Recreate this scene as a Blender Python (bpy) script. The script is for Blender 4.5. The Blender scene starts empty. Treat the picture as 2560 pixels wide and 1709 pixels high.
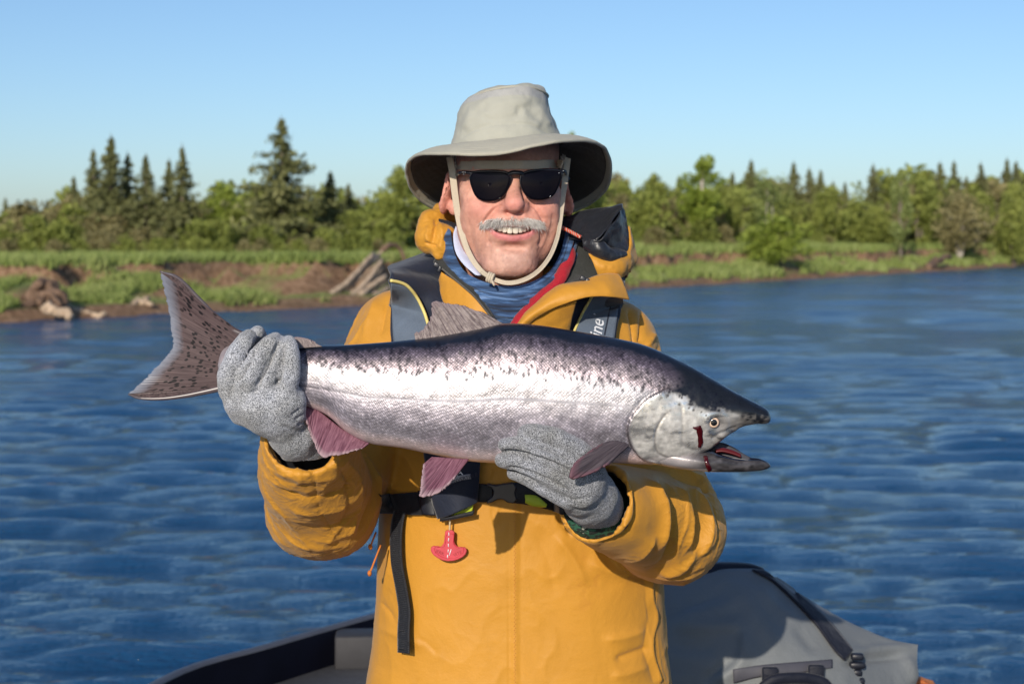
import bpy, bmesh, math, random, time
import numpy as np
from mathutils import Vector, Matrix
from mathutils.bvhtree import BVHTree

T0 = time.time()
random.seed(7)
rng = np.random.default_rng(7)
scene = bpy.context.scene
COL = scene.collection

# ------------------------------------------------------------------ camera
F = 60.0 / 36.0 * 2560.0        # focal length in photograph pixels
H = 1.55                        # camera height above the water
CX, HY = 1280.0, 600.0          # optical axis column, horizon row
cam_d = bpy.data.cameras.new('camera')
cam = bpy.data.objects.new('camera', cam_d)
COL.objects.link(cam)
cam.location = (0, 0, H)
cam.rotation_euler = (math.radians(90), 0, 0)
cam_d.lens = 60.0
cam_d.sensor_width = 36.0
cam_d.shift_y = -(854.5 - HY) / 2560.0
cam_d.clip_start = 0.05
cam_d.clip_end = 5000
cam_d.dof.use_dof = True
cam_d.dof.focus_distance = 2.27
cam_d.dof.aperture_fstop = 8.5
scene.camera = cam

# ------------------------------------------------------------------ sky and sun
SUN_EL, SUN_AZ = math.radians(21), math.radians(15.5)   # azimuth: left of straight behind the camera
S_DIR = Vector((-math.sin(SUN_AZ) * math.cos(SUN_EL), -math.cos(SUN_AZ) * math.cos(SUN_EL), math.sin(SUN_EL)))
world = bpy.data.worlds.new('World')
scene.world = world
world.use_nodes = True
wn = world.node_tree
bg = wn.nodes['Background']
sky = wn.nodes.new('ShaderNodeTexSky')
sky.sky_type = 'NISHITA'
sky.sun_disc = False
sky.sun_elevation = SUN_EL
sky.sun_rotation = math.pi + SUN_AZ
sky.altitude = 0
sky.air_density = 0.85
sky.dust_density = 0.7
sky.ozone_density = 4.2
wn.links.new(sky.outputs[0], bg.inputs[0])
bg.inputs[1].default_value = 0.104
sun_d = bpy.data.lights.new('sun', 'SUN')
sun_d.energy = 3.5
sun_d.angle = math.radians(0.5)
sun_d.color = (1.0, 0.90, 0.77)
sun = bpy.data.objects.new('sun', sun_d)
COL.objects.link(sun)
sun.rotation_euler = S_DIR.to_track_quat('Z', 'Y').to_euler()
scene.view_settings.view_transform = 'Standard'
scene.view_settings.look = 'None'
scene.view_settings.exposure = 0.28
scene.view_settings.gamma = 1.0
scene.view_settings.use_curve_mapping = False
scene.render.engine = 'CYCLES'
scene.cycles.use_denoising = True
try:
    scene.cycles.denoiser = 'OPENIMAGEDENOISE'
    scene.cycles.denoising_input_passes = 'RGB_ALBEDO_NORMAL'
except Exception:
    pass
scene.cycles.max_bounces = 8
scene.cycles.sample_clamp_indirect = 6.0

# ------------------------------------------------------------------ helpers
def W(px, py, y):
    """point seen at photograph pixel (px, py) standing y metres in front of the camera"""
    return np.array([(px - CX) * y / F, y, H + (HY - py) * y / F])

def WP(pts):
    return np.array([W(*p) for p in pts])

def proj(V):
    V = np.asarray(V)
    return CX + V[:, 0] * F / V[:, 1], HY + (H - V[:, 2]) * F / V[:, 1]

def srgb(r, g, b):
    f = lambda c: ((c / 255.0 + 0.055) / 1.055) ** 2.4 if c > 10 else c / 255.0 / 12.92
    return (f(r), f(g), f(b), 1.0)

def empty(name, loc=(0, 0, 0), label=None, cat=None, group=None, parent=None):
    o = bpy.data.objects.new(name, None)
    COL.objects.link(o)
    o.location = loc
    o.empty_display_size = 0.1
    if parent:
        o.parent = parent
    tag(o, label, cat, group)
    return o

def tag(o, label=None, cat=None, group=None, kind=None):
    if label: o['label'] = label
    if cat: o['category'] = cat
    if group: o['group'] = group
    if kind: o['kind'] = kind
    return o

def mesh_np(name, V, Fc, uv=None, attrs=None, smooth=True):
    """mesh from arrays: V (n,3); Fc (m,3|4) or list of such arrays"""
    me = bpy.data.meshes.new(name)
    if not isinstance(Fc, list):
        Fc = [Fc]
    Fc = [np.asarray(f, dtype=np.int32) for f in Fc if len(f)]
    V = np.asarray(V, dtype=np.float32)
    loops = np.concatenate([f.ravel() for f in Fc])
    sizes = np.concatenate([np.full(len(f), f.shape[1], np.int32) for f in Fc])
    starts = np.concatenate([[0], np.cumsum(sizes)[:-1]]).astype(np.int32)
    me.vertices.add(len(V)); me.vertices.foreach_set('co', V.ravel())
    me.loops.add(len(loops)); me.loops.foreach_set('vertex_index', loops)
    me.polygons.add(len(sizes)); me.polygons.foreach_set('loop_start', starts)
    try:
        me.polygons.foreach_set('loop_total', sizes)
    except Exception:
        pass
    if uv is not None:
        l = me.uv_layers.new(name='UVMap')
        l.data.foreach_set('uv', np.asarray(uv, dtype=np.float32)[loops].ravel())
    for k, a in (attrs or {}).items():
        a = np.asarray(a, dtype=np.float32)
        if a.ndim == 1:
            at = me.attributes.new(k, 'FLOAT', 'POINT'); at.data.foreach_set('value', a)
        else:
            if a.shape[1] == 3:
                a = np.hstack([a, np.ones((len(a), 1), np.float32)])
            at = me.attributes.new(k, 'FLOAT_COLOR', 'POINT'); at.data.foreach_set('color', a.ravel())
    me.update(calc_edges=True)
    me.validate()
    if smooth:
        me.polygons.foreach_set('use_smooth', np.ones(len(me.polygons), dtype=bool))
    return me

def obj(name, me, mat=None, parent=None):
    o = bpy.data.objects.new(name, me)
    COL.objects.link(o)
    if mat is not None and hasattr(me, 'materials') and len(me.materials) == 0:
        for m in (mat if isinstance(mat, (list, tuple)) else [mat]):
            me.materials.append(m)
    if parent is not None:
        o.parent = parent
        o.matrix_parent_inverse = Matrix.Translation(-Vector(parent.location)) if parent.type == 'EMPTY' else Matrix()
    return o

def mk(name, V, Fc, mat, parent=None, **kw):
    return obj(name, mesh_np(name, V, Fc, **kw), mat, parent)

def grid_faces(nu, nv, cu=False, cv=False, flip=False):
    iu = np.arange(nu if cu else nu - 1); iv = np.arange(nv if cv else nv - 1)
    a, b = np.meshgrid(iu, iv, indexing='ij')
    a2, b2 = (a + 1) % nu, (b + 1) % nv
    f = np.stack([a * nv + b, a2 * nv + b, a2 * nv + b2, a * nv + b2], -1).reshape(-1, 4)
    return f[:, ::-1] if flip else f

def vnormals(V, f):
    """area weighted vertex normals for quads or triangles"""
    f = np.asarray(f)
    a, b, c, d = V[f[:, 0]], V[f[:, 1]], V[f[:, 2]], V[f[:, -1]]
    n = np.cross(c - a, d - b) if f.shape[1] == 4 else np.cross(b - a, c - a)
    N = np.zeros_like(V)
    for k in range(f.shape[1]):
        for ax in range(3):
            N[:, ax] += np.bincount(f[:, k], n[:, ax], len(V))
    return N / np.maximum(np.linalg.norm(N, axis=1, keepdims=True), 1e-12)

def resample(P, n):
    """n points along a Catmull-Rom spline through P, evenly spaced by arc length"""
    P = np.asarray(P, dtype=float)
    if len(P) == 2:
        t = np.linspace(0, 1, n)[:, None]
        return P[0] * (1 - t) + P[1] * t
    Q = np.vstack([2 * P[0] - P[1], P, 2 * P[-1] - P[-2]])
    out = []
    for i in range(1, len(Q) - 2):
        t = np.linspace(0, 1, 24, endpoint=False)[:, None]
        p0, p1, p2, p3 = Q[i - 1], Q[i], Q[i + 1], Q[i + 2]
        out.append(0.5 * ((2 * p1) + (-p0 + p2) * t + (2 * p0 - 5 * p1 + 4 * p2 - p3) * t ** 2 + (-p0 + 3 * p1 - 3 * p2 + p3) * t ** 3))
    C = np.vstack(out + [P[-1:]])
    d = np.concatenate([[0], np.cumsum(np.linalg.norm(np.diff(C, axis=0), axis=1))])
    s = np.linspace(0, d[-1], n)
    return np.stack([np.interp(s, d, C[:, k]) for k in range(C.shape[1])], 1)

def _hash(i, j, k, seed):
    h = (i.astype(np.uint32) * np.uint32(374761393) + j.astype(np.uint32) * np.uint32(668265263)
         + k.astype(np.uint32) * np.uint32(2147483647) + np.uint32(seed * 1013904223 & 0xffffffff))
    h = (h ^ (h >> np.uint32(13))) * np.uint32(1274126177)
    h = (h ^ (h >> np.uint32(16))) * np.uint32(2246822519)
    h = h ^ (h >> np.uint32(15))
    return h.astype(np.float32) / np.float32(4294967295.0) * 2 - 1

def noise3(P, scale=1.0, seed=0):
    """smooth value noise in -1..1"""
    P = np.asarray(P, dtype=np.float64) * scale + 1000.0
    if P.shape[1] == 2:
        P = np.hstack([P, np.zeros((len(P), 1))])
    i = np.floor(P).astype(np.int64); f = P - i
    u = f * f * f * (f * (f * 6 - 15) + 10)
    r = 0
    for dx in (0, 1):
        for dy in (0, 1):
            for dz in (0, 1):
                w = (u[:, 0] if dx else 1 - u[:, 0]) * (u[:, 1] if dy else 1 - u[:, 1]) * (u[:, 2] if dz else 1 - u[:, 2])
                r = r + w * _hash(i[:, 0] + dx, i[:, 1] + dy, i[:, 2] + dz, seed)
    return r

def fbm(P, scale=1.0, octaves=4, seed=0, gain=0.5):
    r, a, s = 0, 1.0, scale
    for k in range(octaves):
        r = r + a * noise3(P, s, seed + k); a *= gain; s *= 2.03
    return r

def tube(P, R, sides=8, cap=True, flat=None, up=None):
    """tapered tube round polyline P with radii R -> V, quads(+tri caps). flat=(a,b) scales the two cross axes"""
    P = np.asarray(P, float); n = len(P)
    R = np.full(n, R) if np.isscalar(R) else np.asarray(R, float)
    Tn = np.gradient(P, axis=0); Tn /= np.maximum(np.linalg.norm(Tn, axis=1, keepdims=True), 1e-9)
    ref = np.array(up if up is not None else (0.0, -1.0, 0.05), float)
    A = np.cross(Tn, ref)
    bad = np.linalg.norm(A, axis=1) < 1e-3
    A[bad] = np.cross(Tn[bad], np.array([1.0, 0.1, 0.0]))
    A /= np.linalg.norm(A, axis=1, keepdims=True)
    B = np.cross(A, Tn)
    th = np.linspace(0, 2 * np.pi, sides, endpoint=False)
    fa, fb = flat if flat else (1, 1)
    V = P[:, None, :] + R[:, None, None] * (fa * np.cos(th)[None, :, None] * A[:, None, :] + fb * np.sin(th)[None, :, None] * B[:, None, :])
    V = V.reshape(-1, 3)
    Fq = grid_faces(n, sides, cv=True)
    if not cap:
        return V, [Fq]
    V = np.vstack([V, P[:1], P[-1:]])
    k = np.arange(sides); k2 = (k + 1) % sides
    c0, c1 = n * sides, n * sides + 1
    t0 = np.stack([np.full(sides, c0), k, k2], 1); b = (n - 1) * sides
    t1 = np.stack([np.full(sides, c1), b + k2, b + k], 1)
    return V, [Fq, np.vstack([t0, t1])]

def join(parts):
    """[(V,[faces..]),..] -> V,[quads,tris]"""
    Vs, q, t, o = [], [], [], 0
    for V, fs in parts:
        for f in fs:
            f = np.asarray(f)
            (q if f.shape[1] == 4 else t).append(f + o)
        Vs.append(V); o += len(V)
    r = []
    if q: r.append(np.vstack(q))
    if t: r.append(np.vstack(t))
    return np.vstack(Vs), r

def box(c, s, rot=None):
    c = np.array(c, float); s = np.array(s, float) / 2
    V = np.array([[x, y, z] for x in (-1, 1) for y in (-1, 1) for z in (-1, 1)], float) * s
    if rot is not None:
        V = V @ np.array(rot).T
    Fq = np.array([[0, 1, 3, 2], [4, 6, 7, 5], [0, 4, 5, 1], [2, 3, 7, 6], [0, 2, 6, 4], [1, 5, 7, 3]])
    return V + c, [Fq]

def bevel_mod(o, w, seg=2):
    m = o.modifiers.new('bevel', 'BEVEL'); m.width = w; m.segments = seg; m.limit_method = 'ANGLE'
    return o

def ruled(A, B, nu=40, nv=12, bulge=0.0, bdir=(0, -1, 0)):
    """surface between two 3-D curves, (nu*nv,3) grid; bulge pushes its middle along bdir"""
    a, b = resample(A, nu), resample(B, nu)
    t = np.linspace(0, 1, nv)
    G = a[:, None, :] * (1 - t)[None, :, None] + b[:, None, :] * t[None, :, None]
    G = G + np.asarray(bdir, float)[None, None, :] * (bulge * 4 * t * (1 - t))[None, :, None]
    return G

def grid_uv(nu, nv):
    a, b = np.meshgrid(np.linspace(0, 1, nu), np.linspace(0, 1, nv), indexing='ij')
    return np.stack([a.ravel(), b.ravel()], 1)

def sheet(name, G, thick, mat, parent=None, attrs=None, subsurf=0, offset=0.0):
    """grid G (nu,nv,3) as a cloth-like sheet of real thickness, front towards the camera"""
    nu, nv = G.shape[:2]
    V = G.reshape(-1, 3)
    f = grid_faces(nu, nv)
    N = vnormals(V, f)
    if np.sum(N * (V - np.array([0, 0, H]))) > 0:
        f = f[:, ::-1]
    o = mk(name, V, f, mat, parent, uv=grid_uv(nu, nv), attrs=attrs)
    m = o.modifiers.new('solid', 'SOLIDIFY'); m.thickness = thick; m.offset = offset
    if subsurf:
        s = o.modifiers.new('sub', 'SUBSURF'); s.levels = subsurf; s.render_levels = subsurf
    return o

# --- signed distance fields and their surfaces
def smin(a, b, k):
    h = np.clip(0.5 + 0.5 * (b - a) / k, 0, 1)
    return b * (1 - h) + a * h - k * h * (1 - h)

def smax(a, b, k):
    return -smin(-a, -b, k)

def sd_cone(X, A, ra, B, rb):
    A = np.asarray(A, np.float32); B = np.asarray(B, np.float32)
    d = B - A; L = float(d @ d)
    t = np.clip(((X[0] - A[0]) * d[0] + (X[1] - A[1]) * d[1] + (X[2] - A[2]) * d[2]) / L, 0, 1)
    q = np.sqrt((X[0] - A[0] - t * d[0]) ** 2 + (X[1] - A[1] - t * d[1]) ** 2 + (X[2] - A[2] - t * d[2]) ** 2)
    return q - (ra + (rb - ra) * t)

def sd_chain(X, P, R, k=0.0):
    r = None
    for i in range(len(P) - 1):
        c = sd_cone(X, P[i], R[i], P[i + 1], R[i + 1])
        r = c if r is None else (np.minimum(r, c) if k == 0 else smin(r, c, k))
    return r

def sd_ell(X, c, r, R=None):
    x, y, z = X[0] - c[0], X[1] - c[1], X[2] - c[2]
    if R is not None:
        R = np.asarray(R, np.float32)
        x, y, z = (R[0, 0] * x + R[1, 0] * y + R[2, 0] * z, R[0, 1] * x + R[1, 1] * y + R[2, 1] * z, R[0, 2] * x + R[1, 2] * y + R[2, 2] * z)
    k0 = np.sqrt((x / r[0]) ** 2 + (y / r[1]) ** 2 + (z / r[2]) ** 2)
    k1 = np.sqrt((x / r[0] ** 2) ** 2 + (y / r[1] ** 2) ** 2 + (z / r[2] ** 2) ** 2)
    return k0 * (k0 - 1.0) / np.maximum(k1, 1e-6)

def rotm(ax, deg):
    return np.array(Matrix.Rotation(math.radians(deg), 3, ax))

def surface(fn, lo, hi, h, relax=1):
    """zero set of fn by naive surface nets -> V, quads"""
    lo, hi = np.asarray(lo, float), np.asarray(hi, float)
    n = np.ceil((hi - lo) / h).astype(int) + 1
    ax = [np.float32(lo[k]) + np.float32(h) * np.arange(n[k], dtype=np.float32) for k in range(3)]
    X = np.meshgrid(*ax, indexing='ij', sparse=True)
    f = fn(X).astype(np.float32)
    s = f < 0
    def corner(a, dx, dy, dz):
        return a[dx:a.shape[0] - 1 + dx, dy:a.shape[1] - 1 + dy, dz:a.shape[2] - 1 + dz]
    cnt = sum(corner(s, dx, dy, dz).astype(np.int8) for dx in (0, 1) for dy in (0, 1) for dz in (0, 1))
    act = (cnt > 0) & (cnt < 8)
    idx = -np.ones(act.shape, np.int32)
    I, J, K = np.nonzero(act)
    idx[I, J, K] = np.arange(len(I))
    acc = np.zeros((len(I), 3)); num = np.zeros(len(I))
    C = [(dx, dy, dz) for dx in (0, 1) for dy in (0, 1) for dz in (0, 1)]
    vals = {c: f[I + c[0], J + c[1], K + c[2]].astype(float) for c in C}
    for c in C:
        for k in range(3):
            if c[k] == 0:
                e = list(c); e[k] = 1; e = tuple(e)
                a, b = vals[c], vals[e]
                m = (a < 0) != (b < 0)
                t = np.where(m, a / np.where(m, a - b, 1), 0)
                p = np.array(c, float)[None, :].repeat(len(I), 0)
                p[:, k] = t
                acc += np.where(m[:, None], p, 0); num += m
    V = np.stack([I, J, K], 1) + acc / np.maximum(num, 1)[:, None]
    V = lo + V * h
    quads = []
    for k in range(3):
        u, w = (k + 1) % 3, (k + 2) % 3
        sl0 = [slice(None)] * 3; sl1 = [slice(None)] * 3
        sl0[k] = slice(0, -1); sl1[k] = slice(1, None)
        ch = s[tuple(sl0)] != s[tuple(sl1)]
        ii = np.stack(np.nonzero(ch), 1)
        ok = (ii[:, u] > 0) & (ii[:, w] > 0) & (ii[:, u] < n[u] - 1) & (ii[:, w] < n[w] - 1)
        ii = ii[ok]
        neg = s[ii[:, 0], ii[:, 1], ii[:, 2]]
        def cell(du, dw):
            c = ii.copy(); c[:, u] -= du; c[:, w] -= dw
            return idx[c[:, 0], c[:, 1], c[:, 2]]
        q = np.stack([cell(1, 1), cell(0, 1), cell(0, 0), cell(1, 0)], 1)
        q[~neg] = q[~neg][:, ::-1]
        quads.append(q)
    Q = np.vstack(quads)
    Q = Q[(Q >= 0).all(1)]
    used = np.unique(Q); re_ = -np.ones(len(V), np.int64); re_[used] = np.arange(len(used)); V, Q = V[used], re_[Q]
    for _ in range(relax):
        V = laplace(V, Q, 0.5)
    return V, Q

def laplace(V, Q, w):
    A = np.zeros_like(V); n = np.zeros(len(V))
    for k in range(4):
        a, b = Q[:, k], Q[:, (k + 1) % 4]
        for ax in range(3):
            A[:, ax] += np.bincount(a, V[b, ax], len(V)) + np.bincount(b, V[a, ax], len(V))
        n += np.bincount(a, minlength=len(V)) + np.bincount(b, minlength=len(V))
    return V * (1 - w) + w * A / np.maximum(n, 1)[:, None]

def subdivide(V, Q):
    """one linear quad split with a light smoothing"""
    E = np.vstack([Q[:, [k, (k + 1) % 4]] for k in range(4)])
    Es = np.sort(E, 1)
    key = Es[:, 0].astype(np.int64) * len(V) + Es[:, 1]
    uq, first, inv = np.unique(key, return_index=True, return_inverse=True)
    em = V[Es[first]].mean(1)
    fm = V[Q].mean(1)
    nV, nE, m = len(V), len(uq), len(Q)
    ei = (inv.reshape(4, m).T) + nV
    fi = np.arange(m) + nV + nE
    q = np.vstack([np.stack([Q[:, k], ei[:, k], fi, ei[:, (k + 3) % 4]], 1) for k in range(4)])
    V2 = np.vstack([V, em, fm])
    return laplace(V2, q, 0.5), q

def seg_dist(x, y, P):
    """distance, signed side and arc fraction of points to polyline P (pixels)"""
    P = np.asarray(P, float)
    best = np.full(len(x), 1e9); side = np.zeros(len(x)); fr = np.zeros(len(x))
    L = np.concatenate([[0], np.cumsum(np.linalg.norm(np.diff(P, axis=0), axis=1))])
    for i in range(len(P) - 1):
        d = P[i + 1] - P[i]; l2 = max(d @ d, 1e-9)
        t = np.clip(((x - P[i, 0]) * d[0] + (y - P[i, 1]) * d[1]) / l2, 0, 1)
        ex, ey = x - P[i, 0] - t * d[0], y - P[i, 1] - t * d[1]
        q = np.hypot(ex, ey)
        m = q < best
        best[m] = q[m]
        side[m] = np.sign(d[0] * ey - d[1] * ex)[m]
        fr[m] = ((L[i] + t * math.sqrt(l2)) / L[-1])[m]
    return best, side, fr

def folds(V, Q, strokes, face=0.1, power=2.0):
    """cloth folds: each stroke = (points_px, amp_m, width_a, width_b[, end_taper]) raises (or sinks) the surface along its
    normal; width_a / width_b are the fold's widths on its two sides"""
    N = vnormals(V, Q)
    view = V - np.array([0, 0, H]); view /= np.linalg.norm(view, axis=1, keepdims=True)
    facing = np.clip((-(N * view).sum(1) - face) / 0.25, 0, 1)
    x, y = proj(V)
    D = np.zeros(len(V))
    for st in strokes:
        P, amp, wa, wb = st[:4]
        tp = st[4] if len(st) > 4 else 0.25
        P = resample(np.array(P, float), max(8, 4 * len(P)))
        wm = 3 * max(wa, wb)
        m = (x > P[:, 0].min() - wm) & (x < P[:, 0].max() + wm) & (y > P[:, 1].min() - wm) & (y < P[:, 1].max() + wm)
        if not m.any():
            continue
        d, s, fr = seg_dist(x[m], y[m], P)
        w = np.where(s > 0, wa, wb)
        e = np.ones_like(fr) if tp <= 0 else np.clip(np.minimum(fr, 1 - fr) / tp, 0, 1)
        e = e * e * (3 - 2 * e)
        D[m] += amp * np.exp(-(d / w) ** power) * e
    return V + N * (D * facing)[:, None]

def smooth01(x):
    x = np.clip(x, 0, 1)
    return x * x * (3 - 2 * x)

def bvh_of(V, Q):
    return BVHTree.FromPolygons([tuple(v) for v in np.asarray(V, float).tolist()], [tuple(q) for q in np.asarray(Q).tolist()])

def hit(bvh, px, py, lift=0.0, default=2.5):
    """first surface point under a photograph pixel, lifted towards the camera"""
    o = Vector((0, 0, H)); d = (Vector(W(px, py, 1.0)) - o).normalized()
    loc, nrm, i, dist = bvh.ray_cast(o, d)
    if loc is None:
        return W(px, py, default)
    if nrm.dot(d) > 0: nrm = -nrm
    return np.array(loc - d * lift)

def hitn(bvh, px, py, lift=0.0, default=2.5):
    """like hit, but lifted along the surface normal"""
    o = Vector((0, 0, H)); d = (Vector(W(px, py, 1.0)) - o).normalized()
    loc, nrm, i, dist = bvh.ray_cast(o, d)
    if loc is None:
        return W(px, py, default)
    if nrm.dot(d) > 0: nrm = -nrm
    return np.array(loc + nrm * lift)

# ------------------------------------------------------------------ material builder
class G:
    def __init__(s, name):
        s.m = bpy.data.materials.new(name); s.m.use_nodes = True
        s.t = s.m.node_tree; s.b = s.t.nodes['Principled BSDF']; s.out = s.t.nodes['Material Output']
    def put(s, sock, v):
        if isinstance(v, bpy.types.NodeSocket):
            s.t.links.new(v, sock)
        elif v is not None:
            if hasattr(sock.default_value, '__len__') and not hasattr(v, '__len__'):
                v = (v,) * len(sock.default_value)
            if hasattr(v, '__len__') and len(v) == 3 and len(sock.default_value) == 4:
                v = tuple(v) + (1.0,)
            sock.default_value = v
    def n(s, typ, ins=None, **props):
        nd = s.t.nodes.new(typ)
        for k, v in props.items():
            setattr(nd, k, v)
        for k, v in (ins or {}).items():
            s.put(nd.inputs[k], v)
        return nd
    def set(s, **kw):
        for k, v in kw.items():
            s.put(s.b.inputs[k.replace('_', ' ')], v)
        return s
    def coord(s, which='Object', scale=None, rot=None):
        c = s.n('ShaderNodeTexCoord').outputs[which]
        if scale is None and rot is None:
            return c
        return s.n('ShaderNodeMapping', {'Vector': c, 'Scale': scale or (1, 1, 1), 'Rotation': rot or (0, 0, 0)}).outputs[0]
    def pos(s, scale=(1, 1, 1)):
        c = s.n('ShaderNodeNewGeometry').outputs['Position']
        return s.n('ShaderNodeMapping', {'Vector': c, 'Scale': scale}).outputs[0]
    def attr(s, name, out='Fac'):
        return s.n('ShaderNodeAttribute', attribute_name=name).outputs[out]
    def noise(s, vec, scale=5.0, detail=4.0, rough=0.5, dist=0.0, out='Fac'):
        return s.n('ShaderNodeTexNoise', {'Vector': vec, 'Scale': scale, 'Detail': detail, 'Roughness': rough, 'Distortion': dist}).outputs[out]
    def voro(s, vec, scale=5.0, feature='F1', out='Distance', rand=1.0):
        return s.n('ShaderNodeTexVoronoi', {'Vector': vec, 'Scale': scale, 'Randomness': rand}, feature=feature).outputs[out]
    def ramp(s, fac, stops, interp='LINEAR'):
        r = s.n('ShaderNodeValToRGB', {'Fac': fac}); cr = r.color_ramp; cr.interpolation = interp
        while len(cr.elements) > 1:
            cr.elements.remove(cr.elements[-1])
        for i, (p, c) in enumerate(stops):
            e = cr.elements[0] if i == 0 else cr.elements.new(p)
            e.position = p
            c = (c, c, c, 1) if not hasattr(c, '__len__') else (tuple(c) + (1.0,))[:4]
            e.color = c
        return r.outputs[0]
    def mix(s, fac, a, b, mode='MIX'):
        nd = s.n('ShaderNodeMix', data_type='RGBA', blend_type=mode)
        s.put(nd.inputs[0], fac); s.put(nd.inputs[6], a); s.put(nd.inputs[7], b)
        return nd.outputs[2]
    def math(s, op, a, b=None, clamp=False):
        nd = s.n('ShaderNodeMath', operation=op, use_clamp=clamp)
        s.put(nd.inputs[0], a)
        if b is not None: s.put(nd.inputs[1], b)
        return nd.outputs[0]
    def bump(s, height, strength=0.3, dist=0.001, normal=None):
        nd = s.n('ShaderNodeBump', {'Height': height, 'Strength': strength, 'Distance': dist})
        if normal is not None: s.put(nd.inputs['Normal'], normal)
        return nd.outputs[0]

def simple(name, col, rough=0.5, metal=0.0, var=0.12, vscale=30.0, bump=0.0, bscale=200.0, **kw):
    g = G(name)
    c = g.coord('Object')
    nz = g.noise(c, vscale, 4)
    g.set(Base_Color=g.mix(1.0, col, g.ramp(nz, [(0.25, 1 - var), (0.75, 1 + var)]), 'MULTIPLY'), Roughness=rough, Metallic=metal)
    if bump:
        g.set(Normal=g.bump(g.noise(c, bscale, 3), bump, 0.002))
    g.set(**kw)
    return g.m
# ================================================================== setting: river, bank
SHORE = np.array([(-400, 18.0), (-120, 18.5), (-40, 22.0), (-20, 27.0), (-9.7, 32.3), (-6.0, 37.5), (-3.1, 41.3), (0.5, 47.0), (4.1, 55.0), (11.5, 68.0), (19.8, 82.5), (31, 103.0),
                  (50, 138.0), (120, 250.0), (400, 600.0)])
def shore_y(x):
    return np.interp(x, SHORE[:, 0], SHORE[:, 1])

def bank_z(X, Y):
    """height of the far bank: muddy foot, slumped grassy terrace, eroded lip, meadow behind"""
    P = np.stack([X, Y], 1)
    wob = 1.1 * noise3(P, 0.45, 3) + 0.75 * noise3(P, 1.3, 4) + 0.3 * noise3(P, 3.1, 6)
    s = Y - shore_y(X) + 0.55 * noise3(P, 0.7, 11) + 0.25 * noise3(P, 2.1, 12)
    lip = 4.6 + wob + 0.8 * np.sin(X * 0.35)
    foot = 0.06 + 0.16 * smooth01(s / 0.6) + 0.36 * smooth01((s - 0.9) / 2.2) * (0.6 + 0.8 * noise3(P, 0.6, 5))
    top = 1.02 + 0.028 * np.clip(s - lip, 0, 26) * np.clip((X + 6) / 14, 0.05, 1.0)
    k = smooth01((s - lip + 0.45) / 0.62)
    z = foot * (1 - k) + top * k
    z = np.where(s < 0, 0.10 + 0.25 * s, z)
    z = z + 0.05 * fbm(P, 1.7, 3, 21) * smooth01(s / 2)
    return np.maximum(z, -1.5), s, k

def soil_material():
    g = G('bank_soil_and_turf')
    p = g.pos()
    n1 = g.noise(p, 0.9, 5, 0.6); n2 = g.noise(p, 7.0, 5, 0.6)
    soil = g.ramp(n2, [(0.25, (0.075, 0.042, 0.024)), (0.5, (0.24, 0.145, 0.085)), (0.8, (0.40, 0.28, 0.185))])
    turf = g.ramp(n1, [(0.3, (0.12, 0.14, 0.045)), (0.55, (0.22, 0.28, 0.075)), (0.75, (0.32, 0.29, 0.13))])
    nz = g.n('ShaderNodeSeparateXYZ', {0: g.n('ShaderNodeNewGeometry').outputs['Normal']}).outputs[2]
    sel = g.math('ADD', g.math('MULTIPLY', g.math('SUBTRACT', nz, 0.90), 8.0), g.math('MULTIPLY', g.math('SUBTRACT', n1, 0.45), 3.0), True)
    wet = g.attr('wet')
    sel = g.math('MULTIPLY', sel, g.math('SUBTRACT', 1.0, wet, True), True)
    g.set(Base_Color=g.mix(sel, soil, turf), Roughness=0.95, Normal=g.bump(n2, 0.6, 0.08))
    g.b.inputs['Specular IOR Level'].default_value = 0.2
    return g.m

def build_bank():
    xs = np.concatenate([np.linspace(-400, -45, 24), np.linspace(-44, 75, 420), np.linspace(78, 400, 24)])
    ss = np.concatenate([[-12, -4, -1.5], np.linspace(-0.6, 8, 74), np.linspace(8.4, 60, 46), [80, 120, 200, 400, 900, 2500]])
    Xg, Sg = np.meshgrid(xs, ss, indexing='ij')
    Yg = shore_y(Xg.ravel()).reshape(Xg.shape) + Sg
    x, y = Xg.ravel(), Yg.ravel()
    z, s, k = bank_z(x, y)
    z = np.where(Sg.ravel() > 70, 1.8, z)
    wet = np.clip(1.1 - s / 0.7, 0, 1)
    o = mk('river_bank', np.stack([x, y, z], 1), grid_faces(len(xs), len(ss)), soil_material(), attrs={'wet': wet})
    tag(o, kind='structure')
build_bank()

def water_material():
    g = G('river_water')
    p = g.pos((1.0, 1.0, 1.0))
    b1 = g.noise(g.pos((0.7, 2.0, 1.0)), 9.0, 5, 0.65)
    b2 = g.noise(g.pos((1.0, 1.3, 1.0)), 19.0, 3, 0.5)
    h = g.math('ADD', g.math('MULTIPLY', b1, 1.0), g.math('MULTIPLY', b2, 0.30))
    g.set(Base_Color=(0.009, 0.058, 0.145), IOR=1.333, Normal=g.bump(h, 1.0, 0.040))
    far = g.n('ShaderNodeSeparateXYZ', {0: g.pos()}).outputs[1]
    gust = g.ramp(g.noise(g.pos((0.10, 0.38, 1.0)), 1.0, 4, 0.6), [(0.35, 0.45), (0.5, 1.0), (0.65, 1.9)])
    g.set(Roughness=g.math('MULTIPLY', g.ramp(g.math('DIVIDE', far, 100.0), [(0.08, 0.05), (0.25, 0.10), (0.45, 0.15), (1.0, 0.19)]), gust))   # chop too fine for the mesh
    return g.m

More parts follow.
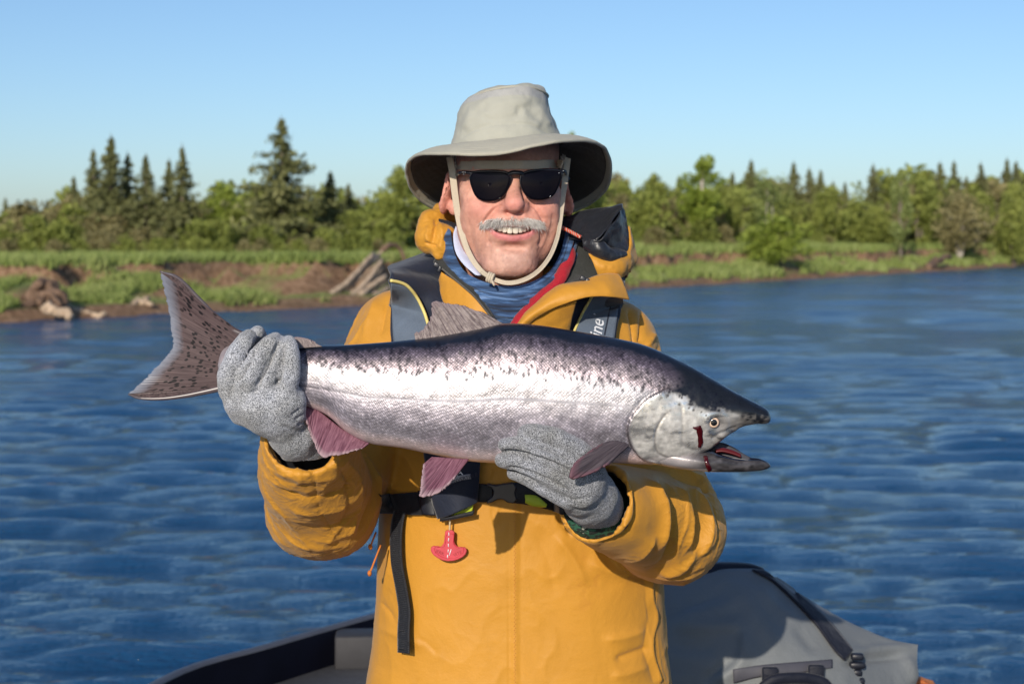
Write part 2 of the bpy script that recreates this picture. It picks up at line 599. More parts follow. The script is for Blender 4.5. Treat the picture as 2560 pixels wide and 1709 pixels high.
def build_river():
    xs = np.concatenate([np.linspace(-600, -60, 14), np.linspace(-50, -7, 80), np.linspace(-6.8, 6.8, 330), np.linspace(7, 60, 120), np.linspace(70, 600, 14)])
    ys = np.concatenate([np.linspace(-400, -2, 20), np.linspace(0, 4.6, 10), 4.8 * (115 / 4.8) ** np.linspace(0, 1, 540), [140, 200, 320, 700]])
    Xg, Yg = np.meshgrid(xs, ys, indexing='ij')
    x, y = Xg.ravel(), Yg.ravel()
    dx = np.gradient(xs)[:, None].repeat(len(ys), 1).ravel(); dy = np.gradient(ys)[None, :].repeat(len(xs), 0).ravel()
    z = np.zeros_like(x)
    r = np.random.default_rng(5)
    xy = np.stack([x, y], 1)
    wob = [0.9 * noise3(xy, 0.35, 40 + k) for k in range(5)]; wob2 = [1.2 * noise3(xy, 0.2, 60 + k) for k in range(4)]
    for i in range(80):
        lam = 0.09 * (8.0 ** r.random())
        ang = math.radians(94 + r.normal(0, 18))
        kx, ky = 2 * math.pi / lam * math.cos(ang), 2 * math.pi / lam * math.sin(ang)
        amp = 0.0080 * lam ** 1.0 * (0.5 + r.random())
        cell = np.maximum(abs(kx) * dx, abs(ky) * dy)          # fade what the mesh cannot carry
        fade = np.clip(1.6 - cell / 1.1, 0, 1)
        ph = r.random() * 6.28 + wob[i % 5]
        c = np.sin(kx * x + ky * y + ph)
        z += amp * fade * c
    for i in range(26):                                        # longer chop that the wide cells far out can carry
        lam = 0.9 * (3.5 ** r.random()); ang = math.radians(97 + r.normal(0, 24))
        kx, ky = 2 * math.pi / lam * math.cos(ang), 2 * math.pi / lam * math.sin(ang)
        fade = np.clip(1.6 - np.maximum(abs(kx) * dx, abs(ky) * dy) / 1.1, 0, 1) * smooth01((y - 14) / 20)
        z += 0.0030 * lam * fade * np.sin(kx * x + ky * y + r.random() * 6.28 + wob2[i % 4])
    patch = 0.86 + 0.30 * noise3(np.stack([x * 0.25, y * 0.45], 1), 1.0, 77) + 0.15 * noise3(np.stack([x * 0.6, y * 1.2], 1), 1.0, 78)
    z = z * patch
    near = (np.abs(x) < 1.5) & (y < 5.6)
    z = np.where(near, np.minimum(z, 0.0) - 0.0, z)
    o = mk('river', np.stack([x, y, z], 1), grid_faces(len(xs), len(ys)), water_material())
    tag(o, kind='structure')
build_river()

# ================================================================== vegetation
def leaf_material(name, stops, trans=0.25, rough=0.6):
    g = G(name)
    inf = g.n('ShaderNodeObjectInfo').outputs['Random']
    n1 = g.noise(g.pos(), 1.1, 3, 0.6)
    v = g.attr('tone')
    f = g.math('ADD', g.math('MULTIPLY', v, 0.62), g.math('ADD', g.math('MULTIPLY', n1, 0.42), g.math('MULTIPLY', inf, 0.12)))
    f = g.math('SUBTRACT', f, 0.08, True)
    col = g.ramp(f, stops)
    g.set(Base_Color=col, Roughness=rough)
    g.b.inputs['Specular IOR Level'].default_value = 0.25
    tr = g.n('ShaderNodeBsdfTranslucent', {'Color': col})
    mx = g.n('ShaderNodeMixShader', {0: trans, 1: g.b.outputs[0], 2: tr.outputs[0]})
    g.t.links.new(mx.outputs[0], g.out.inputs[0])
    return g.m

M_SPRUCE = leaf_material('spruce_needles', [(0.0, (0.045, 0.055, 0.022)), (0.5, (0.155, 0.165, 0.062)), (1.0, (0.29, 0.29, 0.115))], 0.12)
M_GREY = leaf_material('dry_spruce_twigs', [(0.0, (0.04, 0.035, 0.025)), (0.5, (0.10, 0.09, 0.06)), (1.0, (0.20, 0.18, 0.13))], 0.1)
M_WILLOW = leaf_material('willow_leaves', [(0.0, (0.07, 0.088, 0.02)), (0.45, (0.225, 0.26, 0.056)), (1.0, (0.40, 0.44, 0.115))], 0.3)
M_BRIGHT = leaf_material('fresh_leaves', [(0.0, (0.08, 0.12, 0.02)), (0.45, (0.24, 0.31, 0.045)), (1.0, (0.42, 0.48, 0.10))], 0.35)
M_BIRCH = leaf_material('poplar_leaves', [(0.0, (0.09, 0.12, 0.035)), (0.5, (0.23, 0.28, 0.085)), (1.0, (0.38, 0.43, 0.16))], 0.3)
M_OLIVE = leaf_material('olive_brush', [(0.0, (0.09, 0.082, 0.035)), (0.5, (0.235, 0.21, 0.09)), (1.0, (0.38, 0.34, 0.16))], 0.25)
M_BARK = simple('grey_bark', (0.17, 0.14, 0.11, 1), 0.9, var=0.4, vscale=8.0)
M_PALE = simple('pale_bark', (0.42, 0.38, 0.32, 1), 0.85, var=0.35, vscale=6.0)

def leaf_quads(P, size, r, up=0.3):
    """one folded diamond (two triangles) at every point of P with random facing"""
    n = len(P)
    d = r.normal(size=(n, 3)); d[:, 2] += up; d /= np.linalg.norm(d, axis=1, keepdims=True)
    e = np.cross(d, r.normal(size=(n, 3))); e /= np.maximum(np.linalg.norm(e, axis=1, keepdims=True), 1e-6)
    s = size * (0.6 + 0.8 * r.random(n))[:, None]
    a, b = e * s, np.cross(d, e) * s * 0.55
    V = np.stack([P - a, P + b + d * s * 0.12, P + a, P - b + d * s * 0.12], 1).reshape(-1, 3)
    return V, (np.arange(n)[:, None] * 4 + np.array([0, 1, 2, 3])[None, :])

def spruce_meshes(h, w, seed, sparse=0.0, lean=0.0, bare=0.0):
    r = np.random.default_rng(seed)
    z = np.linspace(0, h, 12)
    tr = np.stack([lean * (z / h) ** 2 + 0.02 * h * np.sin(z / h * 4 + seed) * 0.3, np.zeros(12), z], 1)
    tv = tube(tr, np.linspace(0.028 * h, 0.004 * h, 12), 7)
    P, sz, tone = [], [], []
    zz = 0.10 * h + bare * h
    while zz < h * 0.985:
        t = zz / h
        L = w * (1 - t) ** 1.0 * (0.62 + 0.7 * r.random()) + 0.004 * h
        nb = int(7 + 6 * (1 - t))
        for b in range(nb):
            if r.random() < sparse: continue
            a = r.random() * 6.283
            Lb = L * (0.55 + 0.65 * r.random())
            m = max(4, int(Lb / (0.028 * h)))
            q = (np.arange(m) + 0.6) / m
            droop = -0.28 * Lb * q + 0.20 * Lb * q ** 2.6
            cx = np.interp(zz, z, tr[:, 0])
            base = np.stack([cx + np.cos(a) * q * Lb, np.sin(a) * q * Lb, zz + droop], 1)
            for k in range(4):
                j = base + r.normal(size=base.shape) * np.array([0.020, 0.020, 0.012]) * h * (0.25 + 0.9 * (1 - t)) * (1.15 - 0.5 * q)[:, None]
                j[:, 2] -= 0.008 * h * k
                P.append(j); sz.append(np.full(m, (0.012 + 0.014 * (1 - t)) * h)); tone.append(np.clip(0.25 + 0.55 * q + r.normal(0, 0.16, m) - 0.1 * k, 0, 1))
        zz += h * (0.026 + 0.016 * r.random()) * (0.7 + 0.6 * (1 - t))
    top = np.stack([np.full(14, tr[-1, 0]) + r.normal(0, 0.003 * h, 14), r.normal(0, 0.003 * h, 14), np.linspace(0.90 * h, 1.02 * h, 14)], 1)
    P.append(top); sz.append(np.linspace(0.014, 0.006, 14) * h); tone.append(np.full(14, 0.6))
    P = np.vstack(P); sz = np.concatenate(sz); tone = np.concatenate(tone)
    lv, lf = leaf_quads(P, 1.0, r)
    c = P.repeat(4, 0); lv = c + (lv - c) * sz.repeat(4)[:, None]
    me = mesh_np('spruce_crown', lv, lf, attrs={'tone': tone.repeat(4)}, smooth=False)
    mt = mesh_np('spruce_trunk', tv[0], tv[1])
    return mt, me

def broad_meshes(h, w, seed, n=2600, lobes=16, leaf=0.05, stems=4, bottom=0.15, top_heavy=0.0, tall=False):
    """multi-stemmed bush or small broadleaf tree: stems, limbs and leaf clumps spread through an uneven crown"""
    r = np.random.default_rng(seed)
    parts, ends = [], []
    for k in range(stems):
        a = r.random() * 6.283
        sp = w * (0.10 if tall else 0.45) * r.random()
        top = np.array([math.cos(a) * sp, math.sin(a) * sp, h * (0.62 + 0.3 * r.random())])
        b0 = np.array([math.cos(a) * 0.08 * w * (stems > 1), math.sin(a) * 0.08 * w * (stems > 1), 0])
        mid = (b0 + top) / 2 + r.normal(0, 0.05 * w, 3)
        pl = resample([b0, mid, top], 9)
        parts.append(tube(pl, np.linspace(0.020, 0.006, 9) * h, 6))
        for _ in range(4):
            i = r.integers(3, 8)
            e = pl[i] + np.array([r.normal(0, 0.35 * w), r.normal(0, 0.35 * w), 0.15 * h * r.random()])
            parts.append(tube(resample([pl[i], (pl[i] + e) / 2 + [0, 0, 0.03 * h], e], 5), np.linspace(0.008, 0.003, 5) * h, 5))
            ends.append(e)
        ends.append(top)
    C, R = [], []
    for k in range(lobes):
        t = r.random()
        zc = h * (bottom + (0.92 - bottom) * t)
        prof = math.sin(math.pi * (0.12 + 0.80 * t ** (1.0 + top_heavy)))
        a = r.random() * 6.283; q = math.sqrt(r.random()) * 0.72
        C.append([math.cos(a) * q * w * prof, math.sin(a) * q * w * prof, zc]); R.append(w * (0.22 + 0.24 * r.random()) * (0.55 + 0.5 * prof))
    for e in ends:
        C.append(e); R.append(w * (0.16 + 0.14 * r.random()))
    C, R = np.array(C), np.array(R)
    idx = r.choice(len(C), n, p=(R ** 2) / (R ** 2).sum())
    d = r.normal(size=(n, 3)); d /= np.linalg.norm(d, axis=1, keepdims=True)
    rad = R[idx] * (0.45 + 0.62 * r.random(n) ** 0.6)
    P = C[idx] + d * rad[:, None] * np.array([1, 1, 1.05])
    keep = (P[:, 2] > 0.02 * h)
    P, idx, d = P[keep], idx[keep], d[keep]
    lt = r.random(len(C))
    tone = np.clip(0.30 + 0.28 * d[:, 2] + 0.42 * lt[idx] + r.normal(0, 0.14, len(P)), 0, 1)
    lv, lf = leaf_quads(P, leaf, r)
    sv, sf = join(parts)
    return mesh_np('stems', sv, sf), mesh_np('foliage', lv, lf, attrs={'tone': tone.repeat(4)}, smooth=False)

_cache = {}
def plant(name, key, maker, mats, loc, scale, rotz, label, cat, group, part_names=('trunk', 'crown')):
    if key not in _cache:
        a, b = maker()
        a.materials.append(mats[0]); b.materials.append(mats[1])
        _cache[key] = (a, b)
    a, b = _cache[key]
    root = empty(name, loc, label, cat, group)
    root.scale = scale if hasattr(scale, '__len__') else (scale,) * 3
    root.rotation_euler = (0, 0, rotz)
    for nm, me in zip(part_names, (a, b)):
        c = bpy.data.objects.new(nm, me); COL.objects.link(c); c.parent = root
    return root

def ground_at(px, Y):
    X = (px - CX) * Y / F
    z = bank_z(np.array([X]), np.array([Y]))[0][0]
    return X, z

def height_for(px, Y, top_y):
    X, z = ground_at(px, Y)
    return X, z, (H + (HY - top_y) * Y / F) - z

# --- spruces: (pixel column, pixel row of the tip, distance, half-width/height, proto seed, label)
SPR = [
    (232, 372, 60, 0.15, 1, 'slim spruce at the left end of the pointed left-hand spruce group'),
    (278, 338, 58, 0.16, 2, 'tallest thin-topped spruce in the left-hand spruce group'),
    (318, 380, 59, 0.17, 3, 'spruce with blunt top right of the tallest in the left-hand group'),
    (364, 385, 57, 0.18, 1, 'broader spruce fourth from the left in the left-hand group'),
    (422, 398, 62, 0.13, 2, 'narrow dark spruce behind the left shoulder of the lone group spire'),
    (455, 362, 56, 0.20, 3, 'spire-topped spruce at the right end of the left-hand group'),
    (185, 440, 66, 0.16, 1, 'small distant spruce left of the left-hand spruce group'),
    (704, 292, 54, 0.25, 4, 'big broad dark spruce standing alone above the left bank'),
    (826, 428, 58, 0.24, 3, 'bushy young spruce right of the big lone spruce'),
    (872, 458, 60, 0.22, 1, 'low rounded young spruce beside the bushy one near the hat'),
    (640, 470, 60, 0.20, 2, 'short spruce just left of the big lone spruce base'),
    (14, 492, 70, 0.18, 3, 'small dim spruce tip at the left edge of the picture'),
    (1878, 398, 92, 0.16, 2, 'dark pointed spruce behind the pale-trunked tree on the right bank'),
    (1832, 430, 90, 0.19, 1, 'dark spruce right of the tall poplar on the right bank'),
    (1984, 404, 96, 0.14, 2, 'thin spruce spire right of the pale-trunked tree'),
    (2024, 418, 95, 0.17, 3, 'dark spruce left twin right of the pale-trunked tree'),
    (2052, 424, 94, 0.18, 1, 'dark spruce right twin right of the pale-trunked tree'),
    (2082, 452, 98, 0.18, 3, 'short spruce following the dark twins on the right bank'),
    (2112, 455, 99, 0.16, 2, 'small spruce tip in the gap right of the dark twins'),
    (1696, 440, 94, 0.14, 1, 'small thin spruce left of the tall poplar'),
    (2182, 408, 104, 0.16, 3, 'spruce left of the airy round-headed tree on the right'),
    (2350, 404, 112, 0.14, 2, 'first tall spruce of the far right group'),
    (2384, 402, 112, 0.14, 1, 'second tall spruce of the far right group'),
    (2452, 405, 116, 0.15, 3, 'third pointed spruce of the far right group'),
    (2518, 396, 120, 0.13, 2, 'left of the two close spruces at the right edge'),
    (2540, 402, 118, 0.14, 1, 'right of the two close spruces at the right edge'),
    (2416, 440, 118, 0.20, 2, 'broad short spruce between the far right spires'),
    (2320, 430, 116, 0.20, 3, 'broad short spruce just left of the far right spires'),
]
for i, (px, ty, Y, wr, sd, lab) in enumerate(SPR):
    X, z, h = height_for(px, Y, ty)
    kk = ('spruce', sd, round(wr * 12))
    plant('spruce_tree', kk, lambda: spruce_meshes(1.0, wr * 2.25, sd * 11, sparse=0.03), (M_BARK, M_SPRUCE), (X, Y, z - 0.1),
          (h + 0.1, h + 0.1, h + 0.1), i * 1.7, lab, 'spruce', 'spruces behind the river bank')

# --- broadleaf trees and bushes with a place of their own
BRO = [
    # px, top row, Y, half-width in px, kind, label
    (1755, 376, 74, 78, 'poplar', 'tall fresh green poplar standing above the right bank'),
    (1922, 418, 76, 92, 'pale', 'pale-trunked tree with thin crown on the right bank'),
    (2250, 412, 86, 40, 'airy', 'airy round-headed tree among spruces on the right bank'),
    (1932, 545, 68.5, 112, 'bright', 'bright green willow bush leaning over the right waterline'),
    (1003, 410, 56, 78, 'poplar2', 'dark green broadleaf tree just left of the hat brim'),
    (1425, 325, 70, 42, 'poplar2', 'treetop peeking up behind the right side of the hat crown'),
    (560, 468, 57, 70, 'bright', 'light green bush left of the big lone spruce'),
    (880, 530, 55, 72, 'willow', 'pale green willow bush right of the big lone spruce'),
    (735, 545, 54, 80, 'olive', 'greyish bush at the foot of the big lone spruce'),
    (1560, 455, 84, 75, 'willow', 'leafy bush beside the dark hood on the right bank'),
    (2395, 478, 94, 90, 'olive', 'rounded pale willow dome on the far right bank'),
    (2190, 520, 88, 75, 'willow', 'mid green willow below the airy round-headed tree'),
    (90, 540, 52, 90, 'willow', 'wide dark willow bush near the left edge'),
    (250, 575, 50, 78, 'olive', 'low brownish bush below the left-hand spruce group'),
    (2535, 462, 100, 60, 'willow', 'tall willow at the right edge of the picture'),
    (1640, 430, 86, 62, 'poplar2', 'leafy tree between the dark hood and the tall poplar'),
    (2075, 470, 88, 80, 'willow', 'broad green willow left of the airy round-headed tree'),
    (2300, 462, 98, 70, 'poplar2', 'full green tree right of the airy round-headed tree'),
    (2440, 455, 102, 66, 'poplar2', 'full green tree behind the rounded pale willow dome'),
    (1840, 478, 80, 66, 'willow', 'green willow between the tall poplar and the pale-trunked tree'),
]
KIND = {
    'poplar': (lambda: broad_meshes(1.0, 0.22, 31, 3000, 22, 0.020, 2, 0.25, 0.0, True), M_PALE, M_BRIGHT),
    'pale': (lambda: broad_meshes(1.0, 0.42, 32, 1300, 12, 0.020, 2, 0.45, 0.0, True), M_PALE, M_BIRCH),
    'airy': (lambda: broad_meshes(1.0, 0.20, 33, 1500, 16, 0.022, 2, 0.22, 0.0, True), M_BARK, M_BIRCH),
    'bright': (lambda: broad_meshes(1.0, 0.60, 34, 3600, 20, 0.036, 6, 0.10), M_BARK, M_BRIGHT),
    'poplar2': (lambda: broad_meshes(1.0, 0.30, 35, 3000, 20, 0.026, 3, 0.2, 0.0, True), M_BARK, M_WILLOW),
    'willow': (lambda: broad_meshes(1.0, 0.55, 36, 3200, 22, 0.034, 6, 0.08), M_BARK, M_WILLOW),
    'olive': (lambda: broad_meshes(1.0, 0.60, 37, 2600, 18, 0.034, 7, 0.08), M_PALE, M_OLIVE),
}
WID = {'poplar': 0.22, 'pale': 0.42, 'airy': 0.2, 'bright': 0.6, 'poplar2': 0.3, 'willow': 0.55, 'olive': 0.6}
for i, (px, ty, Y, hw, kd, lab) in enumerate(BRO):
    if px == 1932:
        X = (px - CX) * Y / F; z = 0.5; h = (H + (HY - ty) * Y / F) - z
    else:
        X, z, h = height_for(px, Y, ty)
    mk_, mb, ml = KIND[kd]
    sx = (hw * Y / F) / (WID[kd] * 1.15)
    tree = kd in ('poplar', 'pale', 'airy', 'poplar2')
    plant('broadleaf_tree' if tree else 'bush', kd, mk_, (mb, ml), (X, Y, z - 0.05), (sx, sx, h + 0.05), i * 2.1, lab,
          'tree' if tree else 'bush', 'broadleaf growth on the river bank', ('trunk', 'crown') if tree else ('stem', 'foliage'))

# --- the rest of the thicket reads as one mass
def thicket():
    Vs, Fs, Ts, o = [], [], [], 0
    protos = [broad_meshes(1.0, 0.55, 60 + k, 820, 16, 0.058, 3, 0.06)[1] for k in range(3)]
    data = []
    for me in protos:
        v = np.empty(len(me.vertices) * 3, np.float32); me.vertices.foreach_get('co', v)
        t = np.empty(len(me.vertices), np.float32); me.attributes['tone'].data.foreach_get('value', t)
        data.append((v.reshape(-1, 3), t))
    r = np.random.default_rng(9)
    out = {'a': [], 'b': []}
    px = -900
    while px < 3400:
        left = px < 1000
        for row in ((-1, 0, 1, 2, 3) if -60 < px < 2640 else (0, 1, 2, 3)):
            Y0 = (np.interp(px, [-900, -60, 0], [38, 49, 50]) if left else np.interp(px, [1000, 1600, 2000, 2600, 3400], [58, 72, 86, 112, 170])) + row * 5 + r.random() * 4
            pp = px + r.normal(0, 22)
            X, z = ground_at(pp, Y0)
            base_top = np.interp(pp, [0, 200, 480, 620, 900, 1100, 1500, 1700, 2100, 2350, 2560], [535, 515, 512, 500, 508, 500, 472, 480, 474, 468, 460])
            ty = base_top + (60 - row * 22 if row >= 0 else 105) + r.normal(0, 26 if row >= 0 else 14)
            h = max(0.6, (H + (HY - ty) * Y0 / F) - z)
            v, t = data[r.integers(3)]
            a = r.random() * 6.28
            wd = h * (0.8 + 0.5 * r.random())
            q = np.stack([v[:, 0] * math.cos(a) - v[:, 1] * math.sin(a), v[:, 0] * math.sin(a) + v[:, 1] * math.cos(a), v[:, 2]], 1) * [wd, wd, h] + [X, Y0, z - 0.05]
            out['a' if r.random() < 0.68 else 'b'].append((q, np.clip(t * 0.85 + r.normal(0, 0.12), 0, 1)))
        px += 44 if -60 < px < 2640 else 110
    for k, (mat, nm) in {'a': (M_WILLOW, 'green willow scrub filling the bank between the trees'), 'b': (M_OLIVE, 'dry brownish brush mixed into the scrub on the bank')}.items():
        V = np.vstack([q for q, _ in out[k]]); T = np.concatenate([t for _, t in out[k]])
        f = np.arange(len(V)).reshape(-1, 4)
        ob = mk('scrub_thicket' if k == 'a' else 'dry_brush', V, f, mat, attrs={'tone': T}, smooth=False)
        tag(ob, nm, 'thicket' if k == 'a' else 'brush', kind='stuff')
thicket()

M_GRASS = leaf_material('bank_grass', [(0.0, (0.12, 0.135, 0.045)), (0.5, (0.26, 0.33, 0.09)), (1.0, (0.43, 0.46, 0.18))], 0.3)
def grass():
    r = np.random.default_rng(12)
    n = 104000
    px = np.where(r.random(n) < 0.86, r.uniform(-80, 2640, n), r.uniform(-900, 3400, n))
    u = r.random(n)
    s = np.where(r.random(n) < 0.55, 4.0 + 14 * u ** 1.6, 0.1 + 4.4 * u)
    # solve column -> X on the line Y = shore + s
    X = (px - CX) / F * 50.0
    for _ in range(12):
        X = 0.5 * X + 0.5 * (px - CX) / F * (shore_y(X) + s)
    Y = shore_y(X) + s
    z, ss, k = bank_z(X, Y)
    P2 = np.stack([X, Y], 1)
    patch = noise3(P2, 0.55, 31) + 0.5 * noise3(P2, 1.6, 32)
    low = (k < 0.5)
    keep = np.where(low, patch > -0.03 + 0.35 * np.clip(1.4 - ss, 0, 1.4), patch > -0.85) & (ss > 0.12) & ~((k > 0.12) & (k < 0.9) & (patch < 0.75))
    X, Y, z, low, patch = X[keep], Y[keep], z[keep], low[keep], patch[keep]
    n = len(X)
    hh = (0.13 + 0.16 * r.random(n)) * np.where(low, 1.05, 1.0) * (Y / 45) ** 0.5
    a = r.random(n) * 6.283
    w = 0.035 * (Y / 45)
    lean = r.normal(0, 0.35, (n, 2)) * hh[:, None]
    b = np.stack([X, Y, z - 0.02], 1)
    d = np.stack([np.cos(a) * w, np.sin(a) * w, np.zeros(n)], 1)
    tip = b + np.stack([lean[:, 0], lean[:, 1], hh], 1)
    V = np.stack([b - d, b + d, tip], 1).reshape(-1, 3)
    tone = np.clip(0.5 + 0.25 * patch + r.normal(0, 0.17, n), 0, 1)
    o = mk('bank_grass', V, np.arange(len(V)).reshape(-1, 3), M_GRASS, attrs={'tone': tone.repeat(3)}, smooth=False)
    tag(o, 'rough green grass on the top and slumped foot of the far bank', 'grass', kind='stuff')
grass()

# --- driftwood
M_DRIFT = simple('sun_bleached_driftwood', (0.44, 0.33, 0.23, 1), 0.85, var=0.35, vscale=5.0)
M_ROOT = simple('muddy_root_wood', (0.16, 0.10, 0.065, 1), 0.95, var=0.5, vscale=4.0)
def branchy(pts_list, r0=0.05):
    parts = []
    for pts, ra, rb in pts_list:
        pl = resample(WP(pts), 12)
        pl = pl + 0.3 * ra * rng.normal(size=pl.shape)
        parts.append(tube(pl, np.linspace(ra, rb, 12), 7))
    return join(parts)
def drift(name, base, label, cat, parts):
    root = empty(name, tuple(W(*base)), label, cat)
    for nm, pts, m in parts:
        v, f = branchy(pts)
        mk(nm, v, f, m, root)
drift('driftwood_tree', (830, 752, 42), 'bleached fallen tree with fanned dry roots on the left waterline', 'driftwood', [
    ('trunk', [([(944, 640, 43.5), (905, 676, 42.8), (868, 712, 42.2), (838, 755, 41.6)], 0.08, 0.12)], M_DRIFT),
    ('root', [([(935, 632, 43.2), (885, 690, 42.2), (806, 752, 41.0)], 0.05, 0.08)], M_DRIFT),
    ('root', [([(955, 650, 43.0), (915, 705, 42.2), (862, 756, 41.2)], 0.05, 0.08)], M_DRIFT),
    ('root', [([(965, 690, 42.8), (930, 715, 42.2), (880, 757, 41.4)], 0.06, 0.09)], M_DRIFT),
    ('root', [([(948, 640, 43.4), (900, 676, 42.6), (822, 748, 41.2)], 0.035, 0.06)], M_DRIFT),
    ('root', [([(958, 668, 43.0), (908, 718, 42.2), (846, 758, 41.2)], 0.035, 0.06)], M_DRIFT),
    ('root', [([(968, 702, 42.8), (925, 735, 42.2), (866, 760, 41.4)], 0.03, 0.06)], M_DRIFT),
    ('root', [([(975, 718, 42.6), (945, 735, 42.0), (905, 758, 41.4)], 0.05, 0.08)], M_DRIFT),
    ('root', [([(955, 622, 43.8), (985, 612, 44.2), (1010, 640, 44.4), (1016, 690, 44.4)], 0.07, 0.04)], M_ROOT),
    ('branch', [([(945, 640, 43.6), (960, 618, 44.0), (972, 606, 44.2)], 0.04, 0.015)], M_DRIFT),
    ('root', [([(950, 652, 43.2), (880, 712, 42.2), (798, 748, 41.1)], 0.022, 0.045)], M_DRIFT),
    ('root', [([(944, 664, 43.2), (886, 724, 42.2), (830, 757, 41.1)], 0.022, 0.045)], M_DRIFT),
    ('root', [([(962, 682, 43.2), (902, 730, 42.2), (852, 760, 41.1)], 0.022, 0.045)], M_DRIFT),
    ('root', [([(952, 700, 43.2), (912, 742, 42.2), (884, 760, 41.1)], 0.022, 0.045)], M_DRIFT),
    ('root', [([(970, 712, 43.2), (935, 745, 42.2), (914, 760, 41.1)], 0.022, 0.045)], M_DRIFT),
    ('root', [([(938, 650, 43.2), (868, 706, 42.2), (790, 742, 41.1)], 0.022, 0.045)], M_DRIFT),
])
drift('root_wad', (110, 800, 33.4), 'dark upturned root stump lying at the left waterline', 'tree stump', [
    ('stump', [([(70, 795, 33.6), (88, 745, 33.9), (112, 712, 34.1), (138, 735, 34.0), (152, 790, 33.6)], 0.16, 0.16)], M_ROOT),
    ('root', [([(60, 800, 33.3), (76, 755, 33.7), (105, 706, 33.9)], 0.12, 0.10)], M_ROOT),
    ('root', [([(160, 795, 33.4), (150, 750, 33.7), (118, 706, 34.0)], 0.12, 0.10)], M_ROOT),
    ('root', [([(95, 760, 33.3), (120, 735, 33.4), (150, 760, 33.2)], 0.09, 0.05)], M_ROOT),
])
drift('driftwood_log', (140, 780, 33.0), 'pale driftwood log lying right of the dark root stump', 'driftwood', [
    ('log', [([(112, 768, 33.0), (140, 776, 32.9), (178, 792, 32.8)], 0.11, 0.09)], M_DRIFT)])
drift('driftwood_log', (230, 780, 34.0), 'low line of driftwood along the mud right of the stump', 'driftwood', [
    ('log', [([(165, 772, 34.2), (230, 784, 34.2), (262, 786, 34.2)], 0.08, 0.05)], M_DRIFT)])
drift('driftwood_branch', (345, 765, 35.5), 'forked pale driftwood branch on the mud below the fish tail', 'driftwood', [
    ('branch', [([(318, 778, 35.4), (345, 754, 35.8), (372, 748, 36.0)], 0.07, 0.06), ([(345, 754, 35.8), (376, 760, 35.8)], 0.06, 0.05)], M_DRIFT)])
drift('driftwood_root', (2340, 662, 84), 'weathered root leaning on the far right waterline', 'driftwood', [
    ('root', [([(2318, 672, 84), (2350, 650, 86), (2380, 640, 87)], 0.22, 0.12), ([(2322, 672, 84), (2336, 640, 86)], 0.16, 0.08)], M_ROOT)])
# ================================================================== the salmon
FY = lambda x: 2.215 - 0.030 * (np.asarray(x, float) - 320) / 1600.0     # distance of the fish's mid plane, tail to snout
TOP = np.array([(545, 908), (549, 890), (556, 876), (568, 866), (584, 861), (602, 860), (660, 866), (720, 870), (760, 868), (803, 864), (868, 862), (1000, 852), (1103, 839), (1193, 823), (1241, 812), (1275, 808), (1340, 812), (1413, 823), (1537, 845),
                (1615, 864), (1695, 899), (1752, 929), (1821, 970), (1860, 991), (1895, 1009), (1911, 1018), (1921, 1027), (1926, 1041)], float)
BOT = np.array([(545, 918), (549, 936), (555, 952), (566, 964), (582, 970), (602, 973), (660, 982), (720, 996), (760, 1012), (816, 1036), (872, 1082), (930, 1108), (1000, 1118), (1103, 1139), (1172, 1151), (1238, 1156), (1340, 1160), (1430, 1160),
                (1537, 1156), (1603, 1159), (1684, 1160), (1722, 1150), (1753, 1131), (1798, 1104), (1826, 1081), (1858, 1065), (1890, 1059), (1908, 1059), (1921, 1055), (1926, 1046)], float)
THK = np.array([(545, 0.0018), (560, 0.005), (580, 0.0085), (600, 0.0115), (630, 0.015), (660, 0.018), (760, 0.024), (872, 0.034), (1000, 0.043), (1150, 0.050), (1275, 0.053), (1430, 0.053), (1560, 0.050), (1640, 0.047), (1700, 0.043),
                (1760, 0.037), (1830, 0.027), (1880, 0.021), (1908, 0.017), (1920, 0.013), (1926, 0.004)], float)
def curve1d(P, x):
    C = resample(P, 1500)
    return np.interp(x, C[:, 0], C[:, 1])

GILL = [(1668, 958), (1640, 972), (1615, 985), (1599, 998), (1580, 1021), (1568, 1040), (1563, 1062), (1566, 1088), (1578, 1113), (1598, 1136), (1622, 1152)]
PREO = [(1668, 1016), (1652, 1030), (1640, 1048), (1632, 1068), (1630, 1090), (1634, 1114), (1646, 1130), (1672, 1139), (1692, 1136)]
OPB = [(1694, 1000), (1697, 1040), (1697, 1085), (1700, 1120)]
LATL = [(640, 935), (751, 958), (885, 977), (1000, 985), (1172, 983), (1275, 977), (1400, 978), (1500, 984), (1570, 996)]
MAXI = [(1848, 1068), (1818, 1078), (1795, 1092), (1775, 1112), (1760, 1132)]

def poly_side_x(P, y):
    """x of a polyline at heights y"""
    C = resample(np.array(P, float), 200); o = np.argsort(C[:, 1])
    return np.interp(y, C[o, 1], C[o, 0])

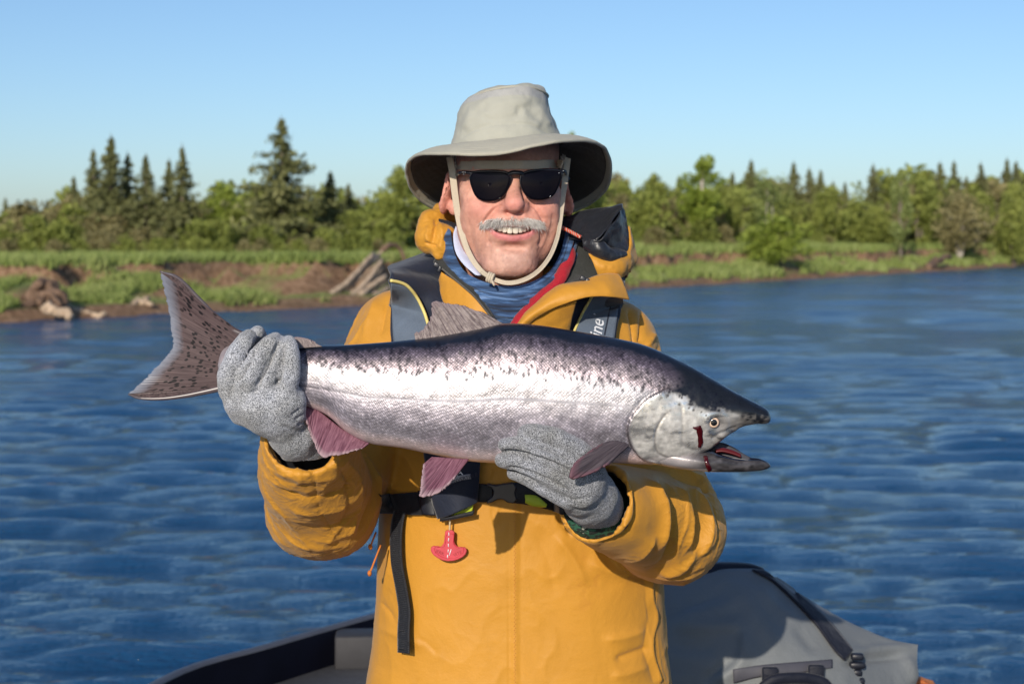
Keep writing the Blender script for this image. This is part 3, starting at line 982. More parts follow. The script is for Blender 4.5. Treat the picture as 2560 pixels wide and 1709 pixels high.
def fish_paint(V, x, y, v, jaw=False):
    """albedo, metalness, roughness, scale mask, spot mask of the salmon by place on its side"""
    n = len(V)
    big = fbm(np.stack([x / 60, y / 30], 1), 1.0, 4, 51)
    fine = fbm(np.stack([x / 9, y / 6], 1), 1.0, 3, 52)
    v0 = np.interp(x, [600, 760, 900, 1100, 1300, 1500, 1660], [0.66, 0.74, 0.76, 0.72, 0.69, 0.68, 0.66])
    q = v + 0.012 * big + 0.008 * fine - v0                         # >0: towards the dark back
    span = 1.0 - v0
    t = q / span
    silver = np.array([0.50, 0.48, 0.50]); lilac = np.array([0.43, 0.395, 0.445]); belly = np.array([0.62, 0.50, 0.50])
    pink = np.array([0.30, 0.252, 0.270]); plum = np.array([0.135, 0.11, 0.145]); navy = np.array([0.010, 0.014, 0.026])
    def ramp3(t, stops):
        ps = [s[0] for s in stops]
        return np.stack([np.interp(t, ps, [s[1][k] for s in stops]) for k in range(3)], 1)
    vv = np.where(t > 0, 1 + t, v / v0)                              # 0 belly, 1 boundary, 2 back
    C = ramp3(vv, [(0.0, belly), (0.10, belly), (0.20, lilac), (0.50, lilac * 1.05), (0.75, silver), (0.92, silver), (1.06, pink * 1.25), (1.25, pink * 0.85), (1.55, plum * 0.85), (1.80, navy), (2.2, navy)])
    metal = np.interp(vv, [0, 0.12, 0.3, 1.0, 1.2, 1.6, 1.76], [0.25, 0.4, 0.86, 0.90, 0.55, 0.35, 0.05])
    rough = np.interp(vv, [0, 0.3, 1.0, 1.3, 1.8], [0.48, 0.50, 0.52, 0.45, 0.32])
    scale = np.clip((x - 600) / 60, 0, 1) * np.interp(vv, [0.02, 0.15, 1.72, 1.86], [0, 1, 1, 0.0])
    # head
    gx = poly_side_x(GILL, y)
    head = np.where(y < 958, smooth01((x - 1640 - 0.25 * (958 - y)) / 75.0), smooth01((x - gx) / np.interp(y, [958, 985], [75.0, 10.0]) + np.interp(y, [958, 985], [0.35, 0.0])))
    head = np.where(y > 1152, smooth01((x - 1622) / 14.0), head)
    hb = np.interp(x, [1560, 1640, 1668, 1700, 1730, 1770, 1800, 1835, 1870, 1930], [935, 955, 968, 985, 1000, 1012, 1020, 1026, 1038, 1060]) + 16 * big + 7 * fine
    dk = smooth01((hb - y) / 26 + 0.5)
    streak = fbm(np.stack([x / 30, y / 8], 1), 1.0, 4, 55) + 0.6 * fbm(np.stack([x / 55, y / 40], 1), 1.0, 2, 56)
    plate = np.array([0.72, 0.70, 0.68])[None] * (1 + 0.24 * streak + 0.16 * fine)[:, None] * np.array([1.0, 1.0, 0.97])
    low = smooth01((y - 1118) / 40)[:, None]
    plate = plate * (1 - low) + np.array([0.50, 0.46, 0.47]) * low
    snout = smooth01((x - 1770) / 90 + (1050 - y) / 300)[:, None]
    plate = plate * (1 - 0.65 * snout) + np.array([0.14, 0.12, 0.11]) * 0.65 * snout
    Hc = plate * (1 - dk[:, None]) + np.array([0.010, 0.012, 0.017]) * dk[:, None]
    er = np.hypot(x - 1784, (y - 1055) * 1.05)
    sock = np.exp(-(er / 30) ** 2)[:, None]
    Hc = Hc * (1 - 0.75 * sock) + np.array([0.12, 0.11, 0.12]) * 0.75 * sock
    wh = np.exp(-((x - 1829) / 16) ** 2 - ((y - 1033) / 7) ** 2)[:, None]
    Hc = Hc * (1 - 0.6 * wh) + np.array([0.5, 0.5, 0.48]) * 0.6 * wh
    no = np.exp(-((x - 1850) / 5) ** 2 - ((y - 1036) / 6) ** 2)[:, None]
    Hc = Hc * (1 - 0.8 * no) + np.array([0.02, 0.02, 0.025]) * 0.8 * no
    for P, wd, dd in ((GILL, 4.0, 0.75), (PREO, 2.6, 0.55), (OPB, 3.5, 0.18)):
        d, sgn, fr = seg_dist(x, y, resample(np.array(P, float), 40))
        k = dd * np.exp(-(d / wd) ** 2)[:, None]
        Hc = Hc * (1 - k) + np.array([0.07, 0.06, 0.07]) * k
        C = C * (1 - k * (P is GILL)) + np.array([0.08, 0.06, 0.06]) * k * (P is GILL)
    d, sgn, fr = seg_dist(x, y, resample(np.array(MAXI, float), 30))
    k = 0.8 * np.exp(-(d / 8) ** 2)[:, None]
    Hc = Hc * (1 - k) + np.array([0.52, 0.46, 0.40]) * k
    # branchiostegal stripes under the gill cover
    br = smooth01((y - 1140) / 8) * smooth01((x - 1605) / 10) * smooth01((1700 - x) / 20)
    Hc = Hc * (1 - (0.45 * br * (np.sin((y - 0.22 * x) * 1.25) > 0.35))[:, None])
    C = C * (1 - head[:, None]) + Hc * head[:, None]
    metal = metal * (1 - head) + head * ((0.58 + 0.36 * streak) * (1 - dk)).clip(0, 0.9)
    rough = rough * (1 - head) + head * (0.31 - 0.06 * streak)
    scale = scale * (1 - head)
    # throat behind the gills
    th = smooth01((x - 1500) / 60) * smooth01((y - 1118) / 30) * (1 - head)
    C = C * (1 - 0.8 * th[:, None]) + np.array([0.60, 0.43, 0.40]) * 0.8 * th[:, None]
    metal = metal * (1 - 0.7 * th)
    # tail root, bare and brownish
    tr = smooth01((640 - x) / 60)
    C = C * (1 - 0.6 * tr[:, None]) + np.array([0.42, 0.36, 0.37]) * 0.6 * tr[:, None]
    # lateral line
    d, sgn, fr = seg_dist(x, y, resample(np.array(LATL, float), 60))
    k = 0.42 * np.exp(-(d / 2.6) ** 2) * smooth01((1480 - x) / 350)
    C = C * (1 - k[:, None])
    # dark dashes on the back, dots on the head
    sp = np.zeros(n); r = np.random.default_rng(17)
    for _ in range(300):
        cx = r.uniform(770, 1660); tt = np.interp(cx, TOP[:, 0], TOP[:, 1]); bb = np.interp(cx, BOT[:, 0], BOT[:, 1])
        cv = np.interp(cx, [600, 760, 900, 1100, 1300, 1500, 1660], [0.66, 0.74, 0.76, 0.72, 0.69, 0.68, 0.66]) + r.uniform(-0.03, 0.22) * (1 if r.random() < 0.9 else -0.3)
        cy = tt + (1 - cv) * (bb - tt)
        a, b, sk = r.uniform(2.2, 3.8), r.uniform(3.5, 9), r.normal(0.3, 0.3)
        m = (np.abs(x - cx) < 22) & (np.abs(y - cy) < 30)
        sp[m] = np.maximum(sp[m], r.uniform(0.8, 1.0) * np.exp(-((((x[m] - cx) - sk * (y[m] - cy) + 2.2 * np.sin(y[m] * 0.9 + cx)) / a) ** 2 + ((y[m] - cy) / b) ** 2) ** 2))
    for _ in range(60):
        cx = r.uniform(1640, 1800); cy = np.interp(cx, [1640, 1800], [955, 1010]) + r.normal(0, 18)
        a = r.uniform(2.0, 4.0); m = (np.abs(x - cx) < 14) & (np.abs(y - cy) < 14)
        sp[m] = np.maximum(sp[m], 1.0 * np.exp(-(((x[m] - cx) / a) ** 2 + ((y[m] - cy) / a) ** 2) ** 2))
    C = C * (1 - 0.97 * sp[:, None]) + np.array([0.006, 0.006, 0.012]) * 0.97 * sp[:, None]
    metal = metal * (1 - sp)
    net = np.interp(vv, [0, 0.2, 0.6, 0.97, 1.10], [0.5, 0.55, 0.42, 0.35, 0.80])
    return np.clip(C, 0, 1), metal, rough, scale, net

def fish_material():
    g = G('salmon_skin')
    uv = g.coord('UV')
    r45 = g.n('ShaderNodeMapping', {'Vector': uv, 'Rotation': (0, 0, math.radians(45)), 'Scale': (1, 1, 1)}).outputs[0]
    sc = g.attr('scale')
    cell = g.voro(r45, 330.0, 'F1', 'Distance', 0.35)
    cid = g.voro(r45, 330.0, 'F1', 'Color', 0.35)
    cidv = g.n('ShaderNodeSeparateColor', {0: cid}).outputs[0]
    base = g.attr('col', 'Color')
    dot = g.ramp(cell, [(0.15, 1.55), (0.45, 1.0), (0.70, 0.42)])
    sparkle = g.ramp(cidv, [(0.0, 0.72), (0.7, 1.05), (1.0, 1.65)])
    col = g.mix(1.0, base, g.mix(1.0, dot, sparkle, 'MULTIPLY'), 'MULTIPLY')
    col = g.mix(g.math('MULTIPLY', sc, g.attr('net')), base, col)
    mott = g.noise(g.pos(), 60, 4, 0.6)
    col = g.mix(1.0, col, g.ramp(mott, [(0.3, 0.82), (0.7, 1.15)]), 'MULTIPLY')
    hgt = g.math('MULTIPLY', g.math('SUBTRACT', 1.0, cell), sc)
    tilt = g.math('MULTIPLY', cidv, sc)
    nrm = g.bump(g.math('ADD', hgt, g.math('MULTIPLY', tilt, 0.25)), 0.30, 0.0010)
    nrm = g.bump(g.noise(g.pos(), 90, 4, 0.6), 0.12, 0.004, nrm)
    g.set(Base_Color=col, Metallic=g.attr('metal'), Roughness=g.math('ADD', g.attr('rough'), g.math('MULTIPLY', g.math('SUBTRACT', mott, 0.5), 0.15)), Normal=nrm)
    g.set(Coat_Weight=0.14, Coat_Roughness=0.15)
    g.b.inputs['Specular IOR Level'].default_value = 0.3
    return g.m

fish_root = empty('salmon', tuple(W(1240, 985, 2.2)), 'large silver salmon with dark spotted back held across the chest', 'fish')
M_FISH = fish_material()

def fish_loft(xs, top, bot, thk, nth, expo=2.15, yoff=0.0):
    th = np.linspace(0, 2 * np.pi, nth, endpoint=False)
    c, s = np.cos(th), np.sin(th)
    cc = np.sign(c) * np.abs(c) ** (2 / expo); ss = np.sign(s) * np.abs(s) ** (2 / expo)
    Yc = FY(xs) + yoff
    mid, hh = (top + bot) / 2, (bot - top) / 2
    # widest a little above the middle
    X = ((xs - CX) * Yc / F)[:, None] + 0 * th[None]
    Yv = Yc[:, None] - thk[:, None] * cc[None]
    Z = H + (HY - (mid[:, None] - hh[:, None] * ss[None])) * (Yc / F)[:, None]
    return np.stack([X, Yv, Z], -1)

def build_fish_body():
    xs = np.concatenate([np.linspace(545, 1880, 580), np.linspace(1882, 1925.8, 44)])
    top, bot = curve1d(TOP, xs), curve1d(BOT, xs)
    bot = np.maximum(bot, top + 1.0)
    thk = curve1d(THK, xs)
    nth = 184
    P = fish_loft(xs, top, bot, thk, nth)
    V = P.reshape(-1, 3); Q = grid_faces(len(xs), nth, cv=True, flip=True)
    px = xs.repeat(nth); Yc = FY(px); py = HY + (H - V[:, 2]) * F / Yc
    tt, bb = top.repeat(nth), bot.repeat(nth)
    v = (bb - py) / (bb - tt)
    seg = np.linalg.norm(np.diff(np.concatenate([P, P[:, :1]], 1), axis=1), axis=2)
    arc = np.concatenate([np.zeros((len(xs), 1)), np.cumsum(seg, 1)[:, :-1]], 1)
    arc = arc - arc[:, nth // 4][:, None]
    uv = np.stack([(px * 1.0 / 1939.0), arc.ravel()], 1)
    # relief
    N = vnormals(V, Q)
    if (N[:, 1] * (V[:, 1] - Yc)).sum() < 0: N = -N; Q = Q[:, ::-1]
    D = np.zeros(len(V)); side = np.clip(np.abs(V[:, 1] - Yc) / np.maximum(thk.repeat(nth), 1e-4) * 1.6, 0, 1)
    def st(Pl, amp, w, step=False):
        d, sg, fr = seg_dist(px, py, resample(np.array(Pl, float), 50))
        e = smooth01(np.minimum(fr, 1 - fr) / 0.12)
        if step:
            return amp * e * np.where(sg * step > 0, np.exp(-(d / (w * 7)) ** 2), -0.5 * np.exp(-(d / w) ** 2))
        return amp * e * np.exp(-(d / w) ** 2)
    D += st(GILL, 0.0024, 9.0, -1)
    D += st(PREO, -0.0016, 3.0) + st(OPB, -0.0009, 6.0)
    D += st(MAXI, 0.0022, 8.0) + st([(1840, 1062), (1800, 1074), (1770, 1092)], -0.0016, 4.0)
    D += st(LATL, -0.0003, 3.0)
    er = np.hypot(px - 1784, py - 1055)
    D += -0.0030 * np.exp(-(er / 17) ** 2) + 0.0012 * np.exp(-((er - 26) / 9) ** 2)
    for k in range(5):
        D += st([(1600 + 14 * k, 1142 + 2.5 * k), (1660 + 10 * k, 1158 + 1.2 * k)], 0.0010, 2.5)
    D += 0.0007 * fbm(V, 45, 3, 8)
    V = V + N * (D * side)[:, None]
    C, me, ro, sc, net = fish_paint(V, px, py, v)
    # lower jaw, rooted inside the throat
    xj = np.linspace(1590, 1925.5, 150)
    jt = curve1d(np.array([(1590, 1110), (1650, 1112), (1720, 1122), (1765, 1128), (1798, 1128), (1835, 1137), (1863, 1140), (1885, 1141), (1900, 1143), (1914, 1150), (1922, 1157), (1926, 1163)], float), xj)
    jb = curve1d(np.array([(1590, 1140), (1640, 1158), (1684, 1168), (1740, 1174), (1775, 1177), (1844, 1178), (1890, 1176), (1910, 1173), (1921, 1169), (1926, 1165)], float), xj)
    jw = curve1d(np.array([(1590, 0.018), (1680, 0.027), (1750, 0.030), (1800, 0.028), (1850, 0.021), (1890, 0.015), (1912, 0.010), (1922, 0.006), (1926, 0.002)], float), xj)
    nj = 90
    J = fish_loft(xj, jt, np.maximum(jb, jt + 1), jw, nj, 2.4)
    # hollow the top of the jaw between its rims
    th = np.linspace(0, 2 * np.pi, nj, endpoint=False)
    dip = np.clip(np.sin(th), 0, 1) ** 3 * np.clip(1 - np.abs(np.cos(th)) * 1.2, 0, 1)
    J[:, :, 2] -= dip[None] * 0.010 * smooth01((xj - 1780) / 30)[:, None] * smooth01((1922 - xj) / 20)[:, None]
    VJ = J.reshape(-1, 3); QJ = grid_faces(len(xj), nj, cv=True, flip=True) + len(V)
    xx = xj.repeat(nj); yy = HY + (H - VJ[:, 2]) * F / FY(xx)
    CJ = np.zeros((len(VJ), 3)); f = smooth01((xx - 1690) / 80)[:, None]
    nz = fbm(np.stack([xx / 14, yy / 8], 1), 1.0, 3, 61)[:, None]
    CJ[:] = np.array([0.30, 0.275, 0.28]) * (1 - f) + np.array([0.060, 0.056, 0.060]) * (1 + 0.5 * nz) * f
    inn = (np.tile(np.sin(th), len(xj)) > 0.55)[:, None] * smooth01((xx - 1775) / 20)[:, None]
    CJ = CJ * (1 - inn) + np.array([0.012, 0.011, 0.018]) * inn
    wl = smooth01((yy - 1163) / 5)[:, None] * smooth01((1800 - xx) / 50)[:, None] * 0.85
    CJ = CJ * (1 - wl) + np.array([0.62, 0.58, 0.60]) * wl
    V = np.vstack([V, VJ]); Q = np.vstack([Q, QJ])
    C = np.vstack([C, np.clip(CJ, 0, 1)]); z = np.zeros(len(VJ))
    o = mk('body', V, Q, M_FISH, fish_root, uv=np.vstack([uv, np.zeros((len(VJ), 2))]),
           attrs={'col': C, 'metal': np.concatenate([me, z + 0.15]), 'rough': np.concatenate([ro, z + 0.3]), 'scale': np.concatenate([sc, z]), 'net': np.concatenate([net, z])})
    return V, Q
FISH_V, FISH_Q = build_fish_body()
FISH_BVH = bvh_of(FISH_V, FISH_Q)

def fin_material(name, a, b, edge, spots=0.0, pinkk=0.0):
    g = G(name)
    uv = g.n('ShaderNodeSeparateXYZ', {0: g.coord('UV')})
    u, v = uv.outputs[0], uv.outputs[1]
    st = g.n('ShaderNodeCombineXYZ', {0: g.math('MULTIPLY', u, 46.0), 1: g.math('MULTIPLY', v, 2.2), 2: 0.0}).outputs[0]
    rays = g.noise(st, 1.0, 4, 0.6, 0.3)
    col = g.mix(g.ramp(rays, [(0.28, 0.0), (0.72, 1.0)]), a, b)
    col = g.mix(g.ramp(v, [(0.80, 0.0), (0.97, 0.75)]), col, edge)
    if spots:
        sv = g.n('ShaderNodeCombineXYZ', {0: g.math('MULTIPLY', u, 24.0), 1: g.math('MULTIPLY', v, 12.0), 2: 0.0}).outputs[0]
        sp = g.ramp(g.voro(sv, 1.0, 'F1', 'Distance', 1.0), [(0.30, 1.0), (0.42, 0.0)])
        sp = g.math('MULTIPLY', sp, g.ramp(v, [(0.08, 0.0), (0.2, 1.0), (0.72, 1.0), (0.9, 0.1)]))
        col = g.mix(g.math('MULTIPLY', sp, spots), col, (0.012, 0.010, 0.012, 1))
    g.set(Base_Color=col, Roughness=0.55, Normal=g.bump(rays, 0.22, 0.0016), Coat_Weight=0.05, Coat_Roughness=0.12)
    g.b.inputs['Specular IOR Level'].default_value = 0.12
    return g.m
M_TAIL = fin_material('salmon_tail_fin', (0.042, 0.027, 0.030, 1), (0.125, 0.088, 0.088, 1), (0.22, 0.25, 0.31, 1), 1.0)
M_FIN = fin_material('salmon_dorsal_fin', (0.06, 0.04, 0.05, 1), (0.40, 0.34, 0.32, 1), (0.22, 0.17, 0.18, 1), 0.25)
M_PINK = fin_material('salmon_belly_fin', (0.085, 0.026, 0.046, 1), (0.27, 0.13, 0.17, 1), (0.40, 0.29, 0.31, 1))
M_PECT = fin_material('salmon_pectoral_fin', (0.025, 0.02, 0.028, 1), (0.11, 0.09, 0.10, 1), (0.15, 0.07, 0.09, 1))

def fin(name, base, edge, mat, nu=90, nv=26, thick=0.0022, rays=22, corr=0.0007, curl=0.0, ragged=2.0, seed=0, label=None):
    """fin fanned between its base line and its outer edge, (px,py,depth) points; corrugated by rays"""
    b, e = resample(WP(base), nu), resample(WP(edge), nu)
    u = np.linspace(0, 1, nu); t = np.linspace(0, 1, nv)
    rag = ragged / 1900.0 * noise3(np.stack([u * rays * 2.2, u * 0], 1), 1.0, 90 + seed)
    dirs = e - b; L = np.linalg.norm(dirs, axis=1, keepdims=True); e = e + dirs / np.maximum(L, 1e-6) * rag[:, None]
    Gd = b[:, None] * (1 - t)[None, :, None] + e[:, None] * t[None, :, None]
    w = corr * (0.6 + 0.4 * np.sin(u * 23 + seed))[:, None] * np.sin(2 * np.pi * (u * rays + 0.5 * np.sin(u * 9 + seed) + 0.35 * np.sin(u * 31)))[:, None] * (0.35 + t)[None, :] + curl * (t ** 2)[None, :] * np.sin(u * 3.1 + 0.4)[:, None]
    Gd[:, :, 1] += w
    o = sheet(name, Gd, thick, mat, fish_root)
    return o

ty = 2.213
fin('tail_fin', [(612, 838, ty), (596, 858, ty), (580, 890, ty), (566, 925, ty), (556, 968, ty)],
    [(400, 679, ty - .01), (408, 715, ty - .006), (420, 770, ty), (427, 815, ty), (431, 850, ty), (433, 866, ty), (424, 880, ty), (398, 910, ty), (365, 945, ty), (340, 968, ty), (321, 984, ty)],
    M_TAIL, 150, 46, 0.0024, 46, 0.00012, 0.004, 3.0, 1)
# leading edges of the tail lobes
for nm, pts, ra, rb in (('tail_lobe_edge', [(612, 839, ty), (575, 820, ty), (541, 793, ty), (493, 742, ty - .003), (445, 694, ty - .007), (400, 679, ty - .01)], 0.0042, 0.0014),
                        ('tail_lobe_edge', [(560, 968, ty), (507, 980, ty), (455, 990, ty), (403, 996, ty), (350, 995, ty), (321, 984, ty)], 0.0042, 0.0014)):
    P = resample(WP(pts), 40)
    v_, f_ = tube(P, np.linspace(ra, rb, 40), 10, flat=(1, 0.6))
    mk(nm, v_, f_, simple('tail_edge_skin' + nm + str(ra), (0.085, 0.068, 0.075, 1), 0.3, var=0.3, vscale=60), fish_root)
def tail_fill(pts_in, pts_out, nm):
    A, B = resample(WP(pts_in), 40), resample(WP(pts_out), 40)
    sheet(nm, ruled(A, B, 40, 8), 0.002, M_TAIL, fish_root)
tail_fill([(612, 838, ty), (505, 758, ty - .003), (400, 679, ty - .0099)], [(612, 839, ty + .0006), (575, 820, ty), (541, 793, ty), (493, 742, ty - .003), (445, 694, ty - .007), (400, 679, ty - .01)], 'tail_web')
tail_fill([(556, 968, ty), (438, 976, ty), (321, 984, ty)], [(560, 968, ty + .0006), (507, 980, ty), (455, 990, ty), (403, 996, ty), (350, 995, ty), (321, 984, ty)], 'tail_web')
dy = 2.2
fin('dorsal_fin', [(1262, 812, dy), (1200, 830, dy), (1120, 846, dy), (1040, 858, dy)], [(1205, 781, dy - .002), (1158, 766, dy - .003), (1110, 756, dy - .004), (1088, 755, dy - .004), (1080, 762, dy - .004), (1078, 790, dy - .003), (1068, 812, dy), (1036, 836, dy)],
    M_FIN, 110, 26, 0.0022, 15, 0.0011, 0.004, 3.5, 2)
fin('adipose_fin', [(806, 866, dy), (775, 868, dy), (735, 872, dy)], [(790, 858, dy), (768, 846, dy), (738, 842, dy), (722, 852, dy)], M_FIN, 30, 10, 0.005, 3, 0.0003, 0, 0.5, 3)
fin('anal_fin', [(752, 1000, 2.206), (800, 1030, 2.205), (860, 1075, 2.203), (925, 1106, 2.202)], [(762, 1040, 2.19), (776, 1085, 2.185), (790, 1120, 2.18), (803, 1143, 2.178), (830, 1140, 2.182), (868, 1132, 2.19), (905, 1120, 2.198)],
    M_PINK, 90, 24, 0.0025, 16, 0.0009, 0.003, 2.5, 4)
fin('pelvic_fin', [(1172, 1148, 2.178), (1140, 1146, 2.177), (1105, 1144, 2.176), (1080, 1143, 2.176)], [(1136, 1194, 2.150), (1096, 1232, 2.138), (1052, 1243, 2.132), (1050, 1232, 2.132), (1054, 1195, 2.145), (1059, 1160, 2.165)],
    M_PINK, 90, 24, 0.0026, 11, 0.0010, 0.004, 2.0, 5)
fin('pectoral_fin', [(1572, 1112, 2.142), (1560, 1106, 2.140), (1545, 1103, 2.138), (1524, 1104, 2.137)], [(1520, 1160, 2.118), (1470, 1187, 2.106), (1430, 1197, 2.100), (1425, 1185, 2.100), (1436, 1160, 2.106), (1466, 1135, 2.118), (1505, 1108, 2.132)],
    M_PECT, 90, 24, 0.003, 10, 0.0010, 0.003, 1.5, 6)

# eye, mouth lining, blood
def disc_eye():
    c = hit(FISH_BVH, 1784, 1055, 0.0)
    r = 0.0072
    u = np.linspace(0, np.pi / 2, 14); th = np.linspace(0, 2 * np.pi, 40, endpoint=False)
    U, T = np.meshgrid(u, th, indexing='ij')
    V = np.stack([np.sin(U) * np.cos(T) * r, -np.cos(U) * r * 0.45, np.sin(U) * np.sin(T) * r], -1).reshape(-1, 3) + c + [0, -0.0006, 0]
    rad = (np.sin(U)).ravel()
    g = G('fish_iris'); a = g.attr('rad')
    g.set(Base_Color=g.ramp(a, [(0.0, (0.25, 0.13, 0.08)), (0.45, (0.30, 0.16, 0.09)), (0.62, (0.72, 0.55, 0.40)), (0.85, (0.62, 0.42, 0.30)), (0.97, (0.06, 0.05, 0.05))]), Roughness=0.08, Coat_Weight=1.0)
    e = mk('eye', V, grid_faces(14, 40, cv=True), g.m, fish_root, attrs={'rad': rad})
    P = V.reshape(14, 40, 3)[:6] * 1.0
    P = P + np.array([0, -0.0004, 0])
    p = mk('pupil', P.reshape(-1, 3), grid_faces(6, 40, cv=True), simple('fish_pupil', (0.004, 0.005, 0.008, 1), 0.05, var=0.0), e)
    p.matrix_parent_inverse = Matrix()
disc_eye()
M_BLOOD = simple('fish_blood', (0.045, 0.002, 0.004, 1), 0.12, var=0.3, vscale=120)
M_MOUTH = simple('fish_mouth_lining', (0.10, 0.010, 0.012, 1), 0.4, var=0.35, vscale=90)
def surf_tube(name, pts, rr, mat, flat=(1, 0.5), lift=0.0008, parent=None, bvh=None):
    pl = resample(np.array(pts, float), 24)
    P = np.array([hit(bvh or FISH_BVH, a, b, lift) for a, b in pl])
    rads = np.interp(np.linspace(0, 1, 24), np.linspace(0, 1, len(rr)), rr)
    v_, f_ = tube(P, rads, 10, flat=flat)
    return mk(name, v_, f_, mat, parent or fish_root)
surf_tube('blood_streak', [(1747, 1064), (1750, 1085), (1751, 1104), (1748, 1118)], [0.0026, 0.0042, 0.0030, 0.0036, 0.0020], M_BLOOD, (1, 0.28))
surf_tube('blood_streak', [(1732, 1068), (1742, 1070), (1752, 1067)], [0.0008, 0.0022, 0.0026], M_BLOOD, (1, 0.28))
surf_tube('blood_streak', [(1764, 1140), (1766, 1152), (1770, 1164), (1776, 1176)], [0.0030, 0.0024, 0.0030, 0.0034], M_BLOOD, (1, 0.35))
sheet('tongue', ruled(WP([(1790, 1130, 2.190), (1808, 1129, 2.190), (1832, 1135, 2.190), (1852, 1143, 2.190)]), WP([(1790, 1123, 2.200), (1808, 1122, 2.200), (1832, 1129, 2.198), (1850, 1138, 2.194)]), 30, 10, 0.002, (0, 0, 1)), 0.003, M_MOUTH, fish_root)

sheet('jaw_rim', ruled(WP([(1762, 1116, 2.208), (1798, 1106, 2.208), (1831, 1117, 2.205), (1856, 1133, 2.200), (1876, 1144, 2.196)]), WP([(1762, 1150, 2.200), (1798, 1148, 2.200), (1831, 1148, 2.198), (1856, 1150, 2.196), (1876, 1152, 2.194)]), 36, 10, 0.0), 0.004, simple('fish_jaw_skin', (0.022, 0.022, 0.032, 1), 0.35, var=0.4, vscale=80), fish_root)
# ================================================================== the angler
person = empty('person', tuple(W(1285, 600, 2.6) * [1, 1, 0] + [0, 0, 0.12]), 'person in mustard rain jacket, sun hat and dark glasses holding up a salmon', 'person')

# ---- cloth materials
def cloth(name, col, rough=0.75, weave=900.0, var=0.10, wr=0.35, sheen=0.15, wscale=14.0, spec=0.3):
    g = G(name)
    p = g.coord('Object')
    big = g.noise(p, wscale, 5, 0.6, 0.6)
    fine = g.noise(p, weave, 2, 0.5)
    soft = g.noise(p, 60.0, 4, 0.6)
    c = g.mix(1.0, col, g.ramp(big, [(0.25, 1 - var), (0.75, 1 + var)]), 'MULTIPLY')
    c = g.mix(1.0, c, g.ramp(fine, [(0.3, 1 - var * 0.8), (0.7, 1 + var * 0.8)]), 'MULTIPLY')
    n = g.bump(big, wr, 0.012)
    n = g.bump(soft, wr * 0.35, 0.003, n)
    n = g.bump(fine, 0.25, 0.0006, n)
    g.set(Base_Color=c, Roughness=rough, Normal=n, Sheen_Weight=sheen)
    g.b.inputs['Specular IOR Level'].default_value = spec
    return g.m
def jacket_material():
    g = G('mustard_jacket_cloth')
    p = g.coord('Object')
    big = g.noise(p, 9.0, 5, 0.6, 0.8); fine = g.noise(p, 1100.0, 2, 0.5); soft = g.noise(p, 45.0, 5, 0.62, 0.4)
    blot = g.noise(p, 26.0, 4, 0.65)
    c = g.mix(1.0, (0.54, 0.252, 0.026, 1), g.ramp(big, [(0.25, 0.92), (0.75, 1.07)]), 'MULTIPLY')
    c = g.mix(1.0, c, g.ramp(fine, [(0.3, 0.94), (0.7, 1.05)]), 'MULTIPLY')
    # faint fish-slime smears below the hand
    sm = g.attr('smear')
    st = g.math('MULTIPLY', sm, g.ramp(blot, [(0.50, 0.0), (0.68, 0.55)]))
    c = g.mix(st, c, (0.36, 0.12, 0.02, 1))
    cr1 = g.math('ABSOLUTE', g.math('SUBTRACT', g.noise(g.n('ShaderNodeMapping', {'Vector': p, 'Scale': (1.0, 1.0, 1.7)}).outputs[0], 20.0, 3, 0.55, 1.2), 0.5))
    cr2 = g.math('ABSOLUTE', g.math('SUBTRACT', g.noise(p, 52.0, 3, 0.55, 0.9), 0.5))
    crease = g.math('ADD', g.ramp(cr1, [(0.0, 1.0), (0.06, 0.35), (0.25, 0.0)]), g.math('MULTIPLY', g.ramp(cr2, [(0.0, 1.0), (0.08, 0.3), (0.25, 0.0)]), 0.4))
    n = g.bump(big, 0.20, 0.014); n = g.bump(g.math('MULTIPLY', crease, g.math('ADD', g.math('MULTIPLY', g.attr('arm'), 0.75), 0.10)), 0.26, 0.003, n); n = g.bump(fine, 0.2, 0.0005, n)
    g.set(Base_Color=c, Roughness=0.56, Normal=n, Sheen_Weight=0.12)
    g.b.inputs['Specular IOR Level'].default_value = 0.35
    return g.m
M_JACKET = jacket_material()
M_NAVY = cloth('navy_vest_cloth', (0.012, 0.017, 0.034, 1), 0.7, 700, 0.2)
M_SLATE = cloth('slate_vest_cloth', (0.105, 0.135, 0.18, 1), 0.75, 700, 0.12)
M_BLACKWEB = cloth('black_webbing', (0.010, 0.011, 0.015, 1), 0.6, 500, 0.25)
M_CHAR = cloth('charcoal_collar_fleece', (0.030, 0.032, 0.030, 1), 0.9, 600, 0.25)
M_LINING = cloth('black_hood_lining', (0.016, 0.018, 0.024, 1), 0.38, 800, 0.2, 0.25, 0.05, 30, 0.5)
M_RED = cloth('red_fleece_collar', (0.36, 0.010, 0.022, 1), 0.85, 600, 0.2)
M_LAV = cloth('pale_blue_shirt_collar', (0.50, 0.55, 0.72, 1), 0.85, 600, 0.08)
M_YELLOW = simple('yellow_piping', (0.72, 0.60, 0.20, 1), 0.6, var=0.1)
M_LIME = simple('lime_bladder_cloth', (0.42, 0.52, 0.03, 1), 0.5, var=0.15)
M_PLASTIC = simple('black_buckle_plastic', (0.012, 0.014, 0.022, 1), 0.38, var=0.2, vscale=60)
M_HAT = cloth('stone_hat_cloth', (0.40, 0.385, 0.315, 1), 0.85, 1000, 0.06, 0.28, 0.1, 22.0)
M_HATU = cloth('dark_hat_underbrim', (0.045, 0.040, 0.030, 1), 0.9, 900, 0.12)
M_TAPE = cloth('beige_chin_tape', (0.50, 0.43, 0.33, 1), 0.9, 600, 0.08)
M_TROU = cloth('dark_wader_cloth', (0.06, 0.065, 0.06, 1), 0.8)
M_LOGO = simple('white_print', (0.72, 0.74, 0.78, 1), 0.6, var=0.04)

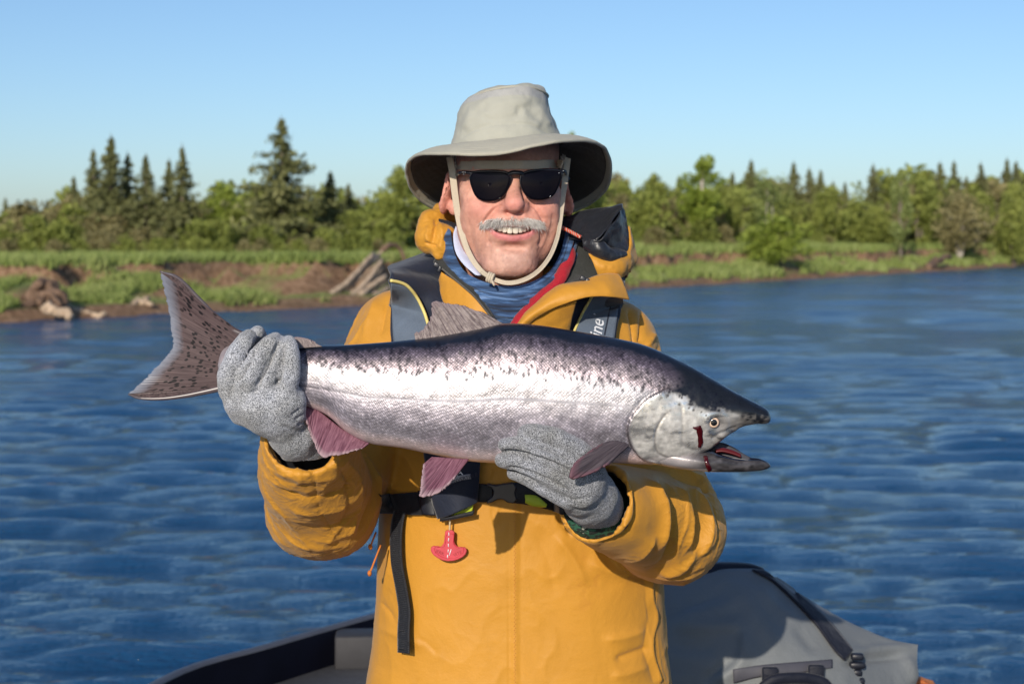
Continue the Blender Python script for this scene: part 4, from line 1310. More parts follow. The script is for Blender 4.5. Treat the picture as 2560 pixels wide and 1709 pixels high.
# ---- jacket
TOR = [  # pixel row, centre column, half width, half depth, centre depth
    (700, 1268, 0.080, 0.062, 2.630), (735, 1266, 0.128, 0.085, 2.628), (770, 1266, 0.165, 0.104, 2.625), (830, 1268, 0.190, 0.124, 2.622), (950, 1280, 0.203, 0.140, 2.62), (1150, 1292, 0.210, 0.150, 2.62),
    (1250, 1298, 0.214, 0.152, 2.62), (1363, 1302, 0.218, 0.153, 2.62), (1500, 1300, 0.220, 0.152, 2.62), (1620, 1299, 0.226, 0.153, 2.62), (1720, 1297, 0.235, 0.156, 2.62), (1950, 1296, 0.243, 0.165, 2.62)]
def jacket_sdf():
    tz = np.array([H + (HY - t[0]) * t[4] / F for t in TOR])[::-1]
    tc = np.array([(t[1] - CX) * t[4] / F for t in TOR])[::-1]
    ta = np.array([t[2] for t in TOR])[::-1]; tb = np.array([t[3] for t in TOR])[::-1]; ty_ = np.array([t[4] for t in TOR])[::-1]
    p = W
    LS, LE, LC = p(1000, 838, 2.64), p(812, 1255, 2.50), p(766, 1094, 2.275)
    RS, RE, RC = p(1532, 868, 2.64), p(1668, 1312, 2.505), p(1498, 1258, 2.275)
    def fn(X):
        z = X[2]
        a, b = np.interp(z, tz, ta).astype(np.float32), np.interp(z, tz, tb).astype(np.float32)
        cx, cy = np.interp(z, tz, tc).astype(np.float32), np.interp(z, tz, ty_).astype(np.float32)
        u, v = np.abs((X[0] - cx) / a), np.abs((X[1] - cy) / b)
        k = (u ** 2.4 + v ** 2.4) ** (1 / 2.4)
        f = (k - 1) * np.minimum(a, b) * 0.95
        f = np.maximum(f, z - tz[-1]); f = np.maximum(f, 0.72 - z)
        # shoulders
        f = smin(f, sd_cone(X, p(1150, 752, 2.635), 0.050, LS, 0.066), 0.05)
        f = smin(f, sd_cone(X, p(1392, 752, 2.635), 0.050, RS, 0.066), 0.05)
        # arms
        la = smin(sd_cone(X, LS, 0.068, LE, 0.076), sd_chain(X, [LE, p(782, 1180, 2.375), LC], [0.078, 0.074, 0.059]), 0.020)
        la = smin(la, sd_ell(X, p(800, 1290, 2.47), (0.066, 0.066, 0.056)), 0.03)
        ra = smin(sd_cone(X, RS, 0.068, RE, 0.078), sd_chain(X, [RE, p(1590, 1290, 2.385), RC], [0.078, 0.067, 0.055]), 0.020)
        ra = smin(ra, sd_ell(X, p(1680, 1345, 2.475), (0.068, 0.066, 0.052)), 0.03)
        # open cuffs
        def cuff(f, C, E, r):
            d = (C - E) / np.linalg.norm(C - E)
            f = np.maximum(f, (X[0] - C[0]) * d[0] + (X[1] - C[1]) * d[1] + (X[2] - C[2]) * d[2] - 0.012)
            return smax(f, -sd_cone(X, C - d * 0.055, r - 0.012, C + d * 0.12, r - 0.003), 0.004)
        la = cuff(la, LC, p(782, 1180, 2.375), 0.058)
        ra = cuff(ra, RC, p(1590, 1290, 2.385), 0.055)
        f = smin(f, la, 0.012); f = smin(f, ra, 0.012)
        return f
    lo = (-0.44, 2.17, 0.70); hi = (0.44, 2.84, 1.52)
    return surface(fn, lo, hi, 0.0056, 2)

JV, JQ = jacket_sdf()
JV, JQ = subdivide(JV, JQ)
JFOLDS = [
    # left sleeve
    ([(781, 1147), (787, 1211), (802, 1279), (849, 1356)], -0.0022, 4, 4, 0.1),
    ([(660, 1085), (700, 1106), (745, 1122), (800, 1135)], 0.0025, 8, 14, 0.1), ([(664, 1118), (715, 1142), (790, 1152)], -0.0030, 6, 9),
    ([(668, 1165), (720, 1190), (790, 1200), (850, 1180)], 0.0045, 12, 20), ([(690, 1215), (760, 1242), (840, 1234), (890, 1200)], -0.0045, 9, 18),
    ([(700, 1258), (770, 1282), (850, 1270), (905, 1230)], 0.0050, 12, 20), ([(730, 1312), (800, 1322), (870, 1302), (915, 1262)], -0.0042, 9, 18), ([(770, 1345), (840, 1345), (900, 1310)], 0.004, 12, 16),
    ([(880, 1130), (918, 1180), (930, 1240), (915, 1300), (880, 1355)], -0.008, 7, 16), ([(905, 1125), (940, 1190), (948, 1250), (930, 1310)], 0.007, 12, 9),
    ([(850, 1135), (893, 1190), (900, 1260), (880, 1320), (850, 1362)], 0.006, 14, 9), ([(838, 1150), (868, 1215), (866, 1290), (840, 1340)], -0.004, 8, 12),
    ([(700, 1335), (760, 1362), (830, 1372)], 0.003, 14, 14),
    # right sleeve
    ([(1526, 1160), (1552, 1200), (1560, 1260), (1530, 1340)], 0.0035, 10, 16), ([(1560, 1178), (1590, 1230), (1592, 1290), (1560, 1350)], -0.006, 8, 14),
    ([(1600, 1178), (1640, 1235), (1655, 1300), (1640, 1390)], 0.009, 10, 20), ([(1632, 1180), (1672, 1240), (1684, 1310), (1668, 1392)], -0.008, 8, 14),
    ([(1664, 1192), (1705, 1248), (1718, 1320), (1700, 1400)], 0.009, 9, 18), ([(1690, 1200), (1730, 1250), (1743, 1320), (1726, 1395)], -0.007, 8, 13),
    ([(1712, 1205), (1756, 1258), (1770, 1325), (1744, 1400)], 0.008, 9, 16), ([(1740, 1220), (1778, 1268), (1788, 1330)], -0.005, 7, 11),
    ([(1640, 1186), (1700, 1190), (1750, 1208), (1795, 1245)], -0.008, 9, 16), ([(1650, 1172), (1710, 1176), (1780, 1205)], 0.006, 14, 12),
    ([(1590, 1310), (1550, 1345), (1480, 1370)], -0.005, 8, 14), ([(1640, 1330), (1600, 1385), (1550, 1405)], 0.006, 14, 10), ([(1690, 1345), (1650, 1410), (1590, 1420)], -0.005, 8, 14),
    ([(1745, 1365), (1700, 1420), (1640, 1438)], 0.005, 14, 10), ([(1570, 1260), (1550, 1300), (1510, 1330)], 0.005, 10, 14),
    # shoulders
    ([(1606, 741), (1603, 800), (1597, 862)], -0.005, 4, 9, 0.1), ([(1570, 770), (1578, 820), (1584, 870)], -0.004, 4, 9, 0.15), ([(1640, 830), (1612, 870)], 0.004, 8, 8), ([(1660, 850), (1640, 885)], -0.003, 6, 6),
    ([(945, 735), (925, 790), (905, 850)], 0.003, 14, 10), ([(970, 740), (958, 800), (950, 850)], -0.003, 8, 10),
    # trunk
    ([(1627, 1441), (1628, 1492), (1637, 1543), (1627, 1620), (1652, 1709)], 0.0034, 8, 5, 0.05), ([(1612, 1440), (1614, 1500), (1620, 1545), (1612, 1620), (1636, 1709)], -0.0022, 5, 7, 0.05),
    ([(1627, 1615), (1580, 1632), (1530, 1650)], -0.004, 8, 14), ([(1622, 1570), (1570, 1590), (1500, 1600)], 0.003, 14, 18), ([(1630, 1660), (1575, 1680), (1520, 1690)], 0.003, 12, 16),
    ([(1460, 1400), (1530, 1430), (1600, 1440)], 0.0035, 16, 22), ([(1380, 1330), (1430, 1390), (1470, 1470)], 0.003, 16, 20), ([(1330, 1320), (1370, 1400), (1390, 1500)], -0.002, 18, 24),
    ([(1231, 1262), (1233, 1295), (1244, 1330)], -0.0022, 3, 6), ([(1250, 1262), (1252, 1295), (1256, 1322)], -0.002, 3, 6), ([(1392, 1280), (1405, 1310), (1430, 1345)], -0.003, 5, 9),
    ([(950, 1500), (975, 1530), (990, 1560)], -0.003, 5, 9), ([(940, 1560), (1000, 1590), (1080, 1620)], 0.003, 12, 16), ([(1040, 1590), (1070, 1610), (1100, 1640)], -0.002, 8, 12),
    ([(960, 1300), (975, 1400), (958, 1500)], 0.003, 12, 14), ([(1240, 1165), (1232, 1190), (1226, 1210)], -0.002, 3, 6),
    ([(930, 1180), (968, 1212), (1010, 1225)], 0.004, 10, 12),
    # double row of stitching beside the zip
    ([(1272, 1262), (1273, 1450), (1275, 1712)], -0.0019, 2.6, 2.6, 0.0), ([(1302, 1262), (1301, 1450), (1301, 1712)], -0.0019, 2.6, 2.6, 0.0), ([(1287, 1262), (1287, 1450), (1288, 1712)], 0.0022, 11, 11, 0.0),
]
def _fs(s_):
    left = s_[0][0][0] < 960 and s_[0][0][1] > 1060
    k = (1.05 if left else 1.5) if abs(s_[1]) > 0.0024 else 1.0
    w = 0.8 if left else 0.85
    return (s_[0], s_[1] * k, s_[2] * w, s_[3] * w) + tuple(s_[4:])
JFOLDS = [_fs(s_) for s_ in JFOLDS]
JV = folds(JV, JQ, JFOLDS, power=1.15)
_N = vnormals(JV, JQ)
_w = fbm(JV * np.array([1, 1, 0.55]), 9.0, 3, 71)
_rid = 1 - np.abs(noise3(JV * np.array([1.0, 1.0, 0.6]) + 0.05 * _w[:, None], 16.0, 72))
_x, _y = proj(JV)
_arm = np.clip(np.maximum((940 - _x) / 60, (_x - 1640) / 60), 0, 1)
_rid2 = 1 - np.abs(noise3(JV * np.array([1.0, 1.0, 0.7]) + 0.03 * fbm(JV, 20, 2, 74)[:, None], 34.0, 73))
_rid3 = 1 - np.abs(noise3(JV + 0.02 * _w[:, None], 70.0, 75))
JV = JV + _N * (0.0015 * _w + 0.0040 * (0.35 + 0.65 * _arm) * (_rid ** 4 - 0.25) + (0.25 + 0.75 * _arm) * (0.0013 * (_rid2 ** 6 - 0.15) + 0.0004 * (_rid3 ** 5 - 0.15)))[:, None]
_sm = np.exp(-((_x - 1470) / 60) ** 2 - ((_y - 1450) / 70) ** 2)
jacket = mk('jacket', JV, JQ, M_JACKET, person, attrs={'smear': _sm, 'arm': _arm})
JBVH = bvh_of(JV, JQ)
print('jacket', len(JV), time.time() - T0)

def jhit(pts, lift, fn=hit):
    return np.array([fn(JBVH, a, b, lift) for a, b in pts])

# zip: two rows of small teeth down the front
def zipper():
    ys = np.arange(1262, 1712, 5.2)
    parts = []
    for i, y in enumerate(ys):
        c = hit(JBVH, 1287 + (1.3 if i % 2 else -1.3), y, 0.0002)
        parts.append(box(c, (0.0018, 0.0008, 0.0012)))
    v, f = join(parts)
    z = mk('zip', v, f, simple('mustard_zip', (0.52, 0.21, 0.028, 1), 0.5, var=0.1), jacket, smooth=False)
    z.matrix_parent_inverse = Matrix()
    z['kind'] = 'stuff'
zipper()

# dark liners inside both cuffs, and the wrist layers that show in the right one
def cuff_liner(C, D, r0, mat, name):
    d = (D - C) / np.linalg.norm(D - C)
    P = np.array([C + d * 0.004, C + d * 0.02, C + d * 0.045, C + d * 0.048])
    v, f = tube(P, [r0, r0 * 0.96, r0 * 0.88, 0.002], 28, cap=False)
    o = mk(name, v, f, mat, jacket); o.matrix_parent_inverse = Matrix()
    m = o.modifiers.new('s', 'SOLIDIFY'); m.thickness = 0.003
cuff_liner(W(766, 1094, 2.275), W(782, 1180, 2.375), 0.0515, M_LINING, 'cuff_lining')
cuff_liner(W(1498, 1258, 2.275), W(1590, 1290, 2.385), 0.0485, M_LINING, 'cuff_lining')
def camo():
    g = G('green_camo_sleeve'); n = g.noise(g.coord('Object'), 55, 3, 0.6)
    g.set(Base_Color=g.ramp(n, [(0.38, (0.01, 0.015, 0.012)), (0.45, (0.02, 0.09, 0.05)), (0.55, (0.012, 0.02, 0.015)), (0.62, (0.30, 0.30, 0.24))], 'CONSTANT'), Roughness=0.8)
    v, f = tube(resample([W(1476, 1262, 2.262), W(1500, 1290, 2.29), W(1560, 1310, 2.36)], 12), np.linspace(0.038, 0.046, 12), 26)
    mk('inner_sleeve', v, f, g.m, person)
camo()

# trousers and boots, below the picture: he stands on the boat floor
def legs():
    def fn(X):
        f = None
        for sx in (-1, 1):
            c = sd_chain(X, [(0.01 + sx * 0.09, 2.63, 0.86), (0.01 + sx * 0.11, 2.61, 0.52), (0.01 + sx * 0.12, 2.64, 0.20)], [0.105, 0.075, 0.062])
            c = smin(c, sd_cone(X, (0.01 + sx * 0.12, 2.66, 0.165), 0.045, (0.01 + sx * 0.14, 2.50, 0.155), 0.042), 0.03)
            f = c if f is None else smin(f, c, 0.03)
        return np.maximum(f, 0.122 - X[2])
    V, Q = surface(fn, (-0.3, 2.42, 0.10), (0.32, 2.76, 0.98), 0.011)
    mk('trousers', V, Q, M_TROU, person)
legs()

# ---- head and neck: one continuous skin
HC = W(1269, 462, 2.562)
YAW = rotm('Z', 5.5) @ rotm('Y', 1.0)
def to_w(L):
    return np.asarray(L) @ YAW.T + HC
def head_sdf():
    def fn(X):
        Xm = (np.abs(X[0]), X[1], X[2])
        f = sd_ell(X, (0, 0.012, 0.050), (0.0775, 0.098, 0.088))                       # skull
        f = smin(f, sd_ell(X, (0, -0.010, -0.030), (0.0745, 0.080, 0.086)), 0.03)       # face mass
        f = smin(f, sd_ell(X, (0, -0.030, -0.078), (0.0605, 0.061, 0.050)), 0.03)       # jaw
        f = smin(f, sd_ell(Xm, (0.040, -0.010, -0.078), (0.024, 0.040, 0.036)), 0.03)   # jaw corners
        f = smin(f, sd_ell(X, (0, -0.070, -0.110), (0.027, 0.022, 0.020)), 0.022)       # chin
        f = smin(f, sd_ell(X, (0, -0.060, -0.124), (0.036, 0.028, 0.012)), 0.022)       # soft under the chin
        f = smin(f, sd_ell(Xm, (0.043, -0.065, -0.037), (0.026, 0.022, 0.023)), 0.020)  # smiling cheeks
        f = smin(f, sd_ell(Xm, (0.053, -0.050, -0.012), (0.020, 0.022, 0.014)), 0.020)  # cheekbones
        f = smin(f, sd_cone(Xm, (0.010, -0.084, 0.022), 0.011, (0.045, -0.066, 0.020), 0.010), 0.018)   # brow
        f = smax(f, -sd_ell(Xm, (0.033, -0.092, 0.001), (0.018, 0.014, 0.012)), 0.014)  # sockets
        f = smin(f, sd_ell(Xm, (0.032, -0.070, 0.0), (0.0135, 0.0135, 0.012)), 0.004)   # lids
        f = smin(f, sd_ell(X, (0, -0.074, -0.062), (0.033, 0.022, 0.022)), 0.020)       # muzzle
        f = smin(f, sd_ell(Xm, (0.046, -0.036, -0.058), (0.024, 0.036, 0.030)), 0.02)   # full lower cheeks
        # nose
        f = smin(f, sd_chain(X, [(0, -0.080, 0.012), (0, -0.094, -0.010), (0, -0.1045, -0.0285)], [0.0085, 0.0095, 0.0135]), 0.010)
        f = smin(f, sd_ell(X, (0, -0.1065, -0.0315), (0.0125, 0.0105, 0.0105)), 0.006)
        f = smin(f, sd_ell(Xm, (0.0150, -0.0915, -0.0345), (0.0085, 0.0120, 0.0090)), 0.006)
        f = smax(f, -sd_ell(Xm, (0.0080, -0.0985, -0.0440), (0.0042, 0.0060, 0.0042)), 0.003)
        # mouth
        sm = [(-0.037, -0.071, -0.0605), (-0.029, -0.083, -0.0645), (-0.015, -0.0945, -0.0690), (0, -0.0980, -0.0704), (0.015, -0.0945, -0.0690), (0.029, -0.083, -0.0645), (0.037, -0.071, -0.0605)]
        f = smin(f, sd_chain(X, [(-0.037, -0.0690, -0.0640), (-0.021, -0.0850, -0.0755), (0, -0.0910, -0.0805), (0.021, -0.0850, -0.0755), (0.037, -0.0690, -0.0640)], [0.0026, 0.0054, 0.0066, 0.0054, 0.0026], 0.006), 0.005)
        f = smin(f, sd_chain(X, [(-0.030, -0.0700, -0.0540), (-0.012, -0.0875, -0.0560), (0.012, -0.0875, -0.0560), (0.030, -0.0700, -0.0540)], [0.004, 0.006, 0.006, 0.004], 0.006), 0.008)
        f = smax(f, -sd_chain(X, sm, [0.0026, 0.0050, 0.0058, 0.0058, 0.0058, 0.0050, 0.0026]), 0.002)
        f = smax(f, -sd_chain(X, [(a_ * 0.9, b_ + 0.008, c_) for a_, b_, c_ in sm], [0.0024, 0.0048, 0.0056, 0.0056, 0.0056, 0.0048, 0.0024]), 0.002)
        f = smax(f, -sd_ell(X, (0, -0.0915, -0.0935), (0.020, 0.008, 0.0050)), 0.009)   # under-lip hollow
        # ears
        R = rotm('Z', 24) @ rotm('Y', -10)
        e = sd_ell(Xm, (0.0900, 0.016, -0.013), (0.0085, 0.0215, 0.0340), R)
        e = smax(e, -sd_ell(Xm, (0.0965, 0.007, -0.008), (0.0065, 0.0110, 0.0200), R), 0.004)
        e = smin(e, sd_ell(Xm, (0.0800, 0.008, -0.036), (0.008, 0.010, 0.012)), 0.006)
        f = smin(f, e, 0.007)
        # neck
        f = smin(f, sd_cone(X, (0, 0.020, -0.075), 0.058, (0, 0.048, -0.205), 0.062), 0.025)
        return f
    V, Q = surface(fn, (-0.116, -0.125, -0.205), (0.116, 0.125, 0.145), 0.0028, 1)
    return subdivide(V, Q)
HV, HQ = head_sdf()
print('head', len(HV), time.time() - T0)
HW = to_w(HV)
HFOLDS = [
    ([(1256, 506), (1240, 518), (1222, 538), (1206, 560)], -0.0046, 3.2, 7, 0.15), ([(1320, 506), (1338, 520), (1350, 538), (1360, 556)], -0.0038, 3.2, 7, 0.15),
    ([(1240, 512), (1220, 530), (1200, 552)], 0.0016, 9, 9), ([(1338, 512), (1356, 530), (1368, 550)], 0.0014, 9, 9),
    ([(1224, 566), (1217, 588), (1221, 616)], -0.0036, 3.4, 6, 0.2), ([(1346, 564), (1353, 590), (1346, 620)], -0.0034, 3.4, 6, 0.2), ([(1206, 566), (1199, 590), (1203, 622)], 0.0014, 7, 7),
    ([(1180, 540), (1176, 580), (1188, 630), (1204, 660)], -0.0016, 4, 7), ([(1192, 560), (1192, 600), (1204, 640)], 0.0010, 7, 7),
    ([(1384, 520), (1380, 560), (1364, 612), (1340, 655)], -0.0018, 4, 7), ([(1396, 520), (1392, 570), (1376, 618), (1352, 660)], 0.0016, 7, 7),
    ([(1366, 560), (1358, 600), (1340, 640)], -0.0012, 3, 5), ([(1250, 616), (1284, 624), (1320, 615)], -0.0012, 7, 9),
    ([(1225, 640), (1232, 668), (1250, 684)], -0.0008, 5, 8), ([(1340, 636), (1332, 668), (1312, 684)], -0.0010, 5, 8),
    ([(1150, 448), (1165, 456), (1172, 462)], -0.0006, 3, 3), ([(1150, 470), (1166, 468), (1176, 472)], -0.0006, 3, 3), ([(1152, 490), (1168, 482)], -0.0006, 3, 3),
    ([(1176, 505), (1210, 512), (1250, 505)], -0.0008, 4, 6), ([(1322, 503), (1360, 510), (1392, 500)], -0.0008, 4, 6),
]
HFOLDS = [(s_[0], s_[1] * 0.9, s_[2] * 1.1, s_[3] * 1.25) + tuple(s_[4:]) for s_ in HFOLDS]
HW = folds(HW, HQ, HFOLDS)
_hn = vnormals(HW, HQ)
HW = HW + _hn * (0.00022 * fbm(HV, 160, 3, 81) + 0.00025 * fbm(HV, 50, 2, 82))[:, None]
def skin_colors(L, Wd):
    x, y = proj(Wd)
    n = len(L)
    base = np.array([0.60, 0.315, 0.235])[None].repeat(n, 0)
    def blend(mask, col, a):
        m = np.clip(mask * a, 0, 1)[:, None]
        return base * (1 - m) + np.array(col) * m
    gs = lambda cx, cy, sx, sy: np.exp(-((L[:, 0] - cx) / sx) ** 2 - ((L[:, 2] - cy) / sy) ** 2)
    front = (L[:, 1] < -0.02)
    base = blend(front * (gs(0.043, -0.036, 0.022, 0.020) + gs(-0.043, -0.036, 0.022, 0.020)), (0.64, 0.25, 0.195), 0.65)
    base = blend(front * gs(0, -0.034, 0.020, 0.016), (0.62, 0.235, 0.20), 0.75)
    base = blend(np.abs(L[:, 0]) > 0.082, (0.66, 0.28, 0.225), 0.7)
    base = blend(front * gs(0, -0.114, 0.050, 0.024), (0.54, 0.365, 0.31), 0.55)
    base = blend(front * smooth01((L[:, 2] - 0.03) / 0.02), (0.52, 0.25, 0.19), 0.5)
    # lips
    d, s, fr = seg_dist(L[:, 0] * 1000, L[:, 2] * 1000, [(-35, -65.0), (-20, -76.5), (0, -81.5), (20, -76.5), (35, -65.0)])
    base = blend(front * np.exp(-(d / 5.6) ** 4), (0.60, 0.19, 0.20), 0.80)
    m = np.abs(L[:, 0]) < 0.034
    ins = front * m * (np.exp(-(np.hypot(0, L[:, 2] * 1000 + np.interp(np.abs(L[:, 0]) * 1000, [0, 10, 22, 34], [70.4, 69.4, 65.5, 61.0])) / 4.8) ** 6)) * (L[:, 1] > -0.0925 + 0.6 * L[:, 0] ** 2 / 0.034)
    base = blend(ins, (0.06, 0.012, 0.014), 0.9)
    mott = fbm(L, 70, 4, 91)[:, None] * np.array([0.05, 0.06, 0.055])
    return np.clip(base * (1 + 2.4 * mott) * (1 - 0.13 * (np.clip(fbm(L, 230, 2, 95) - 0.55, 0, 0.4) / 0.4))[:, None], 0.01, 1)
def skin_material():
    g = G('skin'); c = g.attr('col', 'Color'); p = g.coord('Object')
    pores = g.noise(p, 900, 3, 0.6); blot = g.noise(p, 120, 4, 0.6)
    col = g.mix(1.0, c, g.ramp(blot, [(0.3, (0.90, 0.86, 0.85)), (0.7, (1.08, 1.08, 1.08))]), 'MULTIPLY')
    n = g.bump(pores, 0.4, 0.0008); n = g.bump(blot, 0.10, 0.0014, n)
    g.set(Base_Color=col, Roughness=0.54, Normal=n, Subsurface_Weight=0.12, Subsurface_Scale=0.006)
    g.b.inputs['Subsurface Radius'].default_value = (1.0, 0.35, 0.18)
    g.b.inputs['Specular IOR Level'].default_value = 0.30
    return g.m
M_SKIN = skin_material()
body = mk('body', HW, HQ, M_SKIN, person, attrs={'col': skin_colors(HV, HW)})
HBVH = bvh_of(HW, HQ)

# teeth behind the lips
def teeth():
    parts = []
    xs = [-0.0275, -0.0228, -0.0172, -0.0112, -0.0041, 0.0041, 0.0112, 0.0172, 0.0228, 0.0275]; ws = [0.0044, 0.0054, 0.0062, 0.0070, 0.0082, 0.0082, 0.0070, 0.0062, 0.0054, 0.0044]
    u = np.linspace(-np.pi / 2, np.pi / 2, 9); t = np.linspace(-np.pi, np.pi, 16, endpoint=False)
    e = lambda v, p: np.sign(v) * np.abs(v) ** p
    for x, w in zip(xs, ws):
        U, T = np.meshgrid(u, t, indexing='ij')
        a = abs(x) * math.copysign(1, x) / 0.026
        v = np.stack([e(np.cos(U), .45) * e(np.cos(T), .5) * w / 2, e(np.cos(U), .45) * e(np.sin(T), .5) * 0.0028, e(np.sin(U), .5) * (0.0076 - 1.6 * abs(x) * 0.05)], -1).reshape(-1, 3)
        v = v @ rotm('Z', 42 * a).T
        zc = -0.0668 + 0.0032 * (abs(x) / 0.023) ** 1.6
        yc = -0.0920 + 0.0120 * (abs(x) / 0.023) ** 2.0
        parts.append((to_w(v + np.array([x, yc, zc])), [grid_faces(9, 16, cv=True)]))
    v, f = join(parts)
    mk('teeth', v, f, simple('tooth_enamel', (0.72, 0.66, 0.55, 1), 0.22, var=0.08, vscale=200), person)
teeth()

# moustache: several hundred tapered hairs
def strands(name, roots, dirs, length, rad, mat, parent, droop=0.0, seed=0):
    r = np.random.default_rng(seed)
    n = len(roots); K = 5
    t = np.linspace(0, 1, K)
    L = length * (0.55 + 0.85 * r.random(n))
    bend = r.normal(0, 0.26, (n, 3))
    P = roots[:, None, :] + (dirs[:, None, :] * t[None, :, None] + bend[:, None, :] * (t ** 2)[None, :, None] + np.array([0, 0, -droop])[None, None] * (t ** 2)[None, :, None]) * L[:, None, None]
    Tn = np.gradient(P, axis=1); Tn /= np.linalg.norm(Tn, axis=2, keepdims=True)
    A = np.cross(Tn, np.array([0.3, -1, 0.2])); A /= np.linalg.norm(A, axis=2, keepdims=True); B = np.cross(Tn, A)
    R = rad * (1 - 0.75 * t)[None, :, None]
    th = [0, 2.094, 4.189]
    V = np.stack([P + R * (math.cos(a) * A + math.sin(a) * B) for a in th], 2)       # n,K,3,3
    i = np.arange(n)[:, None, None] * (K * 3); k = np.arange(K - 1)[None, :, None] * 3; s = np.arange(3)[None, None, :]; s2 = (s + 1) % 3
    f = np.stack([i + k + s, i + k + s2, i + k + 3 + s2, i + k + 3 + s], -1).reshape(-1, 4)
    return mk(name, V.reshape(-1, 3), f, mat, parent, attrs={'tone': r.random(n).repeat(K * 3)})
def moustache():
    g = G('white_moustache_hair')
    g.set(Base_Color=g.ramp(g.attr('tone'), [(0, (0.13, 0.105, 0.09)), (0.30, (0.42, 0.38, 0.35)), (0.6, (0.68, 0.65, 0.61)), (1, (0.84, 0.82, 0.79))]), Roughness=0.45)
    r = np.random.default_rng(3)
    n = 2300
    px = 1281 + 75 * np.clip(r.normal(0, 0.55, n), -1, 1) * np.where(r.random(n) < 0.5, 1, 1)
    px = np.where(r.random(n) < 0.65, r.uniform(1208, 1354, n), px)
    a = np.abs(px - 1281) / 75
    y0 = 537 + 14 * a ** 1.6 ; y1 = 553 + 14 * a ** 1.3
    py = y0 + (y1 - y0) * r.random(n) ** 0.9
    roots = np.array([hit(HBVH, x, y, -0.0008) for x, y in zip(px, py)])
    sx = (px - 1282) / 70
    d = np.stack([0.75 * sx + r.normal(0, 0.12, n), -0.35 + 0 * sx, -0.85 + 0.15 * np.abs(sx)], 1); d /= np.linalg.norm(d, axis=1, keepdims=True)
    strands('moustache', roots, d, 0.0066, 0.00034, g.m, person, 0.2, 4)
    # short grey stubble over jaw and chin
    m = 1500
    px = r.uniform(1190, 1372, m); py = r.uniform(600, 692, m)
    ok = ((px - 1281) / 92) ** 2 + ((py - 610) / 84) ** 2 < 1
    px, py = px[ok], py[ok]
    dens = np.clip((py - 615) / 60, 0.10, 1); kp = r.random(len(px)) < dens; px, py = px[kp], py[kp]
    roots = np.array([hit(HBVH, x, y, -0.0003) for x, y in zip(px, py)])
    d = np.stack([r.normal(0, 0.3, len(px)), np.full(len(px), -0.6), np.full(len(px), -0.7)], 1); d /= np.linalg.norm(d, axis=1, keepdims=True)
    strands('stubble', roots, d, 0.0008, 0.00013, simple('grey_stubble', (0.32, 0.27, 0.24, 1), 0.6), person, 0, 5)
    # grey temple hair under the hat
    m = 260
    for x0, x1 in ((1126, 1142), (1402, 1414)):
        px = r.uniform(x0, x1, m // 2); py = r.uniform(385, 440, m // 2)
        roots = np.array([hit(HBVH, x, y, 0.0, 2.56) for x, y in zip(px, py)])
        d = np.stack([r.normal(0, 0.15, m // 2), np.full(m // 2, 0.3), np.full(m // 2, -0.9)], 1); d /= np.linalg.norm(d, axis=1, keepdims=True)
        strands('sideburn', roots, d, 0.010, 0.0004, g.m, person, 0, 6)['kind'] = 'stuff'
moustache()

# ---- sunglasses
sung = empty('sunglasses', tuple(W(1288, 460, 2.45)), parent=person)
sung.matrix_parent_inverse = Matrix.Translation(-Vector(person.location))
M_FRAME = simple('black_acetate', (0.006, 0.006, 0.010, 1), 0.26, var=0.1)
def lens_mat():
    g = G('dark_lens'); n = g.noise(g.coord('Object'), 40, 2)
    g.set(Base_Color=g.ramp(n, [(0.3, (0.003, 0.003, 0.006)), (0.7, (0.006, 0.005, 0.008))]), Roughness=0.08, IOR=1.22)
    g.b.inputs['Specular IOR Level'].default_value = 0.25
    return g.m
M_LENS = lens_mat()
def gl_y(px):
    return 2.4585 + 2.6 * ((np.asarray(px, float) - 1289) / 1730.0) ** 2 + 0.05 * np.abs(np.asarray(px, float) - 1289) / 1730.0
LENS = [[(1180, 431), (1203, 429), (1226, 428), (1250, 429), (1266, 432), (1276, 440), (1274, 460), (1263, 483), (1245, 498), (1222, 502), (1203, 499), (1189, 488), (1180, 467), (1176, 446)],
        [(1303, 436), (1320, 429), (1340, 426), (1360, 425), (1380, 425), (1399, 428), (1404, 438), (1398, 457), (1391, 475), (1380, 490), (1360, 498), (1340, 499), (1322, 493), (1309, 479), (1301, 456)]]
for L in LENS:
    o = resample(np.array(L + L[:1], float), 81)[:80]
    c = o.mean(0)
    rr = np.linspace(0, 1, 9)
    pts = c[None, None] + (o[None] - c) * rr[:, None, None]
    yy = gl_y(pts[..., 0]) - 0.0012 * (1 - rr ** 2)[:, None] + 0.0006 * ((pts[..., 1] - 462) / 40) ** 2
    V = np.array([W(a, b, y) for (a, b), y in zip(pts.reshape(-1, 2), yy.ravel())])
    le = mk('lens', V, grid_faces(9, 80, cv=True), M_LENS, person); le.parent = sung; le.matrix_parent_inverse = Matrix.Translation(-Vector(sung.location))
    m = le.modifiers.new('s', 'SOLIDIFY'); m.thickness = 0.0018
    P = np.array([W(a, b, gl_y(a)) for a, b in np.vstack([o, o[:2]])])
    wd = np.interp(np.vstack([o, o[:2]])[:, 1], [425, 440, 470, 500], [0.0021, 0.0018, 0.0010, 0.0010])
    v, f = tube(P, wd, 10, cap=False)
    fr = mk('frame', v, f, M_FRAME, person); fr.parent = sung; fr.matrix_parent_inverse = Matrix.Translation(-Vector(sung.location))
